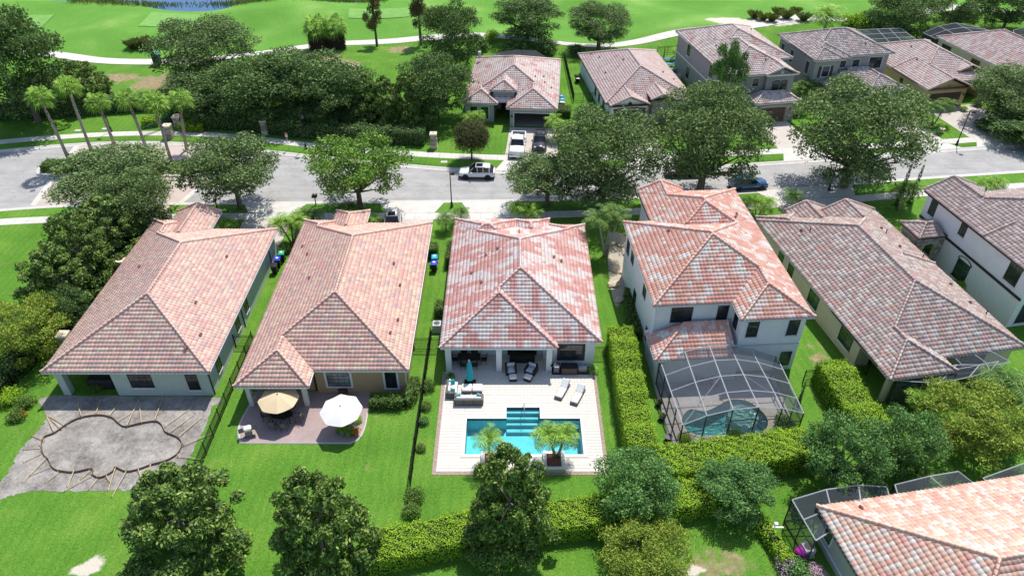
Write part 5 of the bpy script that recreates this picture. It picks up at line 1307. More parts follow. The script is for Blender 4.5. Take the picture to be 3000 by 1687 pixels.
def feather_palm(px, py, zc, scale, trunks, label, dark=False, group=None, v=0, trunk_mat=None, rad=.09, name='feather_palm', z0=0.0):
    """px, py: middle of the crown at height zc; trunks: plan offsets"""
    c = at(px, py, zc); t = thing(name, label, 'palm tree', (c.x, c.y, z0), 0, group)
    for i, (dx, dy, dz) in enumerate(trunks):
        h = zc - z0 + dz
        m = MB(); m.tube([(dx * .15, dy * .15, -.05), (dx * .5, dy * .5, h * .45), (dx, dy, h)], [rad * 1.3, rad, rad * .8], 7); m.build('trunk', trunk_mat or M_PTRUNK, t, True)
        link('fronds', (FE_DK if dark else FE_ME)[(v + i) % 3], t, (dx, dy, h), i * 2.1 + px, scale * (1 - .06 * i))
    return t
feather_palm(1432, 1287, 2.6, 1.35, [(0, 0, 0)], 'single palm in the left poolside planter', v=2, trunk_mat=M_GTRUNK, rad=.10, z0=.28)
feather_palm(1635, 1277, 2.6, 1.5, [(-.75, 0, .1), (.55, .1, 0)], 'twin trunk palm in the right poolside planter', v=0, trunk_mat=M_GTRUNK, rad=.10, z0=.28)
YP = 'young feather palms in the front yards'
feather_palm(1305, 640, 1.6, 1.4, [(0, 0, 0)], 'small palm at the front left corner of the white pool house', True, YP)
feather_palm(1350, 622, 1.5, 1.4, [(0, 0, 0)], 'small palm beside the lamp island in front of the white pool house', True, YP, 1)
feather_palm(1530, 612, 1.9, 1.5, [(-.6, 0, .2), (.6, .2, 0), (1.3, -.2, -.3)], 'bushy palm clump in front of the white pool house ridge', False, YP)
feather_palm(1785, 640, 4.6, 1.9, [(-1.1, -.3, 0), (.2, .4, .5), (.9, -.2, .2)], 'tall multi trunk palm between the white pool house and the two storey house', True, None, 0, M_GTRUNK, .12)
feather_palm(662, 655, 1.7, 1.5, [(0, 0, 0)], 'small palm beside the garage roof of the sage house', False, YP)
feather_palm(845, 655, 2.5, 1.7, [(-1.0, 0, 0), (.2, .3, .3), (1.0, .2, .1)], 'multi trunk palm clump between the sage and the tan house', False, YP, 1)
feather_palm(905, 630, 1.8, 1.5, [(-.5, 0, 0), (.6, 0, .2)], 'palm clump left of the tan house entry', True, YP)
feather_palm(1010, 608, 1.4, 1.3, [(-.6, 0, 0), (.7, 0, .1)], 'low palm clump behind the tan house entry roof', True, YP, 2)
feather_palm(1095, 640, 1.3, 1.1, [(0, 0, 0)], 'small palm beside the silver car', False, YP)
feather_palm(2225, 600, 1.6, 1.7, [(-.5, .1, 0), (.8, 0, .2)], 'bright palm clump right of the two storey orange roof', False, YP)
feather_palm(2325, 577, 1.5, 1.6, [(0, 0, 0)], 'palm by the sidewalk shade, left of the weathered grey roof', False, YP, 2)
feather_palm(2655, 560, 2.4, 1.7, [(-.5, 0, 0), (.6, .1, .3)], 'palm clump between two slim dark columnar cypresses', True, YP)
feather_palm(2905, 540, 1.6, 1.7, [(-.6, 0, 0), (.7, 0, .1)], 'palm clump beyond the dark brown roof at the right', False, YP)
feather_palm(1390, 345, 2.0, 1.5, [(-.7, 0, 0), (.5, .1, .3)], 'bright pygmy palm pair below the grey house windows', False, YP)
feather_palm(1628, 365, 2.2, 1.7, [(-.3, .4, .3), (.4, -.7, -.2)], 'palm pair right of the dark car', False, YP, 1)
feather_palm(1668, 400, 1.5, 1.4, [(0, 0, 0)], 'low palm behind the dark car, nearer the sidewalk', False, YP, 2)
feather_palm(2755, 312, 2.7, 1.9, [(-.9, 0, -.1), (.9, .2, .2)], 'twin date palms in front of the yellow house garage', True, YP)
feather_palm(2755, 365, 1.3, .8, [(0, 0, 0)], 'tiny palm in a white urn on the small lawn', False, YP, 1)
feather_palm(2360, 262, 2.0, 2.1, [(-.9, .1, 0), (.4, .5, .6), (1.1, -.3, .1), (-.2, -.6, -.3)], 'large dark banana like palm clump beside the mauve grey house', True, None, 1)
feather_palm(2335, 315, 1.2, 1.4, [(0, 0, 0), (.9, .3, 0)], 'low bright palm right of the stone faced garage', False, YP)
feather_palm(2425, 45, 4.6, 3.6, [(0, 0, 0)], 'big drooping queen palm at the golf course edge', False, None, 1, None, .2)
feather_palm(2945, 1125, 3.4, 2.4, [(0, 0, 0), (1.0, -.8, -.4)], 'pale feathery palm beside the flat screen cage at the right', True, None, 1, M_GTRUNK, .12)
feather_palm(2700, 1165, 1.6, 1.5, [(0, 0, 0)], 'small palm below the flat screen cage', False, YP, 2)
feather_palm(1985, 150, 1.5, 1.3, [(0, 0, 0)], 'small palm beside the blue sun loungers', False, YP)
for px, py, b, nm in ((915, 75, (935, 142), 'left one of two shaggy fan palms by the cart path'), (972, 72, (985, 137), 'right one of two shaggy fan palms, silver green')):
    g = at(*b); H_ = zbase(px, py, g.x, g.y); t = thing('shaggy_palm', nm, 'palm tree', (g.x, g.y, gz(g.x, g.y)), 0, 'shaggy fan palms')
    m = MB(); m.tube([(0, 0, -.2), (0, 0, H_)], [.3, .25], 8); m.build('trunk', M_BOOT, t)
    sk = MB(); 
    for q in range(160):
        a = q * 2.4; z = H_ * (.1 + .85 * q / 160); d = Vector((math.cos(a), math.sin(a), 0)); s = Vector((-math.sin(a), math.cos(a), 0)); c = Vector((0, 0, z))
        sk.quad(c + d * .2, c + d * 1.5 + s * .2 - Vector((0, 0, .7)), c + d * 1.9 - Vector((0, 0, 1.2)), c + d * 1.5 - s * .2 - Vector((0, 0, .7)))
    sk.build('dead_fronds', plain('dead frond', (0.09, 0.065, 0.045), .95, .3), t); link('fronds', FAN_ME[0 if px < 930 else 1], t, (0, 0, H_), 0, 2.7)

# ---------------------------------------------------------------- hedges and shrubs
def hedge(path, w, h, mat, label, leaf=.115, dens=230, name='hedge', group=None, wav=.12, dense_core=True, cat='hedge', z0=0.0):
    P = [Vector((p[0], p[1], 0)) for p in path]; pts = []; nrm = []; core = MB(); org = P[0]
    rings = []
    Lt = sum((P[i + 1] - P[i]).length for i in range(len(P) - 1)); n = int(Lt * (w + 2 * h) * dens)
    cum = [0]
    for i in range(len(P) - 1): cum.append(cum[-1] + (P[i + 1] - P[i]).length)
    def posn(s):
        for i in range(len(P) - 1):
            if s <= cum[i + 1] or i == len(P) - 2:
                d = (P[i + 1] - P[i]).normalized(); return P[i] + d * (s - cum[i]), Vector((-d.y, d.x, 0)), d
    S_ = rng.uniform(0, Lt, n); T_ = rng.uniform(0, w + 2 * h, n); J = rng.normal(0, .075, (n, 3)); ph = rng.uniform(0, 6.28)
    for s, t_, j in zip(S_, T_, J):
        c, sd, d = posn(s); k = 1 + wav * (math.sin(s * 1.3 + ph) * .5 + math.sin(s * 3.1 + 1.7 * ph) * .35); hh, ww = h * k, w * (1 + .5 * (k - 1))
        if t_ < h: q = c + sd * (-ww / 2) + Vector((0, 0, t_ / h * hh)); nn = -sd * .8
        elif t_ < h + w: q = c + sd * ((t_ - h) / w - .5) * ww + Vector((0, 0, hh + .06 * math.sin(s * 5 + t_ * 7))); nn = Vector((0, 0, .9))
        else: q = c + sd * (ww / 2) + Vector((0, 0, (t_ - h - w) / h * hh)); nn = sd * .8
        pts.append(q + Vector(j) - org); nrm.append(nn + Vector((0, 0, .25)))
    for e, sg in ((0, -1), (Lt, 1)):                         # end faces
        c, sd, d = posn(e); ne = int(w * h * dens)
        for _ in range(ne):
            pts.append(c + sd * random.uniform(-w / 2, w / 2) + Vector((0, 0, random.uniform(0, h))) + d * random.uniform(-.05, .1) * sg - org); nrm.append(d * sg * .8 + Vector((0, 0, .25)))
    pts = np.array([tuple(p) for p in pts]); nrm = np.array([tuple(p) for p in nrm]) + rnd_dirs(len(pts)) * .6
    t = thing(name, label, cat, (org.x, org.y, z0), 0, group)
    link('foliage', cards(pts, nrm, leaf, mat, 'foliage', .6), t)
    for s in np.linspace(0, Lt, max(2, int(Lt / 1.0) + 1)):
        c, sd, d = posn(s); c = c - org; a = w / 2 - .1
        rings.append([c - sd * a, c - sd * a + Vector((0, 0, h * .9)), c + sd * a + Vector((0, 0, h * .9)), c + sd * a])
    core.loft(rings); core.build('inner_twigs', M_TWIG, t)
    return t
hedge([(9.65, 49.3), (9.7, 45), (9.65, 40), (9.75, 35.6)], 2.2, 2.3, L_HEDGE, 'long bright green clipped hedge right of the swimming pool terrace')
hedge([(10.2, 34.7), (13, 35.0), (17, 35.6), (22.6, 36.6)], 2.7, 1.9, L_HEDGE, 'bright green hedge below the domed screen cage')
hedge([(-9.6, 27.7), (-6, 28.5), (-2.5, 29.4), (2, 30.1), (6, 30.6), (10.5, 31.6), (14.5, 32.4)], 2.4, 1.65, L_HEDGE, 'long bright green hedge curving below the pool lawn')
hedge([(27.0, 45.0), (27.2, 42), (27.5, 39.3), (28.2, 36.6)], 2.6, 2.2, L_HEDGE, 'bright green hedge between the domed screen cage and the weathered grey roof')
hedge([(-11.6, 41.75), (-8.9, 41.75), (-8.35, 42.3), (-8.3, 44.3)], .95, .95, L_HEDGE2, 'low clipped hedge wrapping the right corner of the tan house', .13, 170)
hedge([(-82, 97.5), (-68, 99.5), (-58, 101.2), (-50, 102.6), (-44, 103)], 2.4, 2.2, L_DARK, 'dark hedge behind the fan palms', .2, 70)
hedge([(-44.5, 95.6), (-37, 94.9), (-30, 92.9), (-22, 91.2), (-11.8, 90.2)], 1.8, 2.1, L_DARK, 'dark hedge behind the far sidewalk under the dense tree row', .2, 75)
hedge([(-42.4, 68.6), (-42.2, 60), (-42.4, 52), (-43.2, 46), (-43.6, 40)], 1.6, 1.7, L_HEDGE2, 'dark shrub hedge along the outer side of the left fence', .17, 100, wav=.25)
hedge([(-59.6, 83.0), (-55.5, 83.2)], 2.1, .9, L_HEDGE2, 'low rounded hedge on the left tip of the traffic island', .15, 150)
hedge([(-55.2, 83.1), (-50, 83.1), (-42, 83.0), (-38.4, 83.0)], 1.7, .75, L_HEDGE2, 'low hedge along the rest of the traffic island', .15, 120)
hedge([(-52.2, 95.7), (-50.3, 96.3)], 1.8, 1.1, L_HEDGE, 'clipped box hedge left of the green gate', .15, 150)
hedge([(-46.3, 94.6), (-43.2, 94.4)], 1.8, 1.1, L_HEDGE, 'clipped box hedge right of the green gate pillar', .15, 150)
hedge([(-8.35, 64.4), (-8.3, 62.9)], .9, 1.2, L_HEDGE2, 'boxy shrub above the teal and blue bins', .14, 150)
hedge([(-6.55, 64.6), (-6.55, 61.2)], .6, 1.3, L_HEDGE2, 'narrow tall hedge at the front left corner of the white pool house', .14, 150)
hedge([(-6.9, 54.6), (-6.9, 53.1)], .8, 1.1, L_HEDGE2, 'boxy shrub halfway down the left side of the white pool house', .14, 150)
hedge([(11.6, 56.6), (11.2, 50.0)], 1.1, 1.0, L_HEDGE2, 'dark low hedge against the shaded side of the two storey white house', .15, 130)
hedge([(7.6, 100.6), (7.5, 98.4)], 1.9, 1.1, L_HEDGE2, 'clipped hedge block beside the bins of the open garage house', .15, 130)
hedge([(17.4, 30.0), (18.2, 27.2)], .9, .95, L_HEDGE, 'clipped hedge left of the nearest screen cage', .13, 170)
hedge([(-5.6, 91.6), (-3.6, 91.4)], .9, .5, L_HEDGE2, 'low flower bed hedge left of the white pickup', .13, 150)
def shrub_mesh(n, leaf, mat, seed, nb=9):
    r = random.Random(seed); B = []
    for i in range(nb):
        a = i * 2.4; q = .62 * math.sqrt(i / nb); b = r.uniform(.38, .55); B.append((q * math.cos(a), q * math.sin(a), r.uniform(.42, .8) * (1 - q * .4), b, b, b * .85))
    return crown_mesh('foliage', B, n, leaf, mat, .5, .8, .6, .55, .55, .8)
SH = {k: shrub_mesh(n, l, m_, 3 + i) for i, (k, n, l, m_) in enumerate((('green', 1500, .15, L_HEDGE2), ('bright', 1500, .14, L_HEDGE), ('dark', 1500, .17, L_DARK), ('yellow', 1300, .15, L_YELL), ('orange', 500, .22, L_ORNG), ('red', 500, .22, L_RED), ('pink', 1100, .12, L_PINK), ('fresh', 1500, .15, L_SILV), ('reed', 10, .1, L_REED)))}
def shrub(kind, px, py, r, label, h=None, group=None, name='shrub', z=None):
    zc = .6 * (h or r); c = at(px, py, zc); t = thing(name, label, 'shrub', (c.x, c.y, z if z is not None else gz(c.x, c.y)), (px * 13 % 63) / 10, group, (r, r, h or r))
    link('foliage', SH[kind], t)
    m = MB(); 
    for i in range(4): m.tube([(0, 0, -.05), (.3 * math.cos(i * 1.6), .3 * math.sin(i * 1.6), .7)], [.05, .02], 4)
    m.build('stems', M_BARK, t); return t
for a in (('green', 1250, 1125, .8, 'leafy shrub just right of the fence gate corner'), ('green', 1248, 1185, .6, 'sparse shrub along the pool fence, second from the house'), ('fresh', 1240, 1230, .55, 'thin shrub along the pool fence, third from the house'), ('green', 1232, 1310, .5, 'small dark shrub along the pool fence, fourth from the house'), ('green', 1212, 1450, .85, 'dense shrub at the end of the pool fence'), ('green', 1205, 1490, .8, 'leafy shrub touching the curving hedge below the pool fence'),
          ('green', 70, 1175, .9, 'leafy shrub inside the left fence above the orange plant'), ('green', 45, 1215, .8, 'round shrub just left of the orange plant'), ('orange', 60, 1212, .55, 'orange leaved plant beside the left fence'), ('bright', 20, 1160, 1.1, 'bright shrub at the left edge outside the fence'),
          ('green', 280, 1130, .7, 'leafy plant inside the shaded porch of the sage house'), ('green', 835, 725, .95, 'round shrub above the green lidded bin'),
          ('green', 1005, 1250, .7, 'leafy plants in pots under the white parasol'), ('orange', 1035, 1262, .38, 'red and orange potted flowers under the white parasol'), ('bright', 1045, 1225, .55, 'grassy potted plant behind the red flowers'),
          ('yellow', 175, 500, .9, 'yellow variegated shrub on the traffic island hedge'), ('yellow', 520, 490, .9, 'yellow variegated shrub beside the fifth fan palm'), ('bright', 505, 320, 1.1, 'bright shrub above the stone planter by the gate'), ('dark', 490, 345, 1.0, 'dark upright shrub beside the stone planter by the gate'),
          ('dark', 1400, 130, 2.2, 'dark shrub mass behind the open garage house at the left'), ('bright', 1440, 115, 1.7, 'yellow green shrub behind the open garage house'), ('dark', 1510, 140, 2.2, 'dark shrub mass behind the middle of the open garage roof'), ('dark', 1600, 140, 2.2, 'dark shrub mass behind the right of the open garage roof'), ('dark', 1690, 150, 1.6, 'dark shrub in the gap behind the white gabled house'),
          ('dark', 1375, 360, 1.3, 'dark shrub at the front left corner of the open garage house'), ('bright', 1760, 330, 1.8, 'round clipped green shrub covering the white gabled house corner'),
          ('fresh', 2560, 40, 3.4, 'silvery shrub by the golf course at the top right'), ('bright', 2620, 20, 4.0, 'large bright leafy shrub by the golf course at the top right'), ('bright', 2500, 55, 2.5, 'bright shrub right of the queen palm'),
          ('pink', 2345, 225, 1.1, 'pink flowering shrub beside the mauve grey house'), ('pink', 2305, 1650, .95, 'pink flowering shrub left of the grey wall at the bottom'), ('pink', 2395, 1670, .8, 'pale pink flowering shrub against the grey wall at the bottom'), ('fresh', 2340, 1660, 1.0, 'leafy shrub between the two pink shrubs at the bottom'),
          ('red', 2780, 1275, .9, 'red leaved plant between the trees at the right'), ('bright', 2805, 1255, .8, 'bright low shrub behind the red leaved plant'), ('green', 2865, 300, 1.0, 'dark plant bed beside the shaded driveway'), ('dark', 2890, 360, 1.6, 'dark shrub bed under the oak at the right edge'), ('red', 2705, 362, .9, 'reddish plants left of the urn on the small lawn'), ('bright', 2710, 345, .8, 'striped grassy plant beside the twin date palms'),
          ('green', 2155, 1270, .75, 'dark plant inside the cage at the pool edge'), ('fresh', 2300, 1235, 1.0, 'ferny plant in the right corner of the domed cage'), ('bright', 2008, 1280, .6, 'bright fern in the left corner of the domed cage'), ('bright', 2810, 830, .8, 'bright broad leaved plant beside the white wall at the right'), ('bright', 1580, 655, .9, 'round clipped bush in front of the white pool house'),
          ('fresh', 2800, 535, 1.3, 'pale flowering bush beyond the dark brown roof'), ('green', 1700, 340, .7, 'small plant in the terracotta pot by the lawn'), ('green', 2690, 400 - 60, .6, 'dark low plant at the garage of the yellow house'), ('dark', 2400, 640, 1.2, 'shrub at the front of the weathered grey roof house'), ('fresh', 2740, 640, .9, 'leafy shrub seen through the stone arch')):
    shrub(*a)
# columnar cypresses
CYL = crown_mesh('foliage', [(0, 0, .3 + 1.0 * i, .42 * (1 - i / 6) + .12, .42 * (1 - i / 6) + .12, .7) for i in range(6)], 2600, .16, L_DARK, .6, .6, .7, .7, .5, 1)
for px, py, s, nm in ((2628, 600, .9, 'left one of two slim columnar cypresses'), (2665, 595, .85, 'right one of two slim columnar cypresses'), (2340, 1180, .42, 'small slim cypress beside the domed screen cage'), (1944, 175, .4, 'furled dark shrub column by the far fence')):
    g = at(px, py); t = thing('columnar_cypress', nm, 'tree', (g.x, g.y, 0), 0, None, (s * .8, s * .8, s)); link('foliage', CYL, t); MB().tube([(0, 0, -.1), (0, 0, 3)], .08, 6).build('trunk', M_BARK, t)
# round clipped street tree
tp = at(1382, 470); t = thing('topiary_tree', 'ball shaped clipped tree beside the white parked car', 'tree', (tp.x, tp.y, 0))
link('crown', crown_mesh('crown', [(0, 0, 3.3, 2.15, 2.15, 1.95), (.3, .2, 3.5, 1.9, 1.9, 1.7)], 11000, .2, leaf_mat('topiary leaf', [(0.03, 0.05, 0.018), (0.07, 0.09, 0.03), (0.13, 0.12, 0.05)]), .4, .8, .7, .85, .5, .75), t)
MB().lathe([(.5, 2.0), (1.5, 2.6), (1.8, 3.3), (1.5, 4.3), (.4, 4.9)], 10).build('inner_twigs', M_TWIG, t); MB().tube([(0, 0, -.1), (.05, 0, 2.4)], [.13, .1], 7).build('trunk', M_BARK, t)
# grasses and reeds in the waste areas and along the lake
def grass_tuft(n, h, w):
    m = MB()
    for i in range(n):
        a = i * 2.4; d = Vector((math.cos(a), math.sin(a), 0)); s = Vector((-d.y, d.x, 0)); k = random.uniform(.4, 1); b = d * w * .25 * k
        m.quad(b - s * .04, b + s * .04, b + d * w * .5 * k + Vector((0, 0, h * .8)), b + d * w * k + Vector((0, 0, h * random.uniform(.7, 1))))
    return m.mesh('blades', L_REED)
TUFT = grass_tuft(130, 1.0, .7)
for px, py, s, nm in ((2208, 62, 2.0, 'leftmost ornamental grass clump in the sand bed'), (2233, 70, 1.7, 'second ornamental grass clump from left in the sand bed'), (2258, 74, 2.0, 'third ornamental grass clump in the sand bed, nearest'), (2275, 52, 1.7, 'upper ornamental grass clump in the sand bed'), (2300, 68, 2.2, 'broad ornamental grass clump right of the middle of the sand bed'), (2328, 50, 1.6, 'rightmost ornamental grass clump in the sand bed'), (2350, 75, 2.0, 'ornamental grass clump below the queen palm'), (392, 150, 2.0, 'left tall grass clump by the cart path bend'), (420, 148, 2.4, 'middle tall grass clump by the cart path bend'), (445, 150, 2.0, 'right tall grass clump by the cart path bend')):
    g = at(px, py); link('grass_clump', TUFT, None, (g.x, g.y, gz(g.x, g.y) - .05), px, (s, s, s * .8), label=nm, category='ornamental grass', group='ornamental grass clumps')
m = MB()
for i in range(2600):
    x = random.uniform(-92, -24); y = float(SHORE(x)) + random.gauss(.6, .9); z = gz(x, y); h = random.uniform(.4, 1.1); a = random.uniform(0, 6.28)
    m.quad((x, y, z), (x + .08, y, z), (x + .1 + .3 * math.cos(a), y + .3 * math.sin(a), z + h), (x - .05 + .3 * math.cos(a), y + .3 * math.sin(a), z + h * .9))
m.build('reeds', L_REED, label='brown and green reeds along the lake shore', category='reeds', kind='stuff')

# ================================================================ SCREEN CAGES
def screen_mat(name, alpha, col):
    m, t, b, o = nodes(name); t.nodes.remove(b)
    tr = N(t, 'ShaderNodeBsdfTransparent'); df = N(t, 'ShaderNodeBsdfDiffuse'); df.inputs[0].default_value = (*col, 1)
    n = noise(t, 1.2, 3, .5, worldcoord(t)); f = mth(t, 'ADD', mth(t, 'MULTIPLY', n.outputs[0], .14), alpha - .07)
    mx = N(t, 'ShaderNodeMixShader'); t.links.new(f, mx.inputs[0]); t.links.new(tr.outputs[0], mx.inputs[1]); t.links.new(df.outputs[0], mx.inputs[2]); t.links.new(mx.outputs[0], o.inputs[0])
    return m
M_SCR = screen_mat('insect screen', .36, (0.09, 0.10, 0.12)); M_SCRD = screen_mat('dark insect screen', .62, (0.05, 0.055, 0.065))
M_BRONZE = plain('bronze frame', (0.05, 0.048, 0.048), .45); M_ALU = plain('pale frame', (0.42, 0.44, 0.46), .4)
def cage(label, F_, B_, nrow, mat_roof=M_SCR, top=M_ALU, side=M_BRONZE, walls_=('F', 'L', 'R'), z0=0.05, diag=True, name='screen_enclosure'):
    """F_, B_: top points of the front and back chords; rows of beams in between"""
    F_ = [Vector(p) for p in F_]; B_ = [Vector(p) for p in B_]; n = len(F_)
    O = Vector((F_[0].x, F_[0].y, 0)); t = thing(name, label, 'screen cage', O)
    F_ = [p - O for p in F_]; B_ = [p - O for p in B_]
    G = [[F_[i].lerp(B_[i], j / nrow) for i in range(n)] for j in range(nrow + 1)]
    def bar(a, b, mt, r=.045): MB().tube([a, b], r, 4).build('beam', mt, t)
    for i in range(n):
        for j in range(nrow): bar(G[j][i], G[j + 1][i], top)
    for j in range(nrow + 1):
        for i in range(n - 1): bar(G[j][i], G[j][i + 1], top)
    for j in range(nrow):
        for i in range(n - 1):
            m = MB(); m.quad(G[j][i], G[j][i + 1], G[j + 1][i + 1], G[j + 1][i]); m.build('screen_panel', mat_roof, t)
    if diag: bar(G[0][0] - Vector((0, 0, .03)), G[min(2, nrow)][min(2, n - 1)] - Vector((0, 0, .03)), top, .035); bar(G[0][-1] - Vector((0, 0, .03)), G[min(2, nrow)][max(0, n - 3)] - Vector((0, 0, .03)), top, .035)
    def wall(P):
        for a in P: bar(Vector((a.x, a.y, z0)), a, side, .055)
        for a, b in zip(P, P[1:]):
            bar(Vector((a.x, a.y, z0 + .05)), Vector((b.x, b.y, z0 + .05)), side); za = min(a.z, b.z) * .62; bar(Vector((a.x, a.y, za)), Vector((b.x, b.y, za)), side)
            m = MB(); m.quad((a.x, a.y, z0), (b.x, b.y, z0), b, a); m.build('screen_panel', mat_roof, t)
    if 'F' in walls_: wall(F_)
    if 'L' in walls_: wall([G[j][0] for j in range(nrow + 1)])
    if 'R' in walls_: wall([G[j][-1] for j in range(nrow + 1)])
    if 'B' in walls_: wall(B_)
    return t
cage('domed screen cage over the kidney pool of the two storey white house',
     [(12.95, 37.5, 2.45), (14.75, 37.85, 3.1), (16.75, 38.15, 3.45), (18.8, 38.45, 3.4), (20.75, 38.7, 3.0), (22.55, 38.75, 2.4)],
     [(12.3, 44.35, 2.75), (14.35, 44.75, 3.35), (16.4, 45.1, 3.7), (18.1, 45.2, 3.7), (19.9, 45.1, 3.4), (22.15, 44.9, 2.7)], 4)
# deck and kidney pool inside
kid = spline([(13.75, 40.3), (14.6, 41.35), (15.8, 41.15), (17.0, 41.75), (18.2, 42.45), (19.6, 42.25), (20.5, 41.0), (20.6, 39.9), (19.9, 38.95), (18.5, 38.75), (16.6, 38.65), (15.0, 38.6), (13.95, 39.1)], 5)
rect = [(12.4, 37.7), (22.6, 38.5), (22.6, 45.6), (12.0, 45.6)]
m = MB(); kc = (17.2, 40.5)
def rayrect(a):
    best = None; d = (math.cos(a), math.sin(a))
    for i in range(4):
        p, q = rect[i], rect[(i + 1) % 4]; ex, ey = q[0] - p[0], q[1] - p[1]; den = d[0] * ey - d[1] * ex
        if abs(den) < 1e-9: continue
        t_ = ((p[0] - kc[0]) * ey - (p[1] - kc[1]) * ex) / den; s_ = ((p[0] - kc[0]) * d[1] - (p[1] - kc[1]) * d[0]) / den
        if t_ > 0 and -1e-6 <= s_ <= 1 + 1e-6 and (best is None or t_ < best): best = t_
    return (kc[0] + d[0] * best, kc[1] + d[1] * best)
K = len(kid); an = [math.atan2(y - kc[1], x - kc[0]) for x, y in kid]
for i in range(K):
    j = (i + 1) % K; a, b = rayrect(an[i]), rayrect(an[j])
    m.quad((*kid[i], .03), (*kid[j], .03), (*b, .03), (*a, .03))
m.build('pool_deck', paver_mat('grey pool pavers', [(0.46, 0.43, 0.40), (0.40, 0.375, 0.36), (0.52, 0.49, 0.45)], .3, .3), kind='structure')
kp = thing('kidney_pool', 'kidney shaped turquoise pool inside the domed screen cage', 'swimming pool', (0, 0, 0))
m = MB(); m.loft([[(x, y, -1.3) for x, y in kid], [(x, y, .03) for x, y in kid]], None, False); m.f.append(tuple(range(K))); m.build('basin', plain('teal plaster', (0.16, 0.58, 0.57), .7, .2, 1.5), kp)
m = MB(); m.v = [(x, y, -.08) for x, y in kid]; m.f = [tuple(range(K))]; m.build('water', water('rippled water', (0.55, 0.88, 0.88), .05, 3.0, .9), kp)
M_COP2 = plain('tan coping', (0.50, 0.43, 0.34), .8, .2, 5)
for i in range(0, K, 1):
    a, b = Vector(kid[i]), Vector(kid[(i + 1) % K]); ca = a + (a - Vector(kc)).normalized() * .32; cb = b + (b - Vector(kc)).normalized() * .32
    m = MB(); m.loft([[(*a.lerp(b, .04), .0), (*a.lerp(b, .96), .0), (*ca.lerp(cb, .96), .0), (*ca.lerp(cb, .04), .0)], [(*a.lerp(b, .04), .06), (*a.lerp(b, .96), .06), (*ca.lerp(cb, .96), .06), (*ca.lerp(cb, .04), .06)]]); m.build('coping_stone', M_COP2, kp)
# sun shelf
m = MB(); m.lathe([(1.25, -1.25), (1.25, -.3)], 16, Matrix.Translation((18.95, 41.0, 0))); m.build('sun_shelf', plain('pale shelf', (0.50, 0.52, 0.45), .7), kp)
cage('flat topped screen cage behind the weathered grey roof', [at(2627, 1114, 2.7), at(2750, 1122, 2.5), at(2840, 1104, 2.5), at(2900, 1088, 2.5)], [at(2716, 1087, 3.0), at(2803, 1068, 2.9), at(2870, 1068, 2.9), at(2925, 1058, 2.9)], 1, M_SCR)
cage('small screen roof tucked beside the weathered grey roof', [at(2817, 1067, 2.6), at(2900, 1070, 2.6), at(2960, 1060, 2.6)], [at(2775, 1024, 3.0), at(2833, 1022, 3.0), at(2905, 1029, 3.0)], 1, M_SCR, walls_=('L',), diag=False)
cage('nearest screen cage left of the bottom right house', [at(2390, 1582, 2.4), at(2450, 1545, 2.6), at(2530, 1520, 2.9), at(2615, 1490, 2.6)], [at(2321, 1463, 2.5), at(2421, 1433, 3.2), at(2515, 1420, 3.2), at(2598, 1425, 2.5)], 2, M_SCR, M_ALU, M_BRONZE, ('L', 'B'), diag=False)
cage('second nearest screen cage behind the bottom right roof', [at(2640, 1478, 2.6), at(2780, 1440, 3.0), at(2860, 1420, 2.8)], [at(2622, 1419, 2.5), at(2724, 1394, 3.1), at(2808, 1380, 3.1)], 1, M_SCR, M_ALU, M_BRONZE, ('L', 'B'), diag=False)
cage('third screen cage at the right edge behind the bottom right roof', [at(2895, 1412, 2.6), at(3040, 1380, 2.8)], [at(2880, 1400, 2.5), at(3040, 1342, 3.0)], 1, M_SCR, M_ALU, M_BRONZE, ('L', 'B'), diag=False)
cage('pale green tinted screen cage behind the yellow house', [at(2575, 130, 2.6), at(2608, 127, 2.6), at(2645, 124, 2.6), at(2690, 121, 2.6)], [at(2510, 88, 3.2), at(2570, 86, 3.4), at(2605, 84, 3.4), at(2640, 84, 3.2)], 3, M_SCR, M_ALU, M_BRONZE, ('B', 'R'), diag=False)
cage('domed black screen cage behind the far cream house', [at(2745, 116, 2.6), at(2795, 100, 3.4), at(2850, 94, 3.4), at(2905, 92, 2.8)], [at(2705, 97, 2.7), at(2750, 77, 3.6), at(2800, 68, 3.8), at(2880, 84, 3.0)], 2, M_SCRD, M_ALU, M_BRONZE, ('F', 'L', 'B', 'R'), diag=False)
cage('dark screen cage cut off by the upper right edge', [at(2975, 105, 2.6), at(3040, 100, 3.2)], [at(2968, 90, 2.7), at(3040, 70, 3.4)], 1, M_SCRD, M_ALU, M_BRONZE, ('F', 'L'), diag=False)
cage('faint screen cage behind the open garage roof', [at(1425, 172, 2.3), at(1500, 168, 2.6), at(1600, 168, 2.3)], [at(1455, 155, 2.3), at(1510, 147, 2.9), at(1570, 149, 2.3)], 1, M_SCR, M_BRONZE, M_BRONZE, ('B',), diag=False)

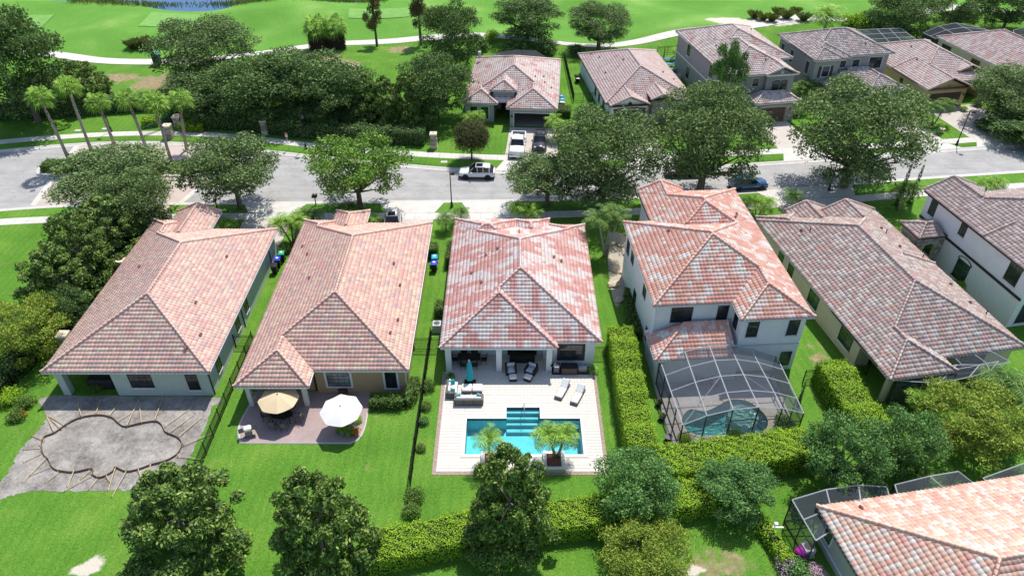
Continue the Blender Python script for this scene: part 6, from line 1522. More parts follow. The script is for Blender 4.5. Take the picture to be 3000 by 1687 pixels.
# ================================================================ FENCES, POSTS
M_BLACK = plain('black aluminium', (0.012, 0.012, 0.013), .4, .1)
def fence(pts, label, h=1.35, sp=.115, name='picket_fence', mat=M_BLACK, group=None):
    O = Vector((pts[0][0], pts[0][1], 0)); t = thing(name, label, 'fence', O, 0, group); pk = MB()
    for a, b in zip(pts, pts[1:]):
        a, b = Vector((a[0], a[1], 0)) - O, Vector((b[0], b[1], 0)) - O; L = (b - a).length; d = (b - a).normalized()
        for z in (.14, h - .22, h - .04): MB().tube([a + Vector((0, 0, z)), b + Vector((0, 0, z))], .024, 4).build('rail', mat, t)
        n = max(1, int(round(L / 1.9)))
        for i in range(n + 1): p = a.lerp(b, i / n); MB().box(p.x - .035, p.x + .035, p.y - .035, p.y + .035, -.1, h + .06).build('post', mat, t)
        for i in range(int(L / sp)):
            p = a + d * (i + .5) * sp; pk.box(p.x - .011, p.x + .011, p.y - .011, p.y + .011, .06, h)
    pk.build('pickets', mat, t, kind='stuff'); return t
fence([(-23.55, 49.6), (-23.58, 43.6), (-23.5, 35.0), (-23.4, 33.2)], 'black picket fence between the bare soil and the striped lawn')
fence([(-24.95, 49.0), (-22.3, 49.0)], 'short black gate between the sage and tan houses', 1.45)
fence([(-7.4, 50.1), (-7.42, 44.2), (-7.48, 37.1), (-7.46, 33.6)], 'black picket fence left of the swimming pool terrace', 1.45)
fence([(-8.8, 48.6), (-7.4, 48.6), (-5.85, 48.6)], 'short black gate between the tan and white pool houses', 1.45)
fence([(7.2, 47.6), (8.5, 47.6)], 'short black gate right of the white pool house', 1.35)
fence([(-40.6, 69.4), (-40.9, 63.5), (-41.2, 56), (-41.4, 50.4), (-42.2, 44), (-42.8, 38)], 'long black picket fence along the left boundary', 1.5)
fence([(-46.5, 70.2), (-41, 70.0)], 'black picket fence beside the rough stone pillar near the left street', 1.3)
fence([(24.9, 44.6), (27.0, 44.95), (30.6, 45.4)], 'black picket gate between the domed cage and the beige wall', 1.35)
fence([(8.9, 121.5), (9.3, 104.2)], 'dark picket fence between the open garage house and the white gabled house', 1.5, .16)
fence([(9.3, 104.2), (12.2, 104.6)], 'short dark gate against the white gabled house', 1.4, .14)
fence([(25.2, 124.8), (32.5, 126.4)], 'dark picket fence behind the blue sun loungers', 1.3, .16)
M_CAP = plain('cream cap stone', (0.62, 0.54, 0.40), .8, .08, 3)
def pillar(px, py, zt, w, label, stone=True, base=None, x=None, y=None):
    if x is None: c = at(px, py, zt); x, y = c.x, c.y
    t = thing('stone_pillar', label, 'pillar', (x, y, 0)); h = zt - .16
    MB().box(-w / 2, w / 2, -w / 2, w / 2, -.1, h).build('core', M_MORTAR, t)
    MB().bevbox(-w / 2 - .1, w / 2 + .1, -w / 2 - .1, w / 2 + .1, h, h + .22, .03).build('cap', M_CAP, t)
    MB().lathe([(.1, h + .2), (.13, h + .27), (.02, h + .36)], 8).build('finial', M_CAP, t)
    for k in range(4): 
        M = Matrix.Rotation(k * math.pi / 2, 4, 'Z') @ Matrix.Translation((0, -w / 2, 0))
        core = t.children[0]; stone_face(core, -w / 2, w / 2, .5 if base else 0, h - .02, M, .17, k + int(abs(x) * 3))
    if base: MB().bevbox(-w / 2 - .07, w / 2 + .07, -w / 2 - .07, w / 2 + .07, 0, .5, .03).build('plinth', M_CAP, t)
    return t
pillar(350, 762, 2.3, .75, 'cream capped stone post beside the second magnolia', True); pillar(182, 978, 2.3, .75, 'cream capped stone post beside the yellow green tree', True)
pillar(477, 612, 2.1, .9, 'rough grey stone pillar near the left front of the sage house', True)
pillar(1269, 391, 2.1, .75, 'pale stone pillar with cream base at the end of the far tree row', True, 1); pillar(770, 352, 2.0, .75, 'stone pillar half hidden in the dark hedge by the street sign', True, 1)
pillar(487, 367, 1.9, .85, 'stone pillar holding the green gate', True); pillar(516, 340, 1.7, .9, 'taller stone planter pillar behind the green gate', True)
# open green gate leaf
g = thing('entry_gate', 'open curved green metal gate leaf by the fan palms', 'gate', (-50.9, 92.3, 0)); M_GRN = plain('green metal', (0.03, 0.12, 0.10), .45)
A, B_ = Vector((0, 0, 0)), Vector((2.6, 3.4, 0))
for z0_, z1_ in ((.12, .12), (1.2, 1.75)): 
    P = [A.lerp(B_, i / 8) + Vector((0, 0, z0_ + (z1_ - z0_) * (i / 8) ** 2)) for i in range(9)]; MB().tube(P, .035, 5).build('rail', M_GRN, g)
for i in (0, 8): MB().tube([A.lerp(B_, i / 8), A.lerp(B_, i / 8) + Vector((0, 0, 1.2 + .55 * (i / 8) ** 2))], .045, 5).build('post', M_GRN, g)
pk = MB()
for i in range(1, 36): f = i / 36; pk.tube([A.lerp(B_, f) + Vector((0, 0, .12)), A.lerp(B_, f) + Vector((0, 0, 1.2 + .55 * f * f))], .012, 4)
pk.build('pickets', M_GRN, g, kind='stuff')

# ================================================================ STREET FURNITURE
def lamp_post(x, y, h, label, dx=0.0):
    t = thing('street_lamp', label, 'street lamp', (x, y, 0), 0, 'black street lamps')
    MB().lathe([(.2, 0), (.2, .12), (.13, .25), (.15, .5), (.085, .8)], 10).build('base', M_BLACK, t)
    MB().tube([(0, 0, .7), (dx, 0, h)], [.07, .055], 8).build('pole', M_BLACK, t)
    m = MB(); m.tube([(dx, 0, h - .05), (dx + .1, -.15, h + .12), (dx + .35, -.35, h + .05)], .03, 5); m.build('arm', M_BLACK, t)
    MB().lathe([(.04, h + .04), (.12, h - .02), (.30, h - .2), (.28, h - .22), (.05, h - .2)], 12, Matrix.Translation((dx + .35, -.35, 0))).build('lamp_shade', M_BLACK, t)
    MB().lathe([(.1, h - .2), (.12, h - .3), (.03, h - .36)], 10, Matrix.Translation((dx + .35, -.35, 0))).build('bulb', plain('milk glass', (0.6, 0.6, 0.58), .3), t)
lamp_post(-7.06, 73.5, 4.75, 'street lamp beside the white parked car', 0); lamp_post(60.06, 89.7, 5.0, 'street lamp on the small lawn by the yellow house'); lamp_post(38.6, 77.5, 4.8, 'street lamp under the largest round oak'); lamp_post(-27.6, 88.6, 4.8, 'street lamp right of the street sign'); lamp_post(-56.0, 93.9, 4.8, 'street lamp behind the third fan palm')
def mailbox(x, y, n, label):
    t = thing('mailbox', label, 'mailbox', (x, y, 0)); MB().box(-.05, .05, -.05, .05, -.1, 1.05).build('post', M_BLACK, t)
    for i in range(n):
        ox = (i - (n - 1) / 2) * .32; prof = [(ox + .13 * math.cos(a), 1.12 + .13 + .13 * math.sin(a)) for a in [math.pi * k / 6 for k in range(7)]]
        P = [(ox - .13, 1.05), (ox + .13, 1.05)] + prof
        m = MB(); m.loft([[(a, -.26, b) for a, b in P], [(a, .26, b) for a, b in P]]); m.build('box', M_BLACK, t); MB().box(ox + .13, ox + .15, -.1, -.06, 1.2, 1.4).build('flag', plain('red flag', (.3, .03, .03), .5), t)
c = at(637, 612); mailbox(c.x, c.y, 1, 'black mailbox on a post beside the airy street oak'); c = at(926, 600); mailbox(c.x, c.y, 2, 'twin black mailbox on one post by the bright street oak')
sg = at(848, 439); t = thing('street_sign', 'small red and white no parking sign on a pole', 'sign', (sg.x, sg.y, 0)); MB().tube([(0, 0, 0), (-.05, 0, 2.3)], .03, 6).build('pole', M_STEEL, t)
MB().box(-.2, .12, -.03, -.01, 1.85, 2.4).build('plate', plain('white enamel', (0.75, 0.74, 0.72), .4), t)
m = MB(); m.box(-.2, .12, -.036, -.031, 2.24, 2.4); m.box(-.14, .06, -.036, -.031, 2.1, 2.14); m.box(-.14, .06, -.036, -.031, 1.98, 2.02); m.build('print', plain('red enamel', (0.5, 0.04, 0.04), .4), t)
# golf box, hydrant, meter boxes
gb = at(463, 190); t = thing('golf_box', 'dark green tall box with small pitched lid beside the cart path', 'box', (gb.x, gb.y, gz(gb.x, gb.y)))
MB().bevbox(-.55, .55, -.5, .5, 0, 1.9, .04).build('body', plain('dark green board', (0.03, 0.05, 0.05), .6), t)
m = MB(); P = [(-.7, 1.88), (.7, 1.88), (0, 2.3)]; m.loft([[(a, -.65, b) for a, b in P], [(a, .65, b) for a, b in P]]); m.build('lid', plain('green lid', (0.05, 0.25, 0.2), .5), t)
hy = at(1207, 470); t = thing('fire_hydrant', 'blue and white fire hydrant on the far verge', 'hydrant', (hy.x, hy.y, 0))
MB().lathe([(.16, 0), (.16, .06), (.11, .08), (.11, .5), (.14, .52), (.13, .6), (.05, .72)], 10).build('barrel', plain('hydrant white', (0.6, 0.62, 0.68), .5), t); MB().lathe([(.135, .5), (.15, .55), (.12, .66), (.04, .78)], 10).build('bonnet', plain('hydrant blue', (0.05, 0.12, 0.45), .4), t)
m = MB(); m.tube([(-.22, 0, .42), (.22, 0, .42)], .06, 8); m.build('nozzle', plain('hydrant blue', (0.05, 0.12, 0.45), .4), t)
for px, py, nm in ((1301, 475, 'pale utility cover in the verge beside the ball shaped tree'), (2773, 418, 'pale utility cover in the small verge by the leaning lamp'), (228, 383, 'pale utility cover on the lawn behind the second fan palm'), (308, 378, 'pale utility cover on the lawn behind the third fan palm')):
    c = at(px, py); t = thing('utility_cover', nm, 'utility cover', (c.x, c.y, 0), 0, 'utility covers in the lawn'); MB().bevbox(-.42, .42, -.28, .28, -.05, .05, .02).build('frame', M_CONC, t); MB().bevbox(-.34, .34, -.2, .2, .03, .062, .01).build('lid', plain('cover lid', (0.5, 0.48, 0.44), .8), t)
def bin_(x, y, rz, lid, label, body=(0.015, 0.017, 0.018), s=1.0, mark=True):
    t = thing('wheelie_bin', label, 'bin', (x, y, 0), rz, 'wheeled bins beside the houses', s)
    m = MB(); m.loft([[(-.22, -.25, .06), (.22, -.25, .06), (.22, .22, .06), (-.22, .22, .06)], [(-.29, -.36, .98), (.29, -.36, .98), (.29, .34, .98), (-.29, .34, .98)]]); m.build('body', plain('bin body %.2f' % body[2], body, .5), t)
    m = MB(); m.loft([[(-.32, -.4, .98), (.32, -.4, .98), (.32, .38, .98), (-.32, .38, .98)], [(-.32, -.4, 1.03), (.32, -.4, 1.03), (.32, .38, 1.05), (-.32, .38, 1.05)], [(-.24, -.3, 1.08), (.24, -.3, 1.08), (.24, .3, 1.11), (-.24, .3, 1.11)]]); m.build('lid', plain('lid %.2f%.2f' % (lid[1], lid[2]), lid, .4), t)
    for sx in (-1, 1): MB().lathe([(.12, -.03), (.12, .03)], 12, Matrix.Translation((sx * .27, .3, .12)) @ Matrix.Rotation(math.pi / 2, 4, 'Y')).build('wheel', M_BLACK, t)
    if mark:
        m = MB(); m.box(-.12, .12, -.1, .12, 1.095, 1.116); m.build('lid_label', plain('white print', (0.7, 0.72, 0.75), .5), t)
bin_(-24.15, 62.6, R(8), (0.01, 0.33, 0.16), 'green lidded bin between the sage and tan houses'); bin_(-24.3, 61.55, R(5), (0.02, 0.05, 0.55), 'blue lidded bin next to the green lidded bin'); bin_(-24.35, 60.4, R(6), (0.02, 0.02, 0.022), 'all black bin in front of the blue lidded bin', mark=False)
bin_(-8.05, 61.9, R(4), (0.0, 0.38, 0.50), 'teal lidded bin right of the tan house'); bin_(-8.0, 60.8, R(2), (0.03, 0.05, 0.62), 'blue lidded bin in front of the teal lidded bin')
bin_(7.45, 104.0, R(90), (0.03, 0.15, 0.5), 'blue lidded bin beside the open garage house'); bin_(7.5, 102.9, R(90), (0.0, 0.42, 0.40), 'turquoise lidded bin beside the open garage house'); bin_(7.4, 101.8, R(90), (0.55, 0.5, 0.52), 'pale lidded bin beside the open garage house')

# ================================================================ CARS
def car(label, loc, rz, L, Wd, H, paint, kind='suv', glass_=None):
    """side stations from nose (-L/2) to tail; local +x is the tail"""
    t = thing('parked_car' if kind != 'pickup' else 'pickup_truck', label, 'car' if kind != 'pickup' else 'truck', loc, rz); w = Wd / 2
    mp = paint; belt = H * .60 if kind != 'pickup' else H * .62
    st = [(-.5, .72, .30, .42), (-.485, .84, .24, .50), (-.44, .93, .22, .545), (-.30, .985, .2, .585), (-.2, 1, .2, .61), (0, 1, .2, .62), (.3, 1, .2, .63), (.43, .97, .22, .63), (.485, .9, .26, .6), (.5, .8, .32, .54)]
    if kind == 'pickup': st = [(-.5, .8, .26, .46), (-.485, .93, .22, .56), (-.45, .97, .22, .6), (-.3, 1, .22, .63), (-.2, 1, .22, .635), (.1, 1, .22, .635), (.48, 1, .24, .62), (.5, .98, .26, .6)]
    rings = []
    for x, k, z0_, z1_ in st:
        a, zb, zt = w * k, z0_ * H * .9, z1_ * H
        rings.append([(x * L, -a * .86, zb), (x * L, -a, zb + (zt - zb) * .3), (x * L, -a * .985, zb + (zt - zb) * .72), (x * L, -a * .86, zt), (x * L, 0, zt + .035), (x * L, a * .86, zt), (x * L, a * .985, zb + (zt - zb) * .72), (x * L, a, zb + (zt - zb) * .3), (x * L, a * .86, zb)])
    m = MB(); m.loft(rings, None, True); body = m.build('body', mp, t, True)
    if kind == 'pickup': cab = [(-.235, .80, .62, .62), (-.135, .76, .62, .96), (-.10, .74, .62, 1.0), (.08, .74, .62, 1.0), (.115, .78, .62, .97), (.13, .8, .62, .62)]
    else: cab = [(-.235, .84, .60, .605), (-.10, .74, .60, .955), (-.04, .72, .60, .995), (.22, .71, .60, 1.0), (.36, .74, .60, .955), (.455, .82, .60, .62)]
    rings = [[(x * L, -w * .88, zb * H), (x * L, -w * k, zt * H), (x * L, 0, zt * H + (.02 if zt > .9 else 0)), (x * L, w * k, zt * H), (x * L, w * .88, zb * H)] for x, k, zb, zt in cab]
    m = MB(); m.loft(rings, None, True); gl = m.build('windows', glass_ or glass('car glass', (0.012, 0.014, 0.016), .03), t)
    # roof skin and pillars in body colour
    i0, i1 = 2, (4 if kind == 'pickup' else 4)
    m = MB(); rr_ = [[(x * L, -w * k - .008, zt * H - .02), (x * L, -w * (k - .04), zt * H + .022), (x * L, 0, zt * H + .045), (x * L, w * (k - .04), zt * H + .022), (x * L, w * k + .008, zt * H - .02)] for x, k, zb, zt in cab[1:5]]
    if kind != 'pickup': rr_ = rr_[1:]
    m.loft(rr_, None, True); m.build('roof', mp, t, True)
    m = MB()
    for s in (-1, 1):
        def sp(x, f):   # point on side of the cab
            xs_ = [c_[0] for c_ in cab]; zt = np.interp(x, xs_, [c_[3] for c_ in cab]); k = np.interp(x, xs_, [c_[1] for c_ in cab])
            return Vector((x * L, s * (w * .88 + (w * k - w * .88) * f + .012), (.60 + (zt - .60) * f) * H))
        for x in ((.005, .02), (.165, .18), (.33, .36)) if kind != 'pickup' else ((.0, .015), (.1, .125)):
            m = MB(); m.quad(sp(x[0], 0), sp(x[1], 0), sp(x[1], .98), sp(x[0], .98)); m.build('pillar', mp, t)
        MB().tube([sp(cab[0][0] + .01, 0), sp(cab[1][0], 1)], .035, 4).build('pillar', mp, t)
    wr = H * .215 if kind != 'pickup' else H * .215
    for x in (-.315, .30):
        for s in (-1, 1):
            M = Matrix.Translation((x * L, s * (w - .09), wr)) @ Matrix.Rotation(math.pi / 2, 4, 'X')
            wl = MB().lathe([(wr, -.11), (wr, .11)], 20, M).build('wheel', plain('tyre', (0.015, 0.015, 0.016), .8), t)
            MB().lathe([(wr * .66, .0), (wr * .66, .118 * 1), (wr * .3, .10)], 14, Matrix.Translation((x * L, s * (w - .09), wr)) @ Matrix.Rotation(-s * math.pi / 2, 4, 'X') @ Matrix.Rotation(math.pi, 4, 'X')).build('rim', plain('alloy rim', (0.45, 0.45, 0.46), .3, metal=.6), wl)
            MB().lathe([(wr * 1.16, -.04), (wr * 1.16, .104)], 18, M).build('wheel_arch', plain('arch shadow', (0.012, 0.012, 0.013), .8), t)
    for s in (-1, 1):
        MB().bevbox(-.5 * L * .985 - .02, -.44 * L, s * w * .62 - .16, s * w * .62 + .16, .44 * H, .535 * H, .03).build('headlight', plain('lamp glass', (0.45, 0.46, 0.48), .1), t)
        MB().bevbox(.47 * L, .5 * L + .015, s * w * .7 - .16, s * w * .7 + .16, .46 * H, .55 * H, .02).build('tail_light', plain('red lamp', (0.3, 0.01, 0.01), .2), t)
        MB().bevbox(-.17 * L, -.13 * L, s * (w + .1) - .1, s * (w + .1) + .1, .6 * H, .67 * H, .03).build('mirror', mp, t)
    MB().box(-.505 * L, -.49 * L, -w * .5, w * .5, .30 * H, .43 * H).build('grille', plain('grille', (0.02, 0.02, 0.022), .4) if kind != 'pickup' else plain('chrome', (0.55, 0.56, 0.58), .2, metal=.8), t)
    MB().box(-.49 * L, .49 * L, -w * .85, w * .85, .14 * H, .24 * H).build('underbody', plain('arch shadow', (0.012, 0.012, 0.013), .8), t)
    if kind == 'pickup':
        m = MB(); zt = .645 * H; m.box(.15 * L, .48 * L, -w * .78, w * .78, zt, zt + .012); m.build('bed', plain('bed liner', (0.02, 0.02, 0.02), .8), t)
        for s in (-1, 1): MB().bevbox(.14 * L, .49 * L, s * w * .9 - .07, s * w * .9 + .07, .6 * H, zt + .12, .03).build('bed_rail', mp, t)
        MB().bevbox(.475 * L, .5 * L, -w * .9, w * .9, .58 * H, zt + .12, .02).build('tailgate', mp, t)
        MB().bevbox(.22 * L, .28 * L, -.2, .6, zt, zt + .3, .05).build('cargo', plain('grey bag', (0.4, 0.42, 0.45), .7), t)
        MB().bevbox(-.525 * L, -.49 * L, -w * .92, w * .92, .22 * H, .34 * H, .04).build('bumper', plain('chrome', (0.55, 0.56, 0.58), .2, metal=.8), t)
    else:
        MB().box(-.02 * L, .16 * L, -w * .42, w * .42, 1.0 * H + .03, 1.0 * H + .05).build('sunroof', glass('car glass'), t)
        for s in (-1, 1): MB().tube([(-.02 * L, s * w * .66, H + .03), (0, s * w * .66, H + .075), (.3 * L, s * w * .66, H + .075), (.33 * L, s * w * .68, H + .0)], .02, 4).build('roof_rail', plain('chrome', (0.55, 0.56, 0.58), .2, metal=.8), t)
    return t
def paint(name, col, rough=.25):
    m = plain(name, col, rough, .03, 1.0); b = [n for n in m.node_tree.nodes if n.type == 'BSDF_PRINCIPLED'][0]; b.inputs['Coat Weight'].default_value = .6; b.inputs['Coat Roughness'].default_value = .06; return m
P_WHITE = paint('white paintwork', (0.76, 0.77, 0.78)); P_BLACK = paint('black paintwork', (0.025, 0.022, 0.024)); P_SILV = paint('silver paintwork', (0.42, 0.43, 0.45), .3); P_BLUE = paint('blue paintwork', (0.03, 0.09, 0.2)); P_GREY = paint('dark grey paintwork', (0.04, 0.042, 0.045))
car('white compact crossover parked at the far kerb with a dark sunroof', (-4.35, 81.15, -.1), R(-2), 4.5, 1.85, 1.6, P_WHITE)
car('white pickup truck with chrome grille on the open garage driveway', (0.75, 88.4, .02), R(86), 5.8, 2.05, 1.9, P_WHITE, 'pickup')
car('black crossover beside the white pickup truck', (3.75, 89.6, .02), R(86), 4.6, 1.88, 1.66, P_BLACK)
car('silver crossover on the driveway behind the tan house roof', (-13.35, 68.9, .02), R(96), 4.7, 1.9, 1.7, P_SILV)
car('dark grey car under the street oak opposite the gabled garage', (21.6, 81.6, -.1), R(3), 4.7, 1.85, 1.5, P_GREY)
car('dark blue car half hidden by the oak near the orange roof', (28.9, 78.4, -.1), R(187), 4.6, 1.85, 1.5, P_BLUE)

# ================================================================ GARDEN FURNITURE
M_WICK = plain('grey wicker', (0.13, 0.12, 0.11), .8, .2, 12, .5, 60); M_WICKD = plain('dark brown wicker', (0.03, 0.024, 0.02), .7, .25, 12, .5, 60)
M_CUSH = plain('white cushion', (0.74, 0.73, 0.71), .9, .04, 3, .2, 12); M_TEAL = plain('teal cloth', (0.02, 0.36, 0.42), .8, .15, 6, .3, 14)
M_TEALP = plain('teal patterned pillow', (0.16, 0.42, 0.42), .9, .5, 14)
def cush(t, x0, x1, y0, y1, z0, z1, name='cushion', mat=M_CUSH, M=None): return MB().bevbox(x0, x1, y0, y1, z0, z1, .05, M).build(name, mat, t, True)
a = at(1331, 1189); b = at(1416, 1189); wS = b.x - a.x
t = thing('garden_sofa', 'long grey wicker sofa with white cushions, its back to the pool', 'sofa', (a.x, a.y, .04))
for i in range(3): MB().bevbox(wS / 3 * i + .006, wS / 3 * (i + 1) - .006, 0, .16, 0, .66, .03).build('back_panel', M_WICK, t)
MB().bevbox(0, wS, .16, .85, 0, .28, .03).build('seat_base', M_WICK, t); MB().bevbox(wS - .15, wS + .002, .16, .85, .28, .58, .03).build('armrest', M_WICK, t); MB().bevbox(-.002, .15, .16, .85, .28, .58, .03).build('armrest', M_WICK, t)
for i in range(3): cush(t, .16 + (wS - .32) / 3 * i + .01, .16 + (wS - .32) / 3 * (i + 1) - .01, .3, .86, .28, .44); cush(t, .16 + (wS - .32) / 3 * i + .01, .16 + (wS - .32) / 3 * (i + 1) - .01, .16, .34, .42, .74, 'back_cushion')
for x, an in ((.35, .5), (wS - .4, -.5)): MB().bevbox(-.22, .22, -.07, .07, 0, .4, .05, Matrix.Translation((x, .45, .46)) @ Matrix.Rotation(an, 4, 'Z') @ Matrix.Rotation(-.35, 4, 'X')).build('pillow', M_TEALP, t)
a = at(1307, 1168)
t = thing('garden_armchair_sofa', 'short grey wicker sofa with white cushions facing right, left of the teal parasol', 'sofa', (a.x, a.y, .04))
MB().bevbox(0, .9, 0, 1.6, 0, .28, .03).build('seat_base', M_WICK, t); MB().bevbox(0, .16, .0, 1.6, .28, .66, .03).build('back_panel', M_WICK, t); MB().bevbox(.16, .9, -.002, .14, .28, .62, .03).build('armrest', M_WICK, t)
for i in range(2): cush(t, .3, .9, .16 + .72 * i, .86 + .72 * i, .28, .44); cush(t, .16, .34, .16 + .72 * i, .86 + .72 * i, .42, .76, 'back_cushion')
MB().bevbox(-.25, .25, -.08, .08, 0, .42, .05, Matrix.Translation((.45, 1.2, .46)) @ Matrix.Rotation(.3, 4, 'Z') @ Matrix.Rotation(-.4, 4, 'X')).build('pillow', M_TEAL, t)
MB().bevbox(-.2, .2, -.06, .06, 0, .3, .05, Matrix.Translation((.55, .35, .46)) @ Matrix.Rotation(-.2, 4, 'Z') @ Matrix.Rotation(-.5, 4, 'X')).build('pillow', M_TEALP, t)
for i, (px, nm) in enumerate(((1353.5, 'left white cushioned wicker ottoman below the teal parasol'), (1384.5, 'right white cushioned wicker ottoman below the teal parasol'))):
    a = at(px, 1154); t = thing('ottoman', nm, 'ottoman', (a.x, a.y, .04), 0, 'wicker ottomans'); MB().bevbox(0, .8, 0, .8, 0, .28, .03).build('base', M_WICK, t); cush(t, -.01, .81, -.01, .81, .28, .42)
a = at(1377, 1121); t = thing('closed_parasol', 'furled teal parasol on a black base', 'parasol', (a.x, a.y, .04))
MB().bevbox(-.5, .5, -.4, .4, 0, .1, .08).build('base', M_BLACK, t); MB().tube([(0, 0, 0), (0, 0, 2.55)], .03, 8).build('pole', M_STEEL, t)
m = MB(); rings = []
for z, r in ((.42, .27), (.8, .25), (1.4, .2), (1.9, .17), (2.25, .13), (2.42, .05)):
    rings.append([((r * (1 + .28 * (k % 2)) * math.cos(k * math.pi / 8)), r * (1 + .28 * (k % 2)) * math.sin(k * math.pi / 8), z + (.04 if k % 2 else 0)) for k in range(16)])
m.loft(rings); m.build('canopy', M_TEAL, t); MB().lathe([(.05, 2.5), (.06, 2.58), (.02, 2.64)], 8).build('finial', plain('pink finial', (.6, .4, .38), .5), t)
def armchair(px, py, rz, nm):
    a = at(px, py); t = thing('lounge_armchair', nm, 'armchair', (a.x, a.y, .04), rz, 'dark wicker armchairs')
    MB().bevbox(-.48, .48, -.45, .45, 0, .3, .03).build('seat_base', M_WICKD, t)
    MB().bevbox(-.48, .48, .3, .46, .3, .8, .04).build('backrest', M_WICKD, t)
    for s in (-1, 1): MB().bevbox(s * .41 - .075, s * .41 + .075, -.45, .3, .3, .58, .03).build('armrest', M_WICKD, t)
    cush(t, -.33, .33, -.46, .22, .3, .45, mat=plain('pale grey cushion', (0.55, 0.57, 0.6), .9, .05)); cush(t, -.33, .33, .14, .32, .42, .86, 'back_cushion', mat=MATS['pale grey cushion'])
def stool(px, py, rz, nm):
    a = at(px, py); t = thing('footstool', nm, 'footstool', (a.x, a.y, .04), rz, 'dark wicker footstools'); MB().bevbox(-.33, .33, -.3, .3, 0, .3, .03).build('base', M_WICKD, t); cush(t, -.32, .32, -.29, .29, .3, .42)
armchair(1497, 1090, R(6), 'left dark wicker armchair in the porch'); armchair(1556, 1090, R(-26), 'right dark wicker armchair in the porch, turned inward')
stool(1503, 1112, R(4), 'left dark wicker footstool'); stool(1547, 1112, R(-24), 'right dark wicker footstool')
def lounger(foot, head, nm):
    f, h = at(*foot), at(*head); d = (h - f); t = thing('sun_lounger', nm, 'sun lounger', (f.x, f.y, .04), math.atan2(d.y, d.x), 'grey sun loungers by the pool'); L = 2.0; w = .34
    MB().bevbox(0, L, -w, w, 0, .26, .03).build('base', M_WICK, t); cush(t, .05, 1.3, -w + .04, w - .04, .26, .36)
    M = Matrix.Translation((1.28, 0, .30)) @ Matrix.Rotation(-R(38), 4, 'Y'); MB().bevbox(0, .75, -w + .04, w - .04, 0, .1, .04, M).build('backrest_cushion', plain('shaded cushion', (0.68, 0.7, 0.71), .9, .03), t)
    MB().box(0, .74, -w + .02, w - .02, -.04, -.002, M).build('backrest', M_WICK, t)
    for s in (-1, 1): MB().tube([(1.6, s * (w - .06), .22), (1.72, s * (w - .06), .58)], .02, 4).build('strut', M_STEEL, t)
lounger((1634, 1172), (1667, 1115), 'left grey sun lounger with white cushion on the terrace'); lounger((1680, 1188), (1711, 1130), 'right grey sun lounger with white cushion on the terrace')
def dining(x, y, rz, tl, tw_, mt, mc, nm, nmc, spots, z=.04, group=None, shape='rect'):
    t = thing('dining_table', nm, 'table', (x, y, z), rz)
    if shape == 'rect': MB().bevbox(-tl / 2, tl / 2, -tw_ / 2, tw_ / 2, .68, .74, .02).build('table_top', mt, t)
    else: MB().lathe([(tl / 2 * .96, .69), (tl / 2, .71), (tl / 2 * .97, .735)], 24, Matrix.Scale(tw_ / tl, 4, (0, 1, 0))).build('table_top', mt, t)
    for sx in (-1, 1):
        for sy in (-1, 1): MB().box(sx * tl * .36 - .03, sx * tl * .36 + .03, sy * tw_ * .34 - .03, sy * tw_ * .34 + .03, 0, .68).build('leg', mt, t)
    c, s = math.cos(rz), math.sin(rz)
    for dx, dy, a, nn in spots:
        q = thing('patio_chair', nn, 'chair', (x + dx * c - dy * s, y + dx * s + dy * c, z), rz + a, group)
        MB().bevbox(-.24, .24, -.24, .24, .4, .46, .02).build('seat', mc, q)
        M = Matrix.Translation((0, .23, .44)) @ Matrix.Rotation(-.18, 4, 'X')
        for k in range(5): MB().box(-.23 + .094 * k, -.15 + .094 * k, -.02, .02, 0, .52, M).build('back_slat', mc, q)
        for sx in (-1, 1):
            MB().tube([(sx * .24, -.22, 0), (sx * .24, -.22, .4)], .02, 4).build('leg', M_BLACK, q); MB().tube([(sx * .24, .24, 0), (sx * .24, .24, .44), (sx * .25, .33, .96)], .02, 4).build('leg', M_BLACK, q)
            MB().box(sx * .27 - .02, sx * .27 + .02, -.24, .24, .62, .65).build('armrest', M_BLACK, q)
PI = math.pi; g_ = 'dark dining chairs under the porch'
dining(-3.75, 46.95, 0, 2.0, .95, M_WICKD, M_WICKD, 'dark dining table under the porch behind the teal parasol', '', [(-.5, -.72, PI, 'dark dining chair nearest the teal parasol, left'), (.45, -.72, PI, 'dark dining chair nearest the teal parasol, right'), (-.5, .66, 0, 'dark dining chair against the porch wall, left'), (.45, .66, 0, 'dark dining chair against the porch wall, right'), (-1.2, 0, PI / 2, 'dark dining chair at the left end of the porch table'), (1.25, 0, -PI / 2, 'dark dining chair at the right end of the porch table')], .04, g_)
c = at(1530, 1068); MB().bevbox(-1.1, 1.1, -.25, .25, 0, .75, .03, Matrix.Translation((c.x, c.y + .4, .04))).build('sideboard', M_WICKD, label='long dark sideboard behind the wicker armchairs', category='sideboard')
# mulch bed with bench, grill and boxes below the dark framed window
MB().box(3.45, 6.75, 45.42, 46.5, -.05, .03).build('mulch_bed', MATS['mulch'], kind='structure')
t = thing('storage_bench', 'dark brown storage box under the dark framed window', 'storage box', (4.95, 45.75, .03)); MB().bevbox(-.68, .68, -.35, .35, 0, .7, .03).build('body', plain('brown resin', (0.10, 0.075, 0.06), .6), t); MB().bevbox(-.72, .72, -.38, .38, .7, .78, .03).build('lid', plain('dark lid', (0.03, 0.026, 0.028), .4), t)
t = thing('gas_grill', 'small gas grill left of the dark storage box', 'grill', (3.85, 45.8, .03)); MB().bevbox(-.24, .24, -.22, .22, .1, .75, .03).build('cabinet', plain('grey cabinet', (0.2, 0.2, 0.21), .5), t); MB().bevbox(-.28, .28, -.26, .26, .75, .95, .08).build('hood', M_STEEL, t); MB().box(-.5, -.28, -.2, .2, .78, .82).build('side_shelf', M_BLACK, t)
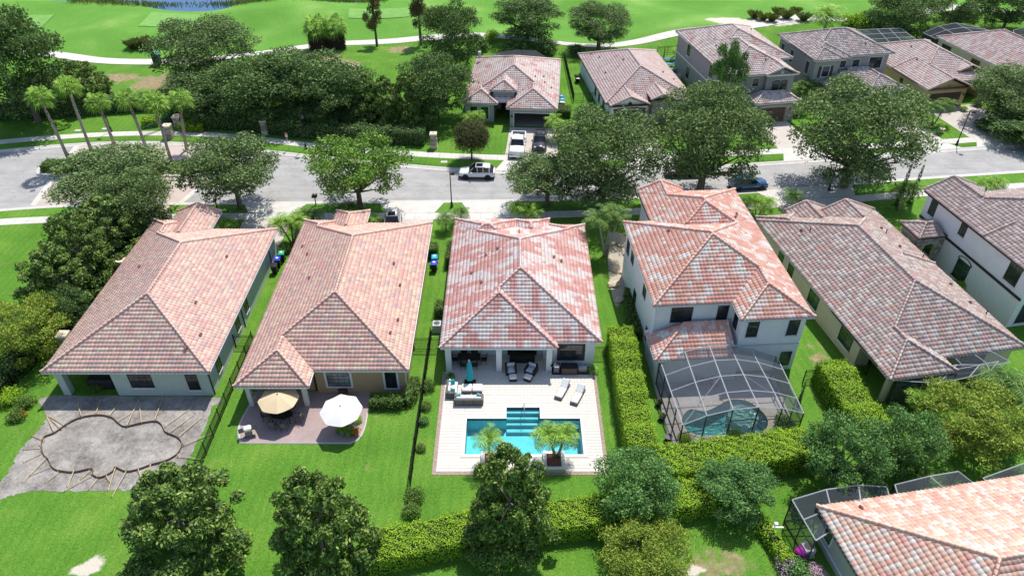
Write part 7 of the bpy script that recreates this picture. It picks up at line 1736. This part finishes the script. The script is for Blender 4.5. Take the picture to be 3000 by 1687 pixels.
for x, nm in ((5.95, 'pale pool pump box right of the dark storage box'), (6.3, 'second pale pump box near the potted agave')): 
    t = thing('pump_box', nm, 'pump', (x, 45.95, .03)); MB().bevbox(-.2, .2, -.15, .15, 0, .42, .03).build('housing', plain('pale housing', (0.5, 0.52, 0.53), .5), t); MB().tube([(0, .15, .3), (.3, .3, .3), (.3, .3, .9)], .03, 5).build('pipe', plain('white paint', (0.72, 0.72, 0.72), 0.5), t)
def pot(px, py, r, h, mat, nm, plant=None, ps=.5, z=.03, lobes=12):
    c = at(px, py, z); t = thing('plant_pot', nm, 'plant pot', (c.x, c.y, z)); MB().lathe([(r * .7, 0), (r, h * .85), (r * 1.08, h * .88), (r * 1.08, h), (r * .88, h), (r * .85, h * .9)], lobes).build('pot', mat, t)
    if plant: link('plant', plant, t, (0, 0, h * .9), 0, ps)
    return t
M_TERR = plain('terracotta', (0.42, 0.17, 0.10), .8); M_POT = plain('grey pot', (0.32, 0.31, 0.30), .8); M_POTB = plain('dark glazed pot', (0.03, 0.02, 0.05), .3)
pot(1736, 1090, .2, .35, M_POT, 'potted agave at the corner of the white pool house', FE_ME[2], .6)
pot(1320, 1112, .38, .5, M_POT, 'square grey pot with slim dragon plants at the porch corner', FE_DK[0], .55, lobes=4)
pot(1929, 1187, .28, .4, M_POTB, 'dark pot beside the cage, farthest of three', SH['green'], .3); pot(1938, 1228, .28, .4, M_POTB, 'dark pot beside the cage, middle of three', SH['green'], .3); pot(1957, 1288, .3, .42, M_POTB, 'dark spiral pot beside the cage, nearest of three')
pot(1003, 1268, .25, .35, M_CAP, 'cream pot with leafy plant under the white parasol', SH['bright'], .45); pot(1025, 1272, .25, .35, M_POT, 'grey pot with broad leaves under the white parasol', FE_ME[0], .5); pot(1045, 1274, .22, .35, M_TERR, 'terracotta pot with red flowers under the white parasol', SH['orange'], .4)
pot(1003, 1150, .35, .45, M_TERR, 'round terracotta pot against the tan wall')
pot(1712, 340, .55, .6, M_TERR, 'large terracotta pot beside the white gabled house', SH['dark'], .8); pot(2757, 388, .35, .6, M_CAP, 'white urn on the small lawn'); pot(2822, 325, .3, .5, M_CAP, 'white planter at the yellow house garage corner', FE_ME[1], .7)
# parasols and dining set of the tan house
def parasol(x, y, z, r, mat, nm, tilt=0.0, n=8):
    t = thing('parasol', nm, 'parasol', (x, y, .02)); MB().tube([(0, 0, 0), (0, 0, z)], .025, 8).build('pole', M_STEEL, t); MB().lathe([(.28, 0), (.26, .08), (.06, .1)], 12).build('base', M_BLACK, t)
    for k in range(n):
        a0, a1 = 2 * PI * k / n + .2, 2 * PI * (k + 1) / n + .2; m = MB(); S1 = 5
        def P(f, a):     # sagging panel
            am = (a0 + a1) / 2; sag = 1 - .07 * f * math.cos((a - am) / (a1 - a0) * PI)
            q = Vector((r * f * sag * math.cos(a), r * f * sag * math.sin(a), -.52 * f ** 1.15 - .05 * f * math.cos((a - am) / (a1 - a0) * PI)))
            return Matrix.Rotation(tilt, 3, 'X') @ q + Vector((0, 0, z))
        for i in range(4):
            for j in range(S1):
                A_, B2 = a0 + (a1 - a0) * j / S1, a0 + (a1 - a0) * (j + 1) / S1; f0, f1 = i / 4, (i + 1) / 4
                m.quad(P(f0, A_), P(f1, A_), P(f1, B2), P(f0, B2))
        m.build('canopy_panel', mat, t); 
        e = Matrix.Rotation(tilt, 3, 'X') @ Vector((r * math.cos(a0), r * math.sin(a0), -.54)) + Vector((0, 0, z)); MB().tube([(0, 0, z - .02), tuple(e)], .012, 4).build('rib', M_BLACK, t)
    MB().lathe([(.05, z), (.05, z + .06), (.01, z + .12)], 8).build('finial', M_BLACK, t)
parasol(-18.55, 40.55, 2.6, 1.62, plain('tan canvas', (0.58, 0.47, 0.30), .85, .05, 2, .2, 30), 'tan eight sided parasol over the patio table'); parasol(-13.35, 39.3, 2.6, 1.66, plain('white canvas', (0.66, 0.65, 0.64), .85, .03, 2, .2, 30), 'white parasol beside the potted flowers', R(4))
SL = plain('striped sling', (0.18, 0.17, 0.155), .8, .5, 30)
dining(-18.5, 40.2, 0, 1.9, 1.1, M_BLACK, SL, 'dark oval table under the tan parasol', '', [(-.55, -.85, PI, 'striped patio chair front left of the tan parasol table'), (.4, -.95, PI, 'striped patio chair front right of the tan parasol table'), (-1.35, .1, PI / 2 + .3, 'striped patio chair at the left end of the tan parasol table'), (1.35, -.1, -PI / 2 - .2, 'striped patio chair at the right end of the tan parasol table'), (.6, .9, 0, 'striped patio chair behind the tan parasol table')], .02, 'striped patio chairs', 'oval')
t = thing('kettle_grill', 'white and black gas grill at the patio corner', 'grill', (-20.75, 38.6, .02), .4); MB().bevbox(-.25, .25, -.22, .22, .1, .7, .03).build('cabinet', plain('grey cabinet', (0.2, 0.2, 0.21), .5), t); MB().bevbox(-.3, .3, -.26, .26, .7, .98, .09).build('hood', plain('white enamel', (0.75, 0.74, 0.72), .4), t)
for s in (-1, 1): MB().box(s * .5 - .2, s * .5 + .2, -.22, .22, .72, .76).build('side_shelf', M_BLACK, t)
for s in (-1, 1): MB().tube([(s * .24, -.2, 0), (s * .24, -.2, .7)], .03, 4).build('leg', M_BLACK, t)
t = thing('smoker_grill', 'black barrel grill against the tan wall', 'grill', (-14.0, 42.7, .02)); MB().lathe([(.22, -.35), (.25, 0), (.22, .35)], 12, Matrix.Translation((0, 0, .75)) @ Matrix.Rotation(PI / 2, 4, 'Y')).build('barrel', M_BLACK, t)
for sx in (-1, 1): MB().tube([(sx * .28, -.15, 0), (sx * .22, 0, .6)], .025, 4).build('leg', M_BLACK, t)
# sets inside the domed cage
M_WHT = MATS['white paint']; c = at(2075, 1108)
dining(c.x, c.y, R(4), 1.5, .9, M_WHT, M_WHT, 'white table inside the domed cage', '', [(-1.0, .3, PI / 2, 'white chair left of the cage table, farther'), (-1.0, -.35, PI / 2, 'white chair left of the cage table, nearer'), (.2, -.8, PI, 'white chair in front of the cage table')], .03, 'white chairs in the domed cage')
# dark covered spa in the sage porch
MB().bevbox(-35.9, -33.6, 43.7, 45.7, 0, .95, .12).build('spa_tub', plain('dark spa cover', (0.02, 0.019, 0.02), .6), label='dark covered spa tub inside the sage house porch', category='spa tub')
# bottom right corner odds and ends
def ac_unit(x, y, rz, nm, w=.8):
    t = thing('air_conditioner', nm, 'air conditioner', (x, y, 0), rz, 'air conditioning units'); MB().bevbox(-w / 2, w / 2, -w / 2, w / 2, .08, .85, .04).build('housing', plain('pale housing', (0.5, 0.52, 0.53), .5), t); MB().lathe([(w * .36, .852), (w * .36, .865), (w * .1, .875)], 14).build('fan_grille', plain('dark grille', (0.08, 0.08, 0.085), .6), t); MB().box(-w * .55, w * .55, -w * .55, w * .55, -.05, .08).build('pad', M_CONC, t)
c = at(2368, 1600, .8); ac_unit(c.x, c.y, R(10), 'air conditioner beside the grey wall at the bottom right'); ac_unit(-6.95, 51.4, 0, 'white air conditioner on the left side of the white pool house'); c = at(1985, 222, .6); ac_unit(c.x, c.y, R(8), 'dark air conditioner between the gabled and mauve houses')
c = at(2345, 1618, .4); t = thing('garden_ball', 'large magenta ball beside the nearest screen cage', 'ball', (c.x, c.y, .45)); MB().lathe([(.02, -.45), (.3, -.34), (.45, 0), (.3, .34), (.02, .45)], 18).build('shell', plain('magenta rubber', (0.45, 0.03, 0.32), .35), t, True)
c = at(2252, 1585); t = thing('bird_feeder', 'white bracket bird feeder on a thin post at the bottom', 'bird feeder', (c.x, c.y, 0)); MB().tube([(0, 0, 0), (0, 0, 1.6)], .03, 6).build('post', M_STEEL, t); MB().box(-.1, .65, -.05, .05, 1.58, 1.65).build('bracket', M_WHT, t); MB().bevbox(-.05, .2, -.12, .12, 1.95, 2.1, .03).build('tray', M_WHT, t); MB().tube([(.05, 0, 1.6), (.05, 0, 1.97)], .03, 5).build('stem', M_WHT, t)
# blue loungers behind the gabled house, grill at its wall
for i, (px, py) in enumerate(((1958, 172), (1962, 188), (1968, 204))):
    c = at(px, py, .4); t = thing('pool_chair', ['farthest of three blue sun loungers beside the mauve house', 'middle of three blue sun loungers beside the mauve house', 'nearest of three blue sun loungers beside the mauve house'][i], 'sun lounger', (c.x, c.y, .0), R(-8), 'blue sun loungers')
    MB().bevbox(-.9, .5, -.32, .32, .35, .43, .02).build('seat', plain('blue sling', (0.03, 0.16, 0.42), .6), t); MB().box(0, .75, -.32, .32, 0, .06, Matrix.Translation((.5, 0, .38)) @ Matrix.Rotation(-.7, 4, 'Y')).build('backrest', MATS['blue sling'], t)
    for sx in (-.8, .4):
        for sy in (-.28, .28): MB().box(sx - .03, sx + .03, sy - .03, sy + .03, 0, .35).build('leg', M_BLACK, t)
c = at(1691, 232, .5); t = thing('barbecue', 'black barbecue with white shelf beside the white gabled house', 'grill', (c.x, c.y, 0), R(95)); MB().bevbox(-.4, .4, -.25, .25, .1, .8, .03).build('cabinet', M_BLACK, t); MB().bevbox(-.42, .42, -.27, .27, .8, 1.1, .1).build('hood', M_BLACK, t); MB().box(-.8, -.42, -.25, .25, .8, .85).build('side_shelf', M_WHT, t)
# things in the open garage
rr = random.Random(4); k_ = .99515
for i in range(9):
    lx, ly = -5.6 + i * .52, 5.9 - .25 * (i % 2); p = lp((6.28 * k_, 94.97 * k_), -4, [(lx, ly)])[0]; w_, h_ = rr.uniform(.2, .32), rr.uniform(.5, 1.7)
    t = thing('garage_box', ['leftmost', 'second', 'third', 'fourth', 'middle', 'sixth', 'seventh', 'eighth', 'rightmost'][i] + ' stacked box in the open garage, counted from left', 'box', (p[0], p[1], .02), R(-4), 'boxes in the open garage')
    z = 0
    while z < h_:
        d = rr.uniform(.25, .45); MB().bevbox(-w_, w_, -.22, .22, z, z + d - .01, .015).build('carton', plain('carton %d' % rr.randrange(5), [(.35, .25, .15), (.5, .5, .5), (.1, .12, .2), (.4, .1, .08), (.15, .15, .15)][rr.randrange(5)], .8), t); z += d

# rocky strip between the white pool house and the two storey house
sheet('rock_bed', plain('pale stone chips', (0.40, 0.36, 0.29), .95, .4, 9, .9, 20), spline([tuple(at(*p).xy) for p in ((1775, 700), (1800, 680), (1838, 700), (1842, 770), (1835, 840), (1808, 900), (1790, 850), (1782, 780))], 4), .02)
rr = random.Random(12)
def boulder(px, py, s, nm):
    c = at(px, py); m = MB(); n = 9; rings = []
    for z, k in ((-.1, .9), (.12, 1.05), (.3, .85), (.42, .4)): rings.append([(k * s * rr.uniform(.75, 1.15) * math.cos(i * 2 * PI / n), k * s * .8 * rr.uniform(.75, 1.15) * math.sin(i * 2 * PI / n), z * s * 1.2) for i in range(n)])
    m.loft(rings); link('boulder', m.mesh('boulder', plain('tan boulder', (0.46, 0.39, 0.28), .9, .3, 3, .6, 10)), None, (c.x, c.y, 0), rr.uniform(0, 6), label=nm, category='boulder', group='boulders between the houses')
for a in ((1790, 715, .7, 'large pale boulder at the top of the rocky strip'), (1822, 720, .6, 'boulder right of the large pale boulder'), (1800, 790, .8, 'flat boulder below the tall palm trunks'), (1825, 800, .55, 'boulder against the shaded white wall'), (1800, 835, .7, 'orange stained boulder in the rocky strip'), (1815, 880, .6, 'lowest boulder of the rocky strip')): boulder(*a)
